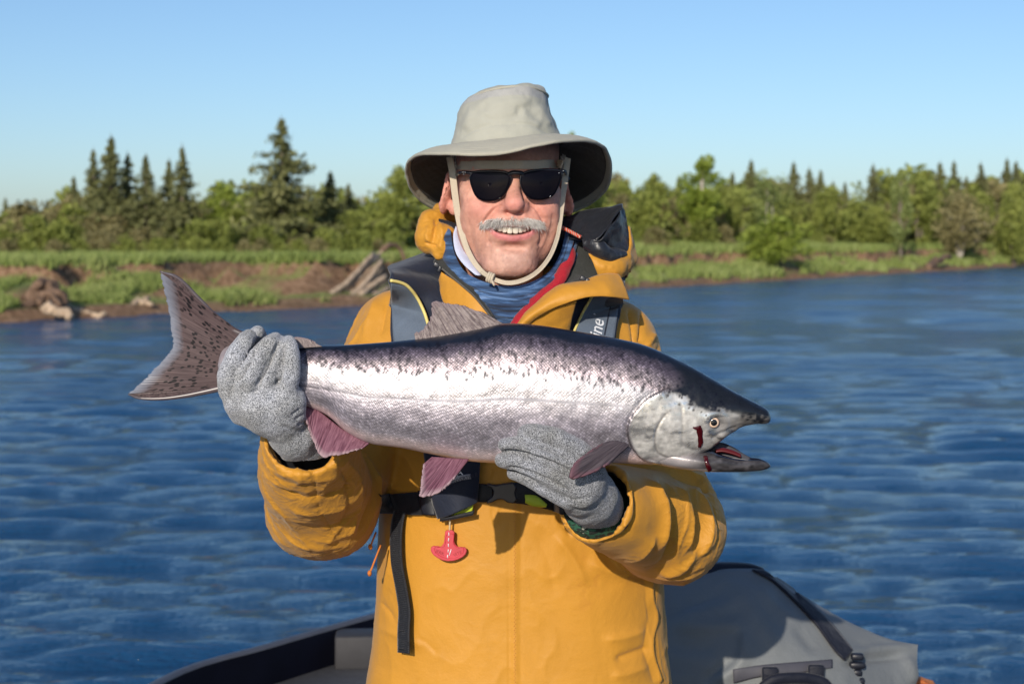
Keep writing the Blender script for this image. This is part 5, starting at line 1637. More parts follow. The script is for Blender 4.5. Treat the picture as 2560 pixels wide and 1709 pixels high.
for nm, pts, rad in (('bridge', [(1270, 437, gl_y(1270)), (1280, 433, 2.4570), (1290, 432, 2.4565), (1300, 433, 2.4570), (1308, 436, gl_y(1308))], 0.0030),
                     ('temple', [(1182, 433, gl_y(1182)), (1160, 431, gl_y(1164) + .002), (1150, 432, 2.480), (1140, 438, 2.53), (1118, 446, 2.575)], 0.0022),
                     ('temple', [(1398, 430, gl_y(1398)), (1410, 428, gl_y(1408) + .003), (1414, 430, 2.485), (1416, 436, 2.53), (1424, 446, 2.575)], 0.0022)):
    v, f = tube(resample(WP(pts), 24), rad, 10, flat=(1.2, 0.8))
    o = mk(nm, v, f, M_FRAME, person); o.parent = sung; o.matrix_parent_inverse = Matrix.Translation(-Vector(sung.location))
M_STEEL = simple('steel_rivet', (0.6, 0.6, 0.62, 1), 0.2, 1.0, var=0.0)
for a, b in ((1163, 431), (1160, 436), (1397, 433), (1408, 427), (1249, 495), (1375, 491)):
    c = W(a, b, gl_y(a) - 0.0032)
    v, f = tube(np.array([c, c + [0, -0.0006, 0]]), 0.0009, 8)
    o = mk('rivet', v, f, M_STEEL, person); o.parent = sung; o.matrix_parent_inverse = Matrix.Translation(-Vector(sung.location))
# ---- hat
hat = empty('hat', tuple(W(1268, 380, 2.56)), parent=person)
hat.matrix_parent_inverse = Matrix.Translation(-Vector(person.location))
def under(o, root):
    o.parent = root; o.matrix_parent_inverse = Matrix.Translation(-Vector(root.location)); return o

NTH = 160
ANG = np.linspace(0, 2 * np.pi, NTH, endpoint=False)       # 0 = right, pi/2 = front (towards camera)
def ring(cx, cy, Y, hw, b, slope=0.0, roll=0.0):
    """horizontal oval: centre pixel, half width in px, half depth in m; slope = drop of the back, roll = rise to the right (m per m)"""
    c = W(cx, cy, Y); a = hw * Y / F
    x, y = a * np.cos(ANG), -b * np.sin(ANG)
    return np.stack([c[0] + x, c[1] + y, c[2] - slope * y + roll * x], 1)
CROWN = [(1265, 366, 2.560, 143, 0.099, 0.05, 0.085), (1264, 350, 2.560, 137, 0.097, 0.05, 0.08), (1263, 330, 2.561, 130, 0.094, 0.05, 0.06), (1262, 306, 2.562, 123, 0.091, 0.05, 0.05), (1262, 282, 2.563, 115, 0.087, 0.05, 0.04),
         (1264, 262, 2.565, 109, 0.083, 0.05, 0.05), (1267, 247, 2.567, 102, 0.079, 0.05, 0.08), (1270, 236, 2.568, 93, 0.074, 0.05, 0.11), (1273, 229, 2.570, 83, 0.066, 0.05, 0.12), (1277, 222, 2.571, 62, 0.052, 0.05, 0.12), (1279, 219, 2.571, 34, 0.03, 0.05, 0.1), (1280, 218, 2.571, 6, 0.006, 0.05, 0.1)]
def loft(rings, n):
    R = np.stack(rings)                                     # k,NTH,3
    out = np.stack([resample(R[:, j], n) for j in range(R.shape[1])], 1)
    return out
def crown():
    Lf = loft([ring(*c) for c in CROWN], 70)
    V = Lf.reshape(-1, 3); Q = grid_faces(70, NTH, cv=True)
    N = vnormals(V, Q)
    if (N * (V - HC)).sum() < 0: Q = Q[:, ::-1]
    st = [([(1150, 345), (1200, 318), (1265, 308), (1330, 312), (1385, 335)], -0.0022, 2.6, 2.6, 0.05), ([(1135, 362), (1200, 358), (1280, 352), (1390, 340)], -0.0020, 2.8, 2.8, 0.05),
          ([(1310, 255), (1330, 285), (1352, 302)], -0.0026, 8, 12), ([(1345, 262), (1362, 295), (1380, 320)], 0.003, 10, 8), ([(1190, 290), (1230, 300), (1290, 292), (1310, 270)], -0.0018, 6, 10),
          ([(1180, 260), (1170, 300), (1160, 330)], 0.003, 12, 10), ([(1240, 258), (1300, 254), (1330, 248)], 0.002, 10, 10), ([(1215, 250), (1205, 280)], -0.002, 8, 10), ([(1300, 262), (1296, 290)], -0.0025, 5, 8),
          ([(1345, 310), (1372, 330), (1395, 345)], -0.003, 7, 10), ([(1182, 236), (1230, 224), (1270, 226), (1314, 215), (1342, 224)], 0.002, 7, 7)]
    V = folds(V, Q, st)
    V = V + vnormals(V, Q) * (0.0024 * fbm(V, 24, 4, 33))[:, None]
    x, y = proj(V)
    t = np.repeat(np.linspace(0, 1, 70), NTH)
    vent = smooth01((t - 0.435) / 0.015) * (1 - smooth01((t - 0.535) / 0.01))
    g = G('hat_crown_cloth'); p = g.coord('Object')
    base = M_HAT
    big = g.noise(p, 22, 5, 0.6, 0.5); fine = g.noise(p, 1000, 2)
    c = g.mix(1.0, (0.375, 0.375, 0.318, 1), g.ramp(big, [(0.25, 0.95), (0.75, 1.05)]), 'MULTIPLY')
    uv = g.n('ShaderNodeSeparateXYZ', {0: g.coord('UV')})
    sq = g.math('MULTIPLY', g.math('SINE', g.math('MULTIPLY', uv.outputs[0], 900.0)), g.math('SINE', g.math('MULTIPLY', uv.outputs[1], 420.0)))
    hole = g.ramp(sq, [(0.45, 0.0), (0.60, 1.0)])
    vm = g.math('MULTIPLY', g.attr('vent'), hole)
    c = g.mix(g.math('MULTIPLY', g.attr('vent'), 0.45), c, (0.50, 0.50, 0.52, 1))
    c = g.mix(vm, c, (0.10, 0.10, 0.11, 1))
    n = g.bump(big, 0.28, 0.010); n = g.bump(fine, 0.25, 0.0006, n); n = g.bump(g.math('SUBTRACT', 1.0, vm), 0.5, 0.0012, n)
    g.set(Base_Color=c, Roughness=0.85, Normal=n, Sheen_Weight=0.1)
    uvm = np.stack([np.tile(ANG / 6.2832, 70), t], 1)
    o = mk('crown', V, Q, g.m, person, attrs={'vent': vent}, uv=uvm); under(o, hat)
    k = int(70 * 0.55)
    P = Lf[k]; P = np.vstack([P, P[:2]])
    v, f = tube(P, 0.0019, 8, cap=False)
    under(mk('crown_piping', v, f, M_HAT, person), hat)
    return Lf
CR = crown()
OUT = [(1015, 428, 2.60), (1022, 402, 2.555), (1042, 389, 2.51), (1075, 384, 2.465), (1120, 383, 2.43), (1180, 386, 2.405), (1240, 384, 2.395), (1290, 375, 2.39), (1340, 363, 2.395), (1390, 354, 2.41), (1440, 351, 2.445), (1490, 357, 2.495), (1516, 378, 2.545),
       (1526, 424, 2.60), (1516, 470, 2.66), (1475, 508, 2.71), (1420, 532, 2.74), (1340, 546, 2.76), (1270, 550, 2.765), (1190, 546, 2.755), (1120, 532, 2.73), (1066, 510, 2.69), (1030, 474, 2.645), (1015, 428, 2.60)]
def brim():
    C = resample(WP(OUT), 721)[:720]
    base = CR[0]
    c0 = base.mean(0)
    ang = np.arctan2(-(C[:, 1] - c0[1]), C[:, 0] - c0[0]) % (2 * np.pi)
    order = np.argsort(ang)
    ang, C = ang[order], C[order]
    ang = np.concatenate([ang - 2 * np.pi, ang, ang + 2 * np.pi]); C = np.vstack([C, C, C])
    outer = np.stack([np.interp(ANG, ang, C[:, k]) for k in range(3)], 1)
    ba = np.arctan2(-(base[:, 1] - c0[1]), base[:, 0] - c0[0]) % (2 * np.pi)
    o2 = np.argsort(ba); bb = base[o2]; ba = ba[o2]
    ba = np.concatenate([ba - 2 * np.pi, ba, ba + 2 * np.pi]); bb = np.vstack([bb, bb, bb])
    inner = np.stack([np.interp(ANG, ba, bb[:, k]) for k in range(3)], 1)
    t = np.linspace(0, 1, 34)
    Gd = inner[None] * (1 - t)[:, None, None] + outer[None] * t[:, None, None]
    Gd[:, :, 2] += (0.012 * np.sin(np.pi * t))[:, None] * (0.35 + 0.65 * np.clip(-np.sin(ANG), 0, 1))[None]
    V = Gd.reshape(-1, 3); Q = grid_faces(34, NTH, cv=True)
    N = vnormals(V, Q)
    if N[:, 2].sum() < 0: Q = Q[:, ::-1]; N = -N
    V = V + N * (0.0011 * fbm(V, 22, 3, 44))[:, None]
    stitch = (0.00045 * np.sin(t * 62.8))[:, None].repeat(NTH, 1).ravel()
    V = V + N * stitch[:, None]
    o = under(mk('brim', V, Q, M_HAT, person), hat)
    m = o.modifiers.new('s', 'SOLIDIFY'); m.thickness = 0.0026; m.offset = 1
    U = (V - N * 0.0012).reshape(34, NTH, 3)[:31]
    o = under(mk('underbrim', U.reshape(-1, 3), grid_faces(31, NTH, cv=True), M_HATU, person), hat)
    m = o.modifiers.new('s', 'SOLIDIFY'); m.thickness = 0.0010; m.offset = 0
    e = np.vstack([V.reshape(34, NTH, 3)[-1], V.reshape(34, NTH, 3)[-1][:2]])
    v, f = tube(e, 0.0027, 10, cap=False)
    under(mk('brim_piping', v, f, M_HAT, person), hat)
brim()

# forehead band, chin tape with its knot
def tape(name, pts, width, thick, mat, root, n=70, up=(0, -1, 0), grooves=True):
    """flat braid following 3-D points, its flat face towards `up`"""
    P = resample(pts, n)
    Tn = np.gradient(P, axis=0); Tn /= np.linalg.norm(Tn, axis=1, keepdims=True)
    nrm = np.array(up, float)[None].repeat(n, 0); nrm = nrm - (nrm * Tn).sum(1, keepdims=True) * Tn; nrm /= np.linalg.norm(nrm, axis=1, keepdims=True)
    side = np.cross(Tn, nrm)
    w = np.full(n, width) if np.isscalar(width) else np.interp(np.linspace(0, 1, n), np.linspace(0, 1, len(width)), width)
    k = 24; th = np.linspace(0, 2 * np.pi, k, endpoint=False)
    e = lambda v, p: np.sign(v) * np.abs(v) ** p
    a, b = e(np.cos(th), 0.28), e(np.sin(th), 0.28)
    if grooves: b = b * (1 - 0.22 * (np.cos(a * 9.4) > 0.3))
    V = P[:, None] + side[:, None] * (a[None, :, None] * (w / 2)[:, None, None]) + nrm[:, None] * (b[None, :, None] * thick / 2)
    Q = grid_faces(n, k, cv=True)
    V = V.reshape(-1, 3)
    c = np.array([np.arange(k), np.arange(k) + (n - 1) * k])
    caps = []
    Vc = np.vstack([V, P[:1], P[-1:]])
    kk = np.arange(k); k2 = (kk + 1) % k
    caps = np.vstack([np.stack([np.full(k, len(V)), kk, k2], 1), np.stack([np.full(k, len(V) + 1), (n - 1) * k + k2, (n - 1) * k + kk], 1)])
    return under(mk(name, Vc, [Q, caps], mat, person), root)
bandp = [(x, 412 - 3 * ((x - 1280) / 130) ** 2 * 0 + (-2 if x > 1350 else 0) + (2 if x < 1180 else 0)) for x in range(1142, 1412, 12)]
Bp = np.array([hit(HBVH, a, b, 0.0022, 2.5) for a, b in bandp])
tape('forehead_band', Bp, 0.0125, 0.0024, M_TAPE, hat)
chL = [(1124, 392, 2.535), (1131, 430, 2.530), (1137, 480, 2.520), (1144, 530, 2.510), (1153, 575, 2.502), (1165, 615, 2.494), (1182, 650, 2.486), (1204, 678, 2.478), (1222, 692, 2.472)]
chR = [(1222, 692, 2.470), (1245, 702, 2.464), (1268, 707, 2.462), (1295, 704, 2.462), (1325, 692, 2.466), (1352, 671, 2.474), (1375, 640, 2.484), (1390, 604, 2.494), (1398, 570, 2.502), (1405, 510, 2.512), (1412, 450, 2.522), (1419, 395, 2.535)]
tape('chin_strap', WP(chL), [0.0105, 0.0105, 0.0100, 0.0090, 0.0078, 0.0070], 0.0024, M_TAPE, hat, 90, (-0.35, -1, 0.1))
tape('chin_strap', WP(chR), [0.0066, 0.0066, 0.0064, 0.0060, 0.0058, 0.0075, 0.0095, 0.0100], 0.0026, M_TAPE, hat, 110, (0.35, -1, 0.1))
def knot():
    parts = []
    c = W(1226, 694, 2.463)
    for k in range(3):
        th = np.linspace(0, 2 * np.pi, 20)
        cc = c + np.array([0.0030 * (k - 1), 0, -0.0012 * (k - 1)])
        P = np.stack([cc[0] + 0.0022 * np.sin(th + 0.4), cc[1] + 0.0045 * np.cos(th), cc[2] + 0.0058 * np.sin(th)], 1)
        parts.append(tube(P, 0.0021, 8, cap=False))
    parts.append(tube(resample([c, W(1232, 706, 2.458), W(1236, 714, 2.457)], 8), np.linspace(0.0024, 0.0015, 8), 8))
    parts.append(tube(resample([c, W(1212, 688, 2.460), W(1202, 680, 2.463)], 8), np.linspace(0.0026, 0.0016, 8), 8))
    v, f = join(parts)
    under(mk('strap_knot', v, f, M_TAPE, person), hat)
knot()

# ---- neck layers
def gaiter():
    g = G('blue_neck_gaiter'); p = g.coord('Object')
    st = g.n('ShaderNodeMapping', {'Vector': p, 'Scale': (14, 14, 90)}).outputs[0]
    n1 = g.noise(st, 1.0, 4, 0.6, 0.8); n2 = g.noise(p, 700, 2)
    c = g.ramp(n1, [(0.32, (0.007, 0.016, 0.045)), (0.47, (0.016, 0.050, 0.125)), (0.58, (0.05, 0.12, 0.27)), (0.72, (0.20, 0.30, 0.48))])
    g.set(Base_Color=c, Roughness=0.8, Normal=g.bump(n1, 0.5, 0.004, g.bump(n2, 0.2, 0.0006)), Sheen_Weight=0.2)
    topc = [(1126, 575, 2.545), (1136, 630, 2.53), (1160, 676, 2.51), (1200, 700, 2.490), (1245, 713, 2.479), (1290, 715, 2.477), (1335, 702, 2.484), (1375, 676, 2.502), (1402, 630, 2.525), (1414, 580, 2.545)]
    botc = [(1110, 640, 2.585), (1120, 690, 2.565), (1140, 740, 2.540), (1180, 790, 2.512), (1235, 820, 2.498), (1285, 828, 2.494), (1335, 812, 2.500), (1385, 770, 2.520), (1425, 700, 2.550), (1440, 640, 2.58)]
    nu, nv = 120, 50
    topc = topc + [(1432, 560, 2.60), (1400, 545, 2.655), (1268, 540, 2.685), (1140, 545, 2.655), (1108, 558, 2.60), topc[0]]
    botc = botc + [(1452, 700, 2.63), (1410, 730, 2.68), (1268, 730, 2.70), (1130, 730, 2.68), (1092, 700, 2.63), botc[0]]
    nu = 200
    Gd = ruled(WP(topc), WP(botc), nu, nv, 0.0)
    cc = Gd.mean((0, 1)); rad = Gd - cc; rad[..., 2] = 0; rad /= np.linalg.norm(rad, axis=2, keepdims=True)
    Gd = Gd + rad * (0.010 * 4 * np.linspace(0, 1, nv) * (1 - np.linspace(0, 1, nv)))[None, :, None]
    V = Gd.reshape(-1, 3); f = grid_faces(nu, nv); N = vnormals(V, f)
    if (N[:, 1]).sum() > 0: N = -N
    u, t = grid_uv(nu, nv).T
    w = np.sin(t * 30 + 2.2 * np.sin(u * 5.0) + 1.5 * np.sin(u * 11 + t * 4)) * 0.0020 + 0.0012 * np.sin(t * 57 + 3 * np.sin(u * 7))
    w *= smooth01(t / 0.08) * smooth01((u - 0.07) / 0.08) * smooth01((0.56 - u) / 0.06) 
    V = V + N * w[:, None]
    o = sheet('neck_gaiter', V.reshape(nu, nv, 3), 0.002, g.m, person)
gaiter()
sheet('shirt_collar', ruled(WP([(1139, 566, 2.535), (1133, 590, 2.530), (1139, 630, 2.522), (1160, 662, 2.508), (1190, 688, 2.492)]), WP([(1150, 570, 2.545), (1156, 600, 2.54), (1166, 632, 2.53), (1184, 660, 2.515), (1204, 688, 2.495)]), 40, 10, 0.003), 0.002, M_LAV, person)

def wavy(Gd, amp, sc, seed):
    nu, nv = Gd.shape[:2]
    V = Gd.reshape(-1, 3); N = vnormals(V, grid_faces(nu, nv))
    V = V + N * (amp * fbm(V, sc, 3, seed))[:, None]
    return V.reshape(nu, nv, 3)

red_l = [(1416, 602, 2.545), (1408, 650, 2.525), (1380, 698, 2.500), (1335, 738, 2.484), (1302, 775, 2.474), (1272, 812, 2.468)]
red_r = [(1438, 604, 2.555), (1433, 655, 2.530), (1408, 705, 2.498), (1368, 742, 2.480), (1332, 778, 2.468), (1306, 812, 2.462)]
sheet('red_collar', wavy(ruled(WP(red_l), WP(red_r), 60, 16, 0.007), 0.002, 40, 5), 0.003, M_RED, person)
ch_l = [(1438, 600, 2.562), (1432, 660, 2.538), (1402, 712, 2.503), (1362, 750, 2.484), (1330, 790, 2.47)]
ch_r = [(1478, 612, 2.575), (1502, 694, 2.535), (1458, 702, 2.506), (1388, 722, 2.480), (1340, 765, 2.468)]
sheet('collar', wavy(ruled(WP(ch_l), WP(ch_r), 50, 20, 0.003), 0.002, 30, 6), 0.004, M_CHAR, person)
cl_o = [(1124, 600, 2.570), (1086, 655, 2.562), (1106, 669, 2.540), (1156, 711, 2.503), (1190, 742, 2.486), (1230, 792, 2.470)]
cl_i = [(1134, 604, 2.560), (1132, 642, 2.545), (1158, 682, 2.515), (1182, 706, 2.50), (1200, 745, 2.488), (1238, 800, 2.474)]
sheet('collar', wavy(ruled(WP(cl_o), WP(cl_i), 60, 16, 0.003), 0.0015, 30, 7), 0.004, M_CHAR, person)
# zip teeth along both collar edges
def edge_teeth(pts, name):
    P = resample(WP(pts), 60)
    parts = [box(p + np.array([0, -0.0022, -0.0006]), (0.0016, 0.0016, 0.0030), rotm('Y', 35)) for p in P[::1]]
    v, f = join(parts)
    o = mk(name, v, f, simple('dark_zip_teeth_' + name, (0.10, 0.095, 0.085, 1), 0.5, var=0.1), person, smooth=False); o['kind'] = 'stuff'
edge_teeth([(1106, 671, 2.535), (1156, 713, 2.498), (1190, 744, 2.481), (1230, 794, 2.465)], 'collar_zip')
edge_teeth([(1455, 703, 2.478), (1415, 708, 2.474), (1385, 723, 2.468)], 'collar_zip')
def zip_pull(c, nm):
    v, f = join([box(c, (0.010, 0.004, 0.007), rotm('Y', 30)), box(c + np.array([0.005, -0.001, -0.005]), (0.006, 0.003, 0.012), rotm('Y', 25))])
    bevel_mod(mk(nm, v, f, M_PLASTIC, person, smooth=False), 0.0012)
zip_pull(W(1092, 663, 2.548), 'zip_pull')
zip_pull(W(1458, 697, 2.475), 'zip_pull')
# lapels of the open jacket
sheet('lapel', wavy(ruled(WP([(1104, 680, 2.536), (1156, 715, 2.499), (1190, 746, 2.482), (1228, 792, 2.466), (1250, 835, 2.462)]), WP([(1098, 700, 2.545), (1108, 750, 2.520), (1125, 800, 2.500), (1160, 850, 2.485), (1215, 880, 2.470)]), 60, 24, 0.004), 0.0022, 26, 8), 0.003, M_JACKET, person)
lp_a = [(1270, 830, 2.462), (1296, 806, 2.462), (1328, 770, 2.464), (1366, 735, 2.468), (1402, 712, 2.474), (1455, 703, 2.480), (1500, 690, 2.490), (1545, 688, 2.515)]
lp_b = [(1300, 835, 2.455), (1325, 806, 2.452), (1350, 788, 2.448), (1392, 766, 2.444), (1440, 749, 2.444), (1482, 741, 2.448), (1530, 742, 2.460), (1570, 749, 2.490)]
sheet('lapel', wavy(ruled(WP(lp_a), WP(lp_b), 80, 26, 0.010, (0, -1, 0.3)), 0.0016, 24, 9), 0.0045, M_JACKET, person)
sheet('lapel', wavy(ruled(WP([(1300, 830, 2.458), (1350, 786, 2.455), (1392, 766, 2.452), (1440, 750, 2.452)]), WP([(1310, 860, 2.468), (1352, 850, 2.472), (1396, 840, 2.478), (1420, 820, 2.485)]), 40, 20, 0.0), 0.002, 26, 10), 0.003, M_JACKET, person)

# ---- hood, thrown back on the shoulders
hood = empty('hood', tuple(W(1300, 620, 2.62)), parent=person)
hood.matrix_parent_inverse = Matrix.Translation(-Vector(person.location))
def hood_left():
    def fn(X):
        f = sd_chain(X, [W(1150, 542, 2.62), W(1104, 537, 2.60), (W(1078, 556, 2.59)), W(1074, 592, 2.575), W(1098, 622, 2.565)], [0.010, 0.012, 0.017, 0.021, 0.015], 0.01)
        f = smin(f, sd_chain(X, [W(1092, 575, 2.59), W(1112, 590, 2.57), W(1106, 625, 2.555), W(1096, 640, 2.552)], [0.012, 0.017, 0.010, 0.004], 0.01), 0.012)
        f = smin(f, sd_chain(X, [W(1110, 540, 2.66), W(1110, 600, 2.65), W(1120, 660, 2.62)], [0.022, 0.03, 0.03], 0.01), 0.02)
        return f
    lo, hi = W(1020, 690, 2.62), W(1175, 505, 2.62)
    V, Q = surface(fn, (lo[0], 2.53, lo[2]), (hi[0] + 0.01, 2.70, hi[2]), 0.0028, 1)
    V, Q = subdivide(V, Q)
    st = [([(1092, 540), (1086, 575), (1080, 610)], -0.004, 4, 7), ([(1070, 560), (1066, 590), (1074, 612)], 0.003, 6, 6), ([(1100, 560), (1106, 590), (1098, 630)], 0.003, 6, 8), ([(1118, 585), (1110, 605)], -0.003, 3, 5), ([(1060, 605), (1078, 612), (1094, 616)], -0.003, 3, 5)]
    V = folds(V, Q, st); V = V + vnormals(V, Q) * (0.002 * fbm(V, 45, 3, 12))[:, None]
    under(mk('hood_shell', V, Q, M_JACKET, person, attrs={'smear': np.zeros(len(V)), 'arm': np.ones(len(V)) * 0.5}), hood)
    G1 = ruled(WP([(1086, 545, 2.585), (1100, 548, 2.578), (1128, 556, 2.572), (1150, 566, 2.575)]), WP([(1090, 558, 2.583), (1102, 566, 2.572), (1128, 572, 2.566), (1150, 585, 2.568)]), 30, 10, 0.002)
    under(sheet('hood_lining', G1, 0.002, M_LINING, person), hood)
hood_left()
def hood_right():
    def patch(nm, A, B, mat, bulge, amp, seed, th=0.002, n=(50, 26), sc=38):
        under(sheet(nm, wavy(ruled(WP(A), WP(B), n[0], n[1], bulge), amp, sc, seed), th, mat, person), hood)
    patch('hood_lining', [(1398, 552, 2.585), (1456, 528, 2.585), (1519, 516, 2.575), (1557, 512, 2.555)], [(1398, 592, 2.555), (1450, 600, 2.525), (1496, 598, 2.500), (1553, 520, 2.535)], M_LINING, 0.004, 0.0022, 21)
    patch('hood_lining', [(1557, 512, 2.553), (1532, 556, 2.515), (1497, 597, 2.498), (1460, 608, 2.512)], [(1563, 540, 2.565), (1574, 590, 2.560), (1566, 626, 2.545), (1542, 642, 2.530)], M_LINING, -0.006, 0.0032, 22)
    patch('hood_lining', [(1455, 600, 2.515), (1495, 600, 2.502), (1530, 620, 2.520), (1566, 628, 2.542)], [(1462, 625, 2.520), (1492, 646, 2.512), (1530, 652, 2.512), (1562, 640, 2.535)], M_LINING, 0.006, 0.003, 23)
    patch('hood_shell', [(1568, 565, 2.575), (1574, 600, 2.560), (1566, 632, 2.540), (1540, 648, 2.518), (1500, 645, 2.508), (1472, 632, 2.510)], [(1574, 572, 2.600), (1590, 640, 2.575), (1578, 672, 2.550), (1556, 692, 2.528), (1522, 698, 2.515), (1500, 700, 2.515)], M_JACKET, 0.010, 0.0022, 24, 0.003, (60, 26), 45)
    patch('hood_shell', [(1560, 530, 2.58), (1572, 580, 2.585), (1584, 640, 2.58), (1575, 680, 2.56)], [(1540, 540, 2.68), (1545, 600, 2.69), (1550, 660, 2.69), (1540, 720, 2.68)], M_JACKET, -0.01, 0.003, 25, 0.003)
    patch('hood_lining', [(1390, 545, 2.61), (1456, 532, 2.61), (1519, 520, 2.60), (1556, 516, 2.585)], [(1440, 680, 2.57), (1480, 680, 2.56), (1530, 670, 2.56), (1566, 640, 2.57)], M_LINING, 0.0, 0.002, 27)
    # orange flecked draw cord
    P = resample(WP([(1400, 566, 2.530), (1420, 576, 2.522), (1452, 593, 2.512)]), 60)
    v, f = tube(P, 0.0028, 10)
    g = G('orange_draw_cord'); uvn = g.n('ShaderNodeTexWave', {'Vector': g.coord('Object'), 'Scale': 95.0, 'Distortion': 9.0}).outputs[1]
    g.set(Base_Color=g.ramp(uvn, [(0.4, (0.50, 0.04, 0.015)), (0.62, (0.50, 0.045, 0.015)), (0.85, (0.45, 0.36, 0.28))]), Roughness=0.7)
    under(mk('draw_cord', v, f, g.m, person), hood)
hood_right()

# ---- inflatable vest
vest = empty('life_vest', tuple(W(1200, 1000, 2.47)), parent=person)
vest.matrix_parent_inverse = Matrix.Translation(-Vector(person.location))
PANEL = {}
def jsheet(nm, A, B, lift, mat, th, nu=60, nv=18, bulge=0.003, pre_a=None, pre_b=None, seed=0, amp=0.0012):
    a = jhit(resample(np.array(A, float), 14), lift); b = jhit(resample(np.array(B, float), 14), lift)
    if pre_a is not None: a = np.vstack([WP(pre_a), a]); b = np.vstack([WP(pre_b), b])
    Gd = wavy(ruled(a, b, nu, nv, bulge), amp, 24, 50 + seed)
    if nm == 'vest_cover':
        q = Gd.reshape(-1, 3); xx, yy = proj(q)
        Gd = np.array([hit(JBVH, c_, d_, lift, p_[1]) for c_, d_, p_ in zip(xx, yy, q)]).reshape(nu, nv, 3)
    if nm == 'vest_panel': PANEL['bvh'] = bvh_of(Gd.reshape(-1, 3), grid_faces(nu, nv))
    return under(sheet(nm, Gd, th, mat, person), vest)
# viewer's left shoulder panel
lvA = [(976, 690), (977, 740), (980, 790), (984, 850), (1000, 980), (1040, 1120)]
lvB = [(1104, 690), (1112, 742), (1122, 800), (1132, 860), (1140, 980), (1160, 1120)]
jsheet('vest_panel', lvA, lvB, 0.016, M_NAVY, 0.012, 70, 24, 0.004, [(985, 668, 2.70), (972, 676, 2.635), (974, 682, 2.585)], [(1100, 628, 2.70), (1094, 634, 2.635), (1098, 655, 2.58)], 1)
lpA = [(978, 703), (979, 745), (981, 790), (985, 850), (992, 900)]
lpB = [(988, 704), (1020, 719), (1042, 745), (1060, 781), (1070, 812), (1080, 870)]
JB0 = JBVH; JBVH = PANEL['bvh']
jsheet('vest_cover', lpA, lpB, 0.0225, M_SLATE, 0.003, 60, 20, 0.001, seed=2, amp=0.0004)
P = jhit(resample(np.array([(976, 701), (1000, 706), (1020, 716), (1042, 743), (1060, 779), (1070, 811), (1078, 850)], float), 40), 0.0262)
v, f = tube(P, 0.0024, 8); under(mk('yellow_piping', v, f, M_YELLOW, person), vest)
JBVH = JB0
# viewer's right shoulder panel
rvA = [(1412, 715), (1401, 785), (1393, 825), (1385, 880), (1370, 980)]
rvB = [(1562, 715), (1549, 785), (1540, 820), (1530, 870), (1500, 980)]
jsheet('vest_panel', rvA, rvB, 0.014, M_NAVY, 0.010, 60, 22, 0.003, [(1440, 640, 2.68), (1425, 690, 2.60)], [(1560, 660, 2.70), (1562, 700, 2.62)], 3)
rpA = [(1492, 722), (1458, 783), (1438, 827), (1420, 870)]
rpB = [(1556, 728), (1544, 783), (1535, 843), (1528, 880)]
JBVH = PANEL['bvh']
jsheet('vest_cover', rpA, rpB, 0.0110, M_SLATE, 0.003, 50, 18, 0.001, seed=4, amp=0.0004)
P = jhit(resample(np.array([(1482, 738), (1456, 783), (1436, 827), (1420, 862)], float), 30), 0.0135)
v, f = tube(P, 0.0020, 8); under(mk('yellow_piping', v, f, M_YELLOW, person), vest)
P = jhit(resample(np.array([(1530, 750), (1521, 790), (1511, 838)], float), 20), 0.0125)
v, f = tube(P, 0.0014, 8); under(mk('seam_binding', v, f, M_NAVY, person), vest)
def text_obj(name, body_, size, c, right, up, mat, root, extrude=0.0004, align='LEFT'):
    """flat printed lettering at its real place: right/up are its reading directions"""
    cu = bpy.data.curves.new(name, 'FONT'); cu.body = body_; cu.size = size; cu.extrude = extrude; cu.align_x = align
    cu.offset = 0.00015 if size > 0.02 else 0.0
    o = bpy.data.objects.new(name, cu); COL.objects.link(o)
    r = Vector(right).normalized(); u = Vector(up); u = (u - r * u.dot(r)).normalized(); n = r.cross(u)
    m = Matrix((r, u, n)).transposed().to_4x4(); m.translation = Vector(c)
    dg = bpy.context.evaluated_depsgraph_get()
    me = bpy.data.meshes.new_from_object(o.evaluated_get(dg))
    bpy.data.objects.remove(o)
    me.transform(m)
    me.materials.clear(); me.materials.append(mat)
    return under(obj(name, me, None, person), root)
c0 = hit(JBVH, 1503, 845, 0.0142); c1 = hit(JBVH, 1512, 790, 0.0142); cl = hit(JBVH, 1470, 838, 0.0142)
lt = text_obj('vest_lettering', 'ine', 0.0285, c0, c1 - c0, cl - c0, M_LOGO, vest, 0.0)
for vv_ in lt.data.vertices:
    qx, qy = proj(np.array([vv_.co])); vv_.co = Vector(hit(JBVH, qx[0], qy[0], 0.0140))
cr = hit(JBVH, 1486, 786, 0.0135); JBVH = JB0
v, f = tube(np.array([cr, cr + [0, -0.0006, 0]]), 0.0018, 12); under(mk('trademark_dot', v, f, M_LOGO, person), vest)

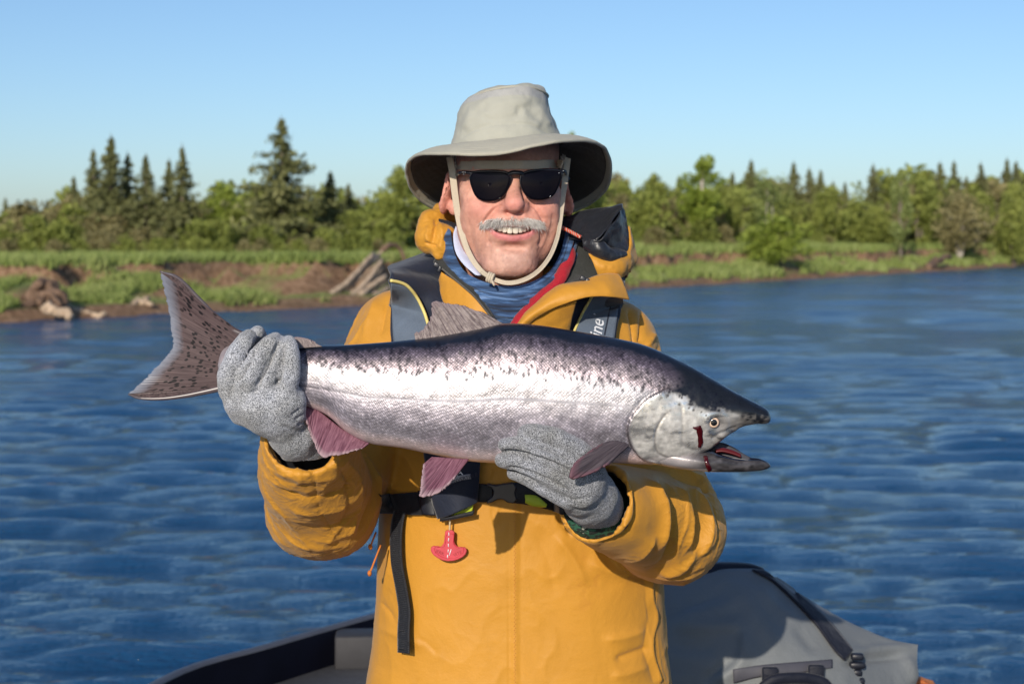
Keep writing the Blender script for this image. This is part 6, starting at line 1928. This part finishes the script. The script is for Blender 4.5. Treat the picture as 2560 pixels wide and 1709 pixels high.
# belt, pouch, buckle
jsheet('belt', [(950, 1236), (1010, 1232), (1060, 1228), (1120, 1226), (1180, 1216)], [(950, 1280), (1010, 1284), (1060, 1284), (1120, 1276), (1180, 1262)], 0.007, M_BLACKWEB, 0.005, 60, 12, 0.002, seed=5)
jsheet('belt', [(1180, 1208), (1212, 1210), (1232, 1212)], [(1180, 1252), (1212, 1252), (1232, 1250)], 0.008, M_BLACKWEB, 0.005, 24, 12, 0.002, seed=6)
jsheet('belt', [(1278, 1206), (1310, 1210), (1350, 1226), (1400, 1250), (1440, 1262)], [(1278, 1254), (1310, 1258), (1355, 1267), (1402, 1282), (1440, 1290)], 0.009, M_BLACKWEB, 0.006, 40, 12, 0.003, seed=7)
def extrude_px(name, pts, depth_fn, thick, mat, root, bev=0.0012):
    """solid plate cut to an outline, standing on the surface under it"""
    P = np.array(pts, float)
    bm = bmesh.new()
    vs = [bm.verts.new(tuple(depth_fn(a, b))) for a, b in P]
    f = bm.faces.new(vs); f.normal_update()
    if f.normal.y > 0: f.normal_flip()
    r = bmesh.ops.extrude_face_region(bm, geom=[f])
    ev = [e for e in r['geom'] if isinstance(e, bmesh.types.BMVert)]
    bmesh.ops.translate(bm, verts=ev, vec=(0, -thick, 0))
    bmesh.ops.recalc_face_normals(bm, faces=bm.faces)
    me = bpy.data.meshes.new(name); bm.to_mesh(me); bm.free()
    o = under(obj(name, me, mat, person), root)
    m = o.modifiers.new('b', 'BEVEL'); m.width = bev; m.segments = 3; m.limit_method = 'ANGLE'
    return o
plane = lambda y: (lambda a, b: W(a, b, y))
yb = hit(JBVH, 1255, 1228, 0.0)[1]
extrude_px('buckle', [(1218, 1206), (1240, 1210), (1262, 1206), (1284, 1203), (1292, 1216), (1288, 1230), (1293, 1246), (1284, 1256), (1268, 1253), (1256, 1245), (1244, 1246), (1228, 1254), (1216, 1256), (1220, 1246), (1232, 1238), (1234, 1226), (1228, 1216), (1216, 1212)], plane(yb - 0.008), 0.010, M_PLASTIC, vest, 0.002)
jsheet('pouch', [(1062, 1120), (1070, 1180), (1082, 1245), (1098, 1296)], [(1198, 1120), (1196, 1170), (1193, 1215), (1190, 1254)], 0.020, M_NAVY, 0.008, 40, 24, 0.016, seed=8)
jsheet('bladder', [(1108, 1294), (1140, 1288), (1180, 1280)], [(1112, 1262), (1140, 1258), (1186, 1250)], 0.018, M_LIME, 0.006, 24, 10, 0.002, seed=9)
jsheet('pouch_rim', [(1100, 1300), (1140, 1294), (1184, 1284)], [(1102, 1293), (1140, 1287), (1186, 1277)], 0.024, M_BLACKWEB, 0.004, 24, 6, 0.001, seed=10)
jsheet('bladder', [(1312, 1238), (1330, 1238), (1346, 1243), (1366, 1262)], [(1314, 1254), (1330, 1262), (1350, 1265), (1366, 1264)], 0.022, M_LIME, 0.004, 20, 8, 0.003, seed=11)
jsheet('belt_slider', [(1046, 1226), (1052, 1256), (1058, 1284)], [(1082, 1222), (1086, 1254), (1090, 1288)], 0.014, M_PLASTIC, 0.004, 16, 8, 0.002, seed=12)
lab_y = hit(JBVH, 1150, 1200, 0.0)[1] - 0.050
sheet('label_patch', ruled(WP([(1116, 1214, lab_y), (1148, 1198, lab_y), (1178, 1188, lab_y)]), WP([(1113, 1203, lab_y), (1146, 1189, lab_y), (1176, 1187 - 11, lab_y)]), 12, 4), 0.0012, simple('grey_label', (0.33, 0.34, 0.36, 1), 0.7), vest) if False else None
def label_text():
    a, b = W(1112, 1212, lab_y), W(1178, 1194, lab_y)
    P1, P2 = WP([(1112, 1214, lab_y), (1146, 1202, lab_y), (1178, 1196, lab_y)]), WP([(1110, 1201, lab_y), (1144, 1189, lab_y), (1176, 1184, lab_y)])
    under(sheet('label_patch', ruled(P1, P2, 16, 5), 0.0010, simple('grey_label', (0.30, 0.31, 0.34, 1), 0.7), person), vest)
    r = (b - a); u = np.array([0, 0, 1.0])
    text_obj('label_lettering', 'CONVERTIBLE', 0.0072, W(1116, 1211, lab_y - 0.0010), r, u, simple('dark_print', (0.03, 0.03, 0.05, 1), 0.7), vest, 0.0002)
    text_obj('label_lettering', 'A', 0.0140, W(1142, 1190, lab_y - 0.0005), r, u, M_LOGO, vest, 0.0002)
label_text()
# hanging webbing tail with ribs
def webbing():
    pts = [(1000, 1276, .012), (994, 1300, .016), (990, 1340, .022), (992, 1403, .024), (1003, 1467, .021), (1011, 1522, .018), (1009, 1573, .021), (1009, 1630, .026)]
    pts = resample(np.array(pts, float), 150)
    tw = np.sin(np.linspace(0, 5.2, 150))
    A = np.array([hit(JBVH, a - 14.5, b, l + 0.003 * t) for (a, b, l), t in zip(pts, tw)])
    B = np.array([hit(JBVH, a + 14.5, b + 3, l - 0.003 * t) for (a, b, l), t in zip(pts, tw)])
    Gd = ruled(A, B, 450, 7, 0.0)
    Gd[:, :, 1] -= (0.00045 * np.sin(np.arange(450) * 2 * np.pi / 6.0))[:, None] * np.array([0.2, 1, 1, 1, 1, 1, 0.2])[None]
    under(sheet('strap_tail', Gd, 0.0018, M_BLACKWEB, person), vest)
    for zz in (1575, 1620):
        q = pts[np.argmin(np.abs(pts[:, 1] - zz))]
        v, f = box(hit(JBVH, q[0], zz, q[2] + 0.0015), (0.0162, 0.0018, 0.0016)); under(mk('strap_stitching', v, f, M_BLACKWEB, person), vest)
webbing()
# red inflation handle on its cord
TAB = [(410, 1042), (440, 1027), (480, 1024), (520, 1030), (543, 1058), (536, 1120), (534, 1180), (548, 1222), (580, 1252), (625, 1270), (680, 1262), (708, 1285), (714, 1320), (698, 1362), (655, 1402), (590, 1436), (520, 1456), (445, 1460), (370, 1446), (300, 1414), (240, 1368), (208, 1318), (210, 1270), (236, 1248), (270, 1248), (330, 1266), (368, 1246), (390, 1205), (400, 1150), (405, 1090)]
TAB = [(1040 + a / 5.6, 1140 + b / 5.6) for a, b in TAB]
ty_t = min(hit(JBVH, a, b, 0.0)[1] for a, b in TAB) - 0.007
tab = extrude_px('pull_tab', TAB, plane(ty_t), 0.005, simple('red_rubber', (0.55, 0.055, 0.075, 1), 0.62, var=0.12, vscale=90), vest, 0.0016)
ins = [(1124 + (a - 1124) * 0.80, 1372 + (b - 1372) * 0.80) for a, b in TAB]
P = WP([(a, b, ty_t - 0.0052) for a, b in ins + ins[:1]])
v, f = tube(resample(P, 90), 0.0006, 6, cap=False)
o = mk('tab_rim', v, f, simple('red_rubber_rim', (0.56, 0.04, 0.06, 1), 0.45), person); under(o, vest)
text_obj('tab_lettering', 'JERK', 0.0066, W(1088, 1379, ty_t - 0.0052), (1, 0, -0.42), (0.42, 0, 1), simple('dark_red_print', (0.30, 0.012, 0.02, 1), 0.5), vest, 0.0002)
text_obj('tab_lettering', 'VITE', 0.0066, W(1135, 1391, ty_t - 0.0052), (1, 0, 0.42), (-0.42, 0, 1), simple('dark_red_print_b', (0.30, 0.012, 0.02, 1), 0.5), vest, 0.0002)
for k, (a, b, c, d) in enumerate(((1122, 1330, 1122, 1338), (1122, 1344, 1121, 1352), (1121, 1358, 1121, 1366), (1121, 1372, 1120, 1380), (1119, 1386, 1119, 1394), (1128, 1372, 1123, 1388))):
    v, f = tube(np.array([W(a, b, ty_t - 0.0052), W(c, d, ty_t - 0.0052)]), 0.0007, 6)
    under(mk('tab_stitch', v, f, M_LOGO, person), vest)
v, f = tube(resample([W(1126, 1268, ty_t - 0.006), W(1125, 1298, ty_t - 0.005), W(1124, 1326, ty_t - 0.003)], 12), 0.0014, 8)
under(mk('pull_cord', v, f, simple('beige_cord', (0.55, 0.42, 0.25, 1), 0.7), person), vest)
# orange cord ends below the left sleeve
M_CORD = simple('orange_cord', (0.55, 0.16, 0.02, 1), 0.7)
for nm, pts in (('hem_cord', [(940, 1330, 2.50), (932, 1350, 2.49), (926, 1366, 2.488)]), ('hem_cord', [(952, 1362, 2.50), (940, 1392, 2.49), (930, 1418, 2.488), (924, 1432, 2.488)])):
    P = resample(WP(pts), 16); v1 = tube(P, 0.0014, 7)
    v2 = tube(np.array([P[-1] + [0, 0, 0.004], P[-1], P[-1] - [0, 0, 0.004]]), [0.002, 0.0035, 0.002], 8)
    v, f = join([v1, v2]); mk(nm, v, f, M_CORD, person)
# ---- gloves
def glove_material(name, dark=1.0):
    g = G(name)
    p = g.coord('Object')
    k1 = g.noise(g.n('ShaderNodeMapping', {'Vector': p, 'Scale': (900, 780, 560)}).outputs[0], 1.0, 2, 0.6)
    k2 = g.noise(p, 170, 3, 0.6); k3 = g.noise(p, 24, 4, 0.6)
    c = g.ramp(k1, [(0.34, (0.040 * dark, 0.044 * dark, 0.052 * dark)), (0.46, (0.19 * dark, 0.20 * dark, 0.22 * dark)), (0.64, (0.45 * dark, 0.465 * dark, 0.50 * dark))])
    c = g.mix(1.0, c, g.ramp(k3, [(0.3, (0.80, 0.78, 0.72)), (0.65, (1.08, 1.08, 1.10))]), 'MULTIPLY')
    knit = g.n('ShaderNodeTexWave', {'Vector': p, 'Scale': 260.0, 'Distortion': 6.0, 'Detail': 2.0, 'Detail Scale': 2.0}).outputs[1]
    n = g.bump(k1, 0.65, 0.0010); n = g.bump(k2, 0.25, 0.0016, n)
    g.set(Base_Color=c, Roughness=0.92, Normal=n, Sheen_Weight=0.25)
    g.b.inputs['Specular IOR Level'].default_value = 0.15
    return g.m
M_GLOVE = glove_material('grey_knit_glove', 1.25)
M_GLOVE2 = glove_material('darker_grey_knit_glove', 0.88)  # same knit in a darker tone, for the glove under the belly

def glove_left():
    Y = 2.170
    fa = WP([(572, 975, Y + .006), (570, 935, Y - .002), (588, 888, Y - .006), (612, 852, Y + .002), (624, 842, Y + .014)])
    fb = WP([(612, 985, Y), (620, 945, Y - .010), (646, 893, Y - .013), (676, 858, Y - .004), (688, 848, Y + .012)])
    fc = WP([(662, 985, Y), (668, 945, Y - .008), (684, 900, Y - .008), (698, 868, Y + .000), (704, 862, Y + .012)])
    fd = WP([(716, 985, Y), (722, 945, Y - .008), (727, 900, Y - .010), (726, 868, Y - .002), (722, 856, Y + .012)])
    def fn(X):
        f = smin(sd_chain(X, fa, [0.0140, 0.0142, 0.0130, 0.0114, 0.0098]), sd_chain(X, fb, [0.0142, 0.0145, 0.0132, 0.0116, 0.0098]), 0.0018)
        f = smin(f, sd_chain(X, fc, [0.0130, 0.0130, 0.0118, 0.0106, 0.0092]), 0.0018)
        f = smin(f, sd_chain(X, fd, [0.0132, 0.0140, 0.0128, 0.0116, 0.0098]), 0.0018)
        # back of the hand
        b = sd_chain(X, WP([(592, 1002, Y + .012), (640, 1008, Y + .004), (700, 1008, Y + .006), (728, 1000, Y + .010)]), [0.0180, 0.0225, 0.0225, 0.0190], 0.012)
        b = smin(b, sd_chain(X, WP([(606, 1034, Y + .024), (660, 1040, Y + .016), (720, 1040, Y + .018)]), [0.0155, 0.0190, 0.0200], 0.012), 0.016)
        f = smin(f, b, 0.007)
        w = sd_chain(X, WP([(690, 1045, Y + .025), (735, 1085, Y + .055), (770, 1125, Y + .105)]), [0.026, 0.0300, 0.0340], 0.01)
        f = smin(f, w, 0.016)
        # thumb behind the tail
        th = sd_chain(X, WP([(600, 985, Y + .055), (610, 920, Y + .078), (632, 862, Y + .075), (642, 838, Y + .060), (644, 832, Y + .050)]), [0.020, 0.016, 0.0135, 0.0115, 0.0085], 0.006)
        f = smin(f, smin(th, sd_cone(X, W(600, 1000, Y + .055), 0.018, W(650, 1030, Y + .025), 0.018), 0.01), 0.006)
        return f
    lo, hi = W(530, 1160, 2.2), W(810, 800, 2.2)
    V, Q = surface(fn, (lo[0], 2.120, lo[2]), (hi[0], 2.32, hi[2]), 0.0028, 1)
    V, Q = subdivide(V, Q)
    st = [([(640, 858), (622, 905), (600, 940), (592, 962)], -0.0078, 4, 5, 0.15), ([(700, 850), (676, 900), (655, 940), (640, 968)], -0.0078, 4, 5, 0.15), ([(708, 858), (705, 910), (700, 940), (690, 966)], -0.0070, 4, 4, 0.15), ([(600, 968), (620, 985), (650, 972)], -0.0015, 5, 6), ([(630, 985), (648, 972), (655, 960)], -0.002, 4, 6), ([(672, 1000), (690, 985), (697, 962)], -0.0015, 4, 6), ([(570, 985), (590, 1010), (640, 1020)], -0.001, 6, 8),
          ([(728, 1040), (742, 1030), (755, 1020)], -0.002, 3, 4), ([(735, 1052), (750, 1043), (762, 1035)], -0.002, 3, 4), ([(742, 1065), (757, 1057), (768, 1050)], -0.002, 3, 4), ([(700, 1062), (740, 1078), (780, 1082)], -0.002, 4, 6)]
    V = folds(V, Q, st); V = V + vnormals(V, Q) * (0.0009 * fbm(V, 55, 3, 61))[:, None]
    mk('glove', V, Q, M_GLOVE, person)
glove_left()

def glove_right():
    Y = 2.142
    f1 = WP([(1310, 1078, Y + .010), (1345, 1080, Y + .000), (1400, 1096, Y - .004), (1448, 1126, Y + .004), (1480, 1160, Y + .02)])
    f2 = WP([(1264, 1110, Y + .016), (1300, 1112, Y + .004), (1360, 1132, Y - .006), (1420, 1162, Y - .002), (1460, 1195, Y + .014)])
    f3 = WP([(1258, 1150, Y + .024), (1292, 1152, Y + .012), (1350, 1176, Y + .000), (1410, 1206, Y + .002), (1450, 1228, Y + .014)])
    f4 = WP([(1284, 1180, Y + .034), (1320, 1194, Y + .022), (1370, 1220, Y + .012), (1420, 1245, Y + .014)])
    def fn(X):
        f = sd_chain(X, f1, [0.0100, 0.0115, 0.0124, 0.0142, 0.0155])
        f = smin(f, sd_chain(X, f2, [0.0104, 0.0120, 0.0130, 0.0146, 0.0155]), 0.0018)
        f = smin(f, sd_chain(X, f3, [0.0104, 0.0120, 0.0130, 0.0142, 0.0155]), 0.0018)
        f = smin(f, sd_chain(X, f4, [0.0095, 0.0110, 0.0125, 0.0140]), 0.0028)
        b = sd_chain(X, WP([(1440, 1170, Y + .020), (1450, 1215, Y + .026), (1445, 1240, Y + .034)]), [0.022, 0.026, 0.024], 0.01)
        f = smin(f, b, 0.010)
        w = sd_chain(X, WP([(1455, 1195, Y + .036), (1474, 1240, Y + .070), (1490, 1262, Y + .115)]), [0.0300, 0.0345, 0.0360], 0.01)
        f = smin(f, w, 0.014)
        p = sd_chain(X, WP([(1460, 1190, Y + .045), (1430, 1180, Y + .085), (1380, 1172, Y + .110), (1330, 1160, Y + .125)]), [0.026, 0.022, 0.016, 0.013], 0.01)
        return smin(f, p, 0.01)
    lo, hi = W(1220, 1330, 2.2), W(1570, 1040, 2.2)
    V, Q = surface(fn, (lo[0], 2.105, lo[2]), (hi[0], 2.33, hi[2]), 0.0028, 1)
    V, Q = subdivide(V, Q)
    st = [([(1285, 1090), (1310, 1104), (1379, 1128), (1440, 1154)], -0.0068, 4, 5, 0.12), ([(1246, 1128), (1300, 1134), (1379, 1158), (1438, 1188)], -0.0068, 4, 5, 0.12), ([(1262, 1168), (1320, 1180), (1380, 1206), (1425, 1230)], -0.0055, 4, 5, 0.12), ([(1400, 1235), (1440, 1250), (1490, 1235)], -0.0020, 4, 5), ([(1408, 1248), (1450, 1264), (1500, 1246)], 0.0020, 5, 5), ([(1415, 1260), (1460, 1276), (1510, 1256)], -0.0018, 4, 5), ([(1330, 1205), (1380, 1235), (1420, 1250)], -0.0014, 4, 6),
          ([(1470, 1150), (1490, 1190), (1500, 1230)], 0.001, 6, 6), ([(1360, 1190), (1410, 1215)], -0.0010, 4, 4)]
    V = folds(V, Q, st); V = V + vnormals(V, Q) * (0.0009 * fbm(V, 55, 3, 62))[:, None]
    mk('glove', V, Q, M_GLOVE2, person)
glove_right()
# ================================================================== boat and gear
M_HULL = simple('navy_hull_paint', (0.0016, 0.002, 0.006, 1), 0.7, var=0.25, vscale=12, Specular_IOR_Level=0.1)
M_RAIL = simple('grey_gunwale_aluminium', (0.085, 0.09, 0.11, 1), 0.5, 0.2, var=0.12, vscale=20)
M_DECK = simple('grey_deck_carpet', (0.12, 0.12, 0.125, 1), 0.95, var=0.18, vscale=60, bump=0.4, bscale=420)
boat = empty('boat', (0, 2.0, 0.0), 'open boat with navy sides and grey gunwale under the angler', 'boat')
GUN = [(-0.92, -1.6), (-0.98, 0.0), (-1.00, 1.6), (-0.94, 2.9), (-0.80, 3.85), (-0.60, 4.20), (-0.36, 4.55), (-0.14, 4.85), (0.0, 5.0)]
def build_boat():
    Lp = resample(np.array([(x, y, 0.55) for x, y in GUN], float), 90)
    P = np.vstack([Lp, (Lp * [-1, 1, 1])[::-1][1:]])
    # hull shell, outside and inside
    prof = [(0.0, 0.55), (0.0, 0.40), (-0.04, 0.20), (-0.12, 0.02), (-0.25, -0.18)]
    c = np.array([0, 2.0])
    d = c - P[:, :2]; d /= np.linalg.norm(d, axis=1, keepdims=True)
    def shell(inset):
        rows = []
        for (o, z) in prof:
            q = P[:, :2] + d * (inset - o)
            rows.append(np.hstack([q, np.full((len(q), 1), z)]))
        return np.stack(rows, 1)
    S = shell(0.012)
    o = sheet('hull', S, 0.018, M_HULL, boat)
    v, f = tube(P, 0.015, 10, flat=(1.0, 0.55), up=(0, 0, 1)); mk('gunwale', v, f, M_RAIL, boat)
    v, f = tube(P + np.array([0, 0, -0.030]), 0.012, 8, flat=(1.0, 0.9), up=(0, 0, 1)); mk('rub_rail', v, f, M_HULL, boat)
    def plate(name, z, y0, y1, mat, inset=0.03, th=0.02):
        m = Lp[(Lp[:, 1] >= y0) & (Lp[:, 1] <= y1)]
        A = m.copy(); A[:, 0] += inset; A[:, 0] = np.minimum(A[:, 0], -0.002); A[:, 2] = z
        B = A * [-1, 1, 1]
        o = sheet(name, np.stack([A, (A + B) / 2, B], 1), th, mat, boat)
    plate('floor', 0.11, -1.5, 3.3, M_DECK, 0.16)
    plate('bow_deck', 0.455, 3.25, 4.92, M_DECK, 0.035)
    v, f = box((0, 3.245, 0.28), (1.68, 0.02, 0.34)); mk('bulkhead', v, f, M_HULL, boat)
    # low locker ahead of the gunwale
    g0 = [W(852, 1573, 4.33), W(975, 1568, 4.33)]
    v, f = box(((g0[0][0] + g0[1][0]) / 2, 4.37, 0.505), (0.16, 0.10, 0.085), rotm('Z', 4))
    bevel_mod(mk('locker', v, f, simple('grey_locker', (0.034, 0.033, 0.036, 1), 0.7, var=0.15), boat, smooth=False), 0.006)
build_boat()

def dry_bag():
    M_BAG = cloth('slate_dry_bag', (0.155, 0.168, 0.175, 1), 0.6, 700, 0.10, 0.5, 0.05, 7.0, 0.4)
    M_BSTRAP = cloth('navy_bag_webbing', (0.004, 0.006, 0.016, 1), 0.6, 500, 0.2)
    Y = 3.35
    root = empty('dry_bag', tuple(W(1950, 1800, Y)), 'slate grey roll-top dry bag with navy straps behind the angler', 'bag')
    def par(o):
        o.parent = root; o.matrix_parent_inverse = Matrix.Translation(-Vector(root.location)); return o
    # bag body as a lofted pillow: top ridge line and bottom line, front bulging to the camera
    rid = [(1560, 1500), (1640, 1462), (1720, 1440), (1800, 1426), (1870, 1422), (1915, 1432), (1960, 1462), (2040, 1512), (2130, 1556), (2220, 1592), (2296, 1608)]
    R = resample(np.array(rid, float), 90)
    bot = np.stack([np.interp(np.linspace(0, 1, 90), [0, 0.5, 0.9, 1], [1540, 1930, 2240, 2262]), np.full(90, 1960.0)], 1)
    nv = 60
    t = np.linspace(0, 1, nv)
    Gf = np.zeros((90, nv * 2 - 2, 3))
    for i in range(90):
        u = i / 89
        for j, tt in enumerate(t):
            q = R[i] * (1 - tt) + bot[i] * tt
            bl = 0.20 * math.sin(math.pi * min(1, tt * 0.85 + 0.02)) ** 0.75 * (0.40 + 0.60 * math.sin(math.pi * min(max(u, 0.0), 1.0)) ** 0.55) * (1 - 0.5 * max(0, u - 0.75) / 0.25)
            Gf[i, j] = W(q[0], q[1], Y - bl)
            if 0 < j < nv - 1:
                p = W(q[0], q[1], Y); Gf[i, 2 * nv - 2 - j] = p + np.array([0, bl * 0.9, 0])
    V = Gf.reshape(-1, 3); n2 = nv * 2 - 2
    Q = grid_faces(90, n2, cv=True)
    N = vnormals(V, Q)
    if (N * (V - V.mean(0))).sum() < 0: Q = Q[:, ::-1]
    st = [([(1660, 1560), (1740, 1570), (1850, 1568), (1853, 1600)], 0.010, 12, 26), ([(1853, 1565), (1852, 1640), (1770, 1709)], 0.014, 10, 30), ([(1855, 1640), (1800, 1670), (1750, 1709)], -0.008, 10, 16), ([(1800, 1465), (1860, 1500), (1900, 1560), (1960, 1640)], 0.008, 24, 30),
          ([(1700, 1520), (1760, 1500), (1830, 1470)], -0.006, 14, 18), ([(1690, 1545), (1780, 1530), (1860, 1500)], 0.006, 14, 14), ([(2080, 1645), (2180, 1625), (2296, 1612)], 0.010, 12, 9), ([(2090, 1660), (2180, 1645), (2270, 1640)], -0.010, 10, 16),
          ([(1960, 1530), (2010, 1590), (2050, 1640)], -0.006, 14, 22), ([(1890, 1460), (1940, 1520), (2010, 1570)], 0.007, 16, 16), ([(2260, 1640), (2280, 1680), (2276, 1709)], 0.006, 10, 14), ([(1665, 1600), (1720, 1620), (1800, 1612)], -0.006, 16, 24)]
    V = folds(V, Q, st, 0.0); V = V + vnormals(V, Q) * (0.005 * fbm(V, 7, 3, 91))[:, None]
    par(mk('bag_body', V, Q, M_BAG, person)); 
    bv = bvh_of(V, Q)
    def strap(nm, A, B, lift, mat, th=0.004):
        a = np.array([hit(bv, x, y, lift, Y) for x, y in resample(np.array(A, float), 30)]); b = np.array([hit(bv, x, y, lift, Y) for x, y in resample(np.array(B, float), 30)])
        par(sheet(nm, ruled(a, b, 40, 8, 0.002), th, mat, person))
    # rolled top closure along the ridge, and the strap running down the front
    P = np.array([W(a, b, Y) for a, b in resample(np.array([(1600, 1480), (1660, 1466), (1740, 1444), (1800, 1430), (1870, 1426), (1905, 1434)], float), 40)])
    v, f = tube(P, np.interp(np.linspace(0, 1, 40), [0, 0.6, 1], [0.026, 0.022, 0.012]), 14, flat=(1, 1.3)); par(mk('roll_top', v, f, M_BSTRAP, person))
    strap('strap', [(1880, 1424), (1930, 1450), (1985, 1500), (2040, 1560), (2085, 1622), (2112, 1650)], [(1905, 1424), (1960, 1456), (2005, 1490), (2040, 1520), (2085, 1565), (2132, 1624)], 0.008, M_BSTRAP, 0.005)
    q = hit(bv, 2142, 1660, 0.012, Y)
    for dz, w in ((0.016, 0.024), (0.000, 0.030), (-0.014, 0.018), (-0.030, 0.028), (-0.046, 0.020)):
        v, f = box(q + np.array([0.0, -0.004, dz]), (w, 0.014, 0.013)); bevel_mod(par(mk('buckle', v, f, M_PLASTIC, person, smooth=False)), 0.004)
    strap('seam_tape', [(1832, 1672), (1900, 1662), (2000, 1654), (2080, 1648)], [(1834, 1706), (1900, 1690), (2000, 1680), (2080, 1668)], 0.004, simple('grey_seam_tape', (0.06, 0.06, 0.075, 1), 0.6), 0.003)
    hp = np.array([hit(bv, a, b, 0.02, Y) for a, b in ((1890, 1775), (1900, 1730), (1930, 1702), (1975, 1694), (2030, 1697), (2068, 1716), (2075, 1775))])
    v, f = tube(resample(hp, 40), 0.011, 12, flat=(1.0, 0.6)); par(mk('handle', v, f, M_BSTRAP, person))
    for a, b in ((1925, 1696), (2040, 1690)):
        v, f = box(hit(bv, a, b, 0.012, Y), (0.030, 0.012, 0.045)); bevel_mod(par(mk('handle_mount', v, f, M_BSTRAP, person, smooth=False)), 0.004)
dry_bag()

def orange_net():
    M_O = simple('orange_mesh_cloth', (0.62, 0.20, 0.05, 1), 0.8, var=0.3, vscale=120)
    root = empty('mesh_bag', tuple(W(2300, 1740, 3.5)), 'orange mesh bag just showing at the lower right corner', 'bag')
    def fn(X):
        return smin(sd_ell(X, W(2290, 1745, 3.5), (0.055, 0.06, 0.045)), sd_ell(X, W(2260, 1760, 3.5), (0.05, 0.05, 0.03)), 0.02)
    c = W(2285, 1750, 3.5)
    V, Q = surface(fn, c - 0.13, c + 0.13, 0.006)
    V = V + vnormals(V, Q) * (0.004 * fbm(V, 40, 3, 3))[:, None]
    o = mk('mesh_cloth', V, Q, M_O, person); o.parent = root; o.matrix_parent_inverse = Matrix.Translation(-Vector(root.location))
    v, f = tube(resample(WP([(2262, 1722, 3.44), (2290, 1704, 3.44), (2318, 1712, 3.45), (2335, 1730, 3.46)]), 20), 0.007, 8)
    o = mk('rim_cord', v, f, simple('orange_rim_cord', (0.45, 0.12, 0.03, 1), 0.8, var=0.4, vscale=150), person); o.parent = root; o.matrix_parent_inverse = Matrix.Translation(-Vector(root.location))
orange_net()
print('script done', time.time() - T0)
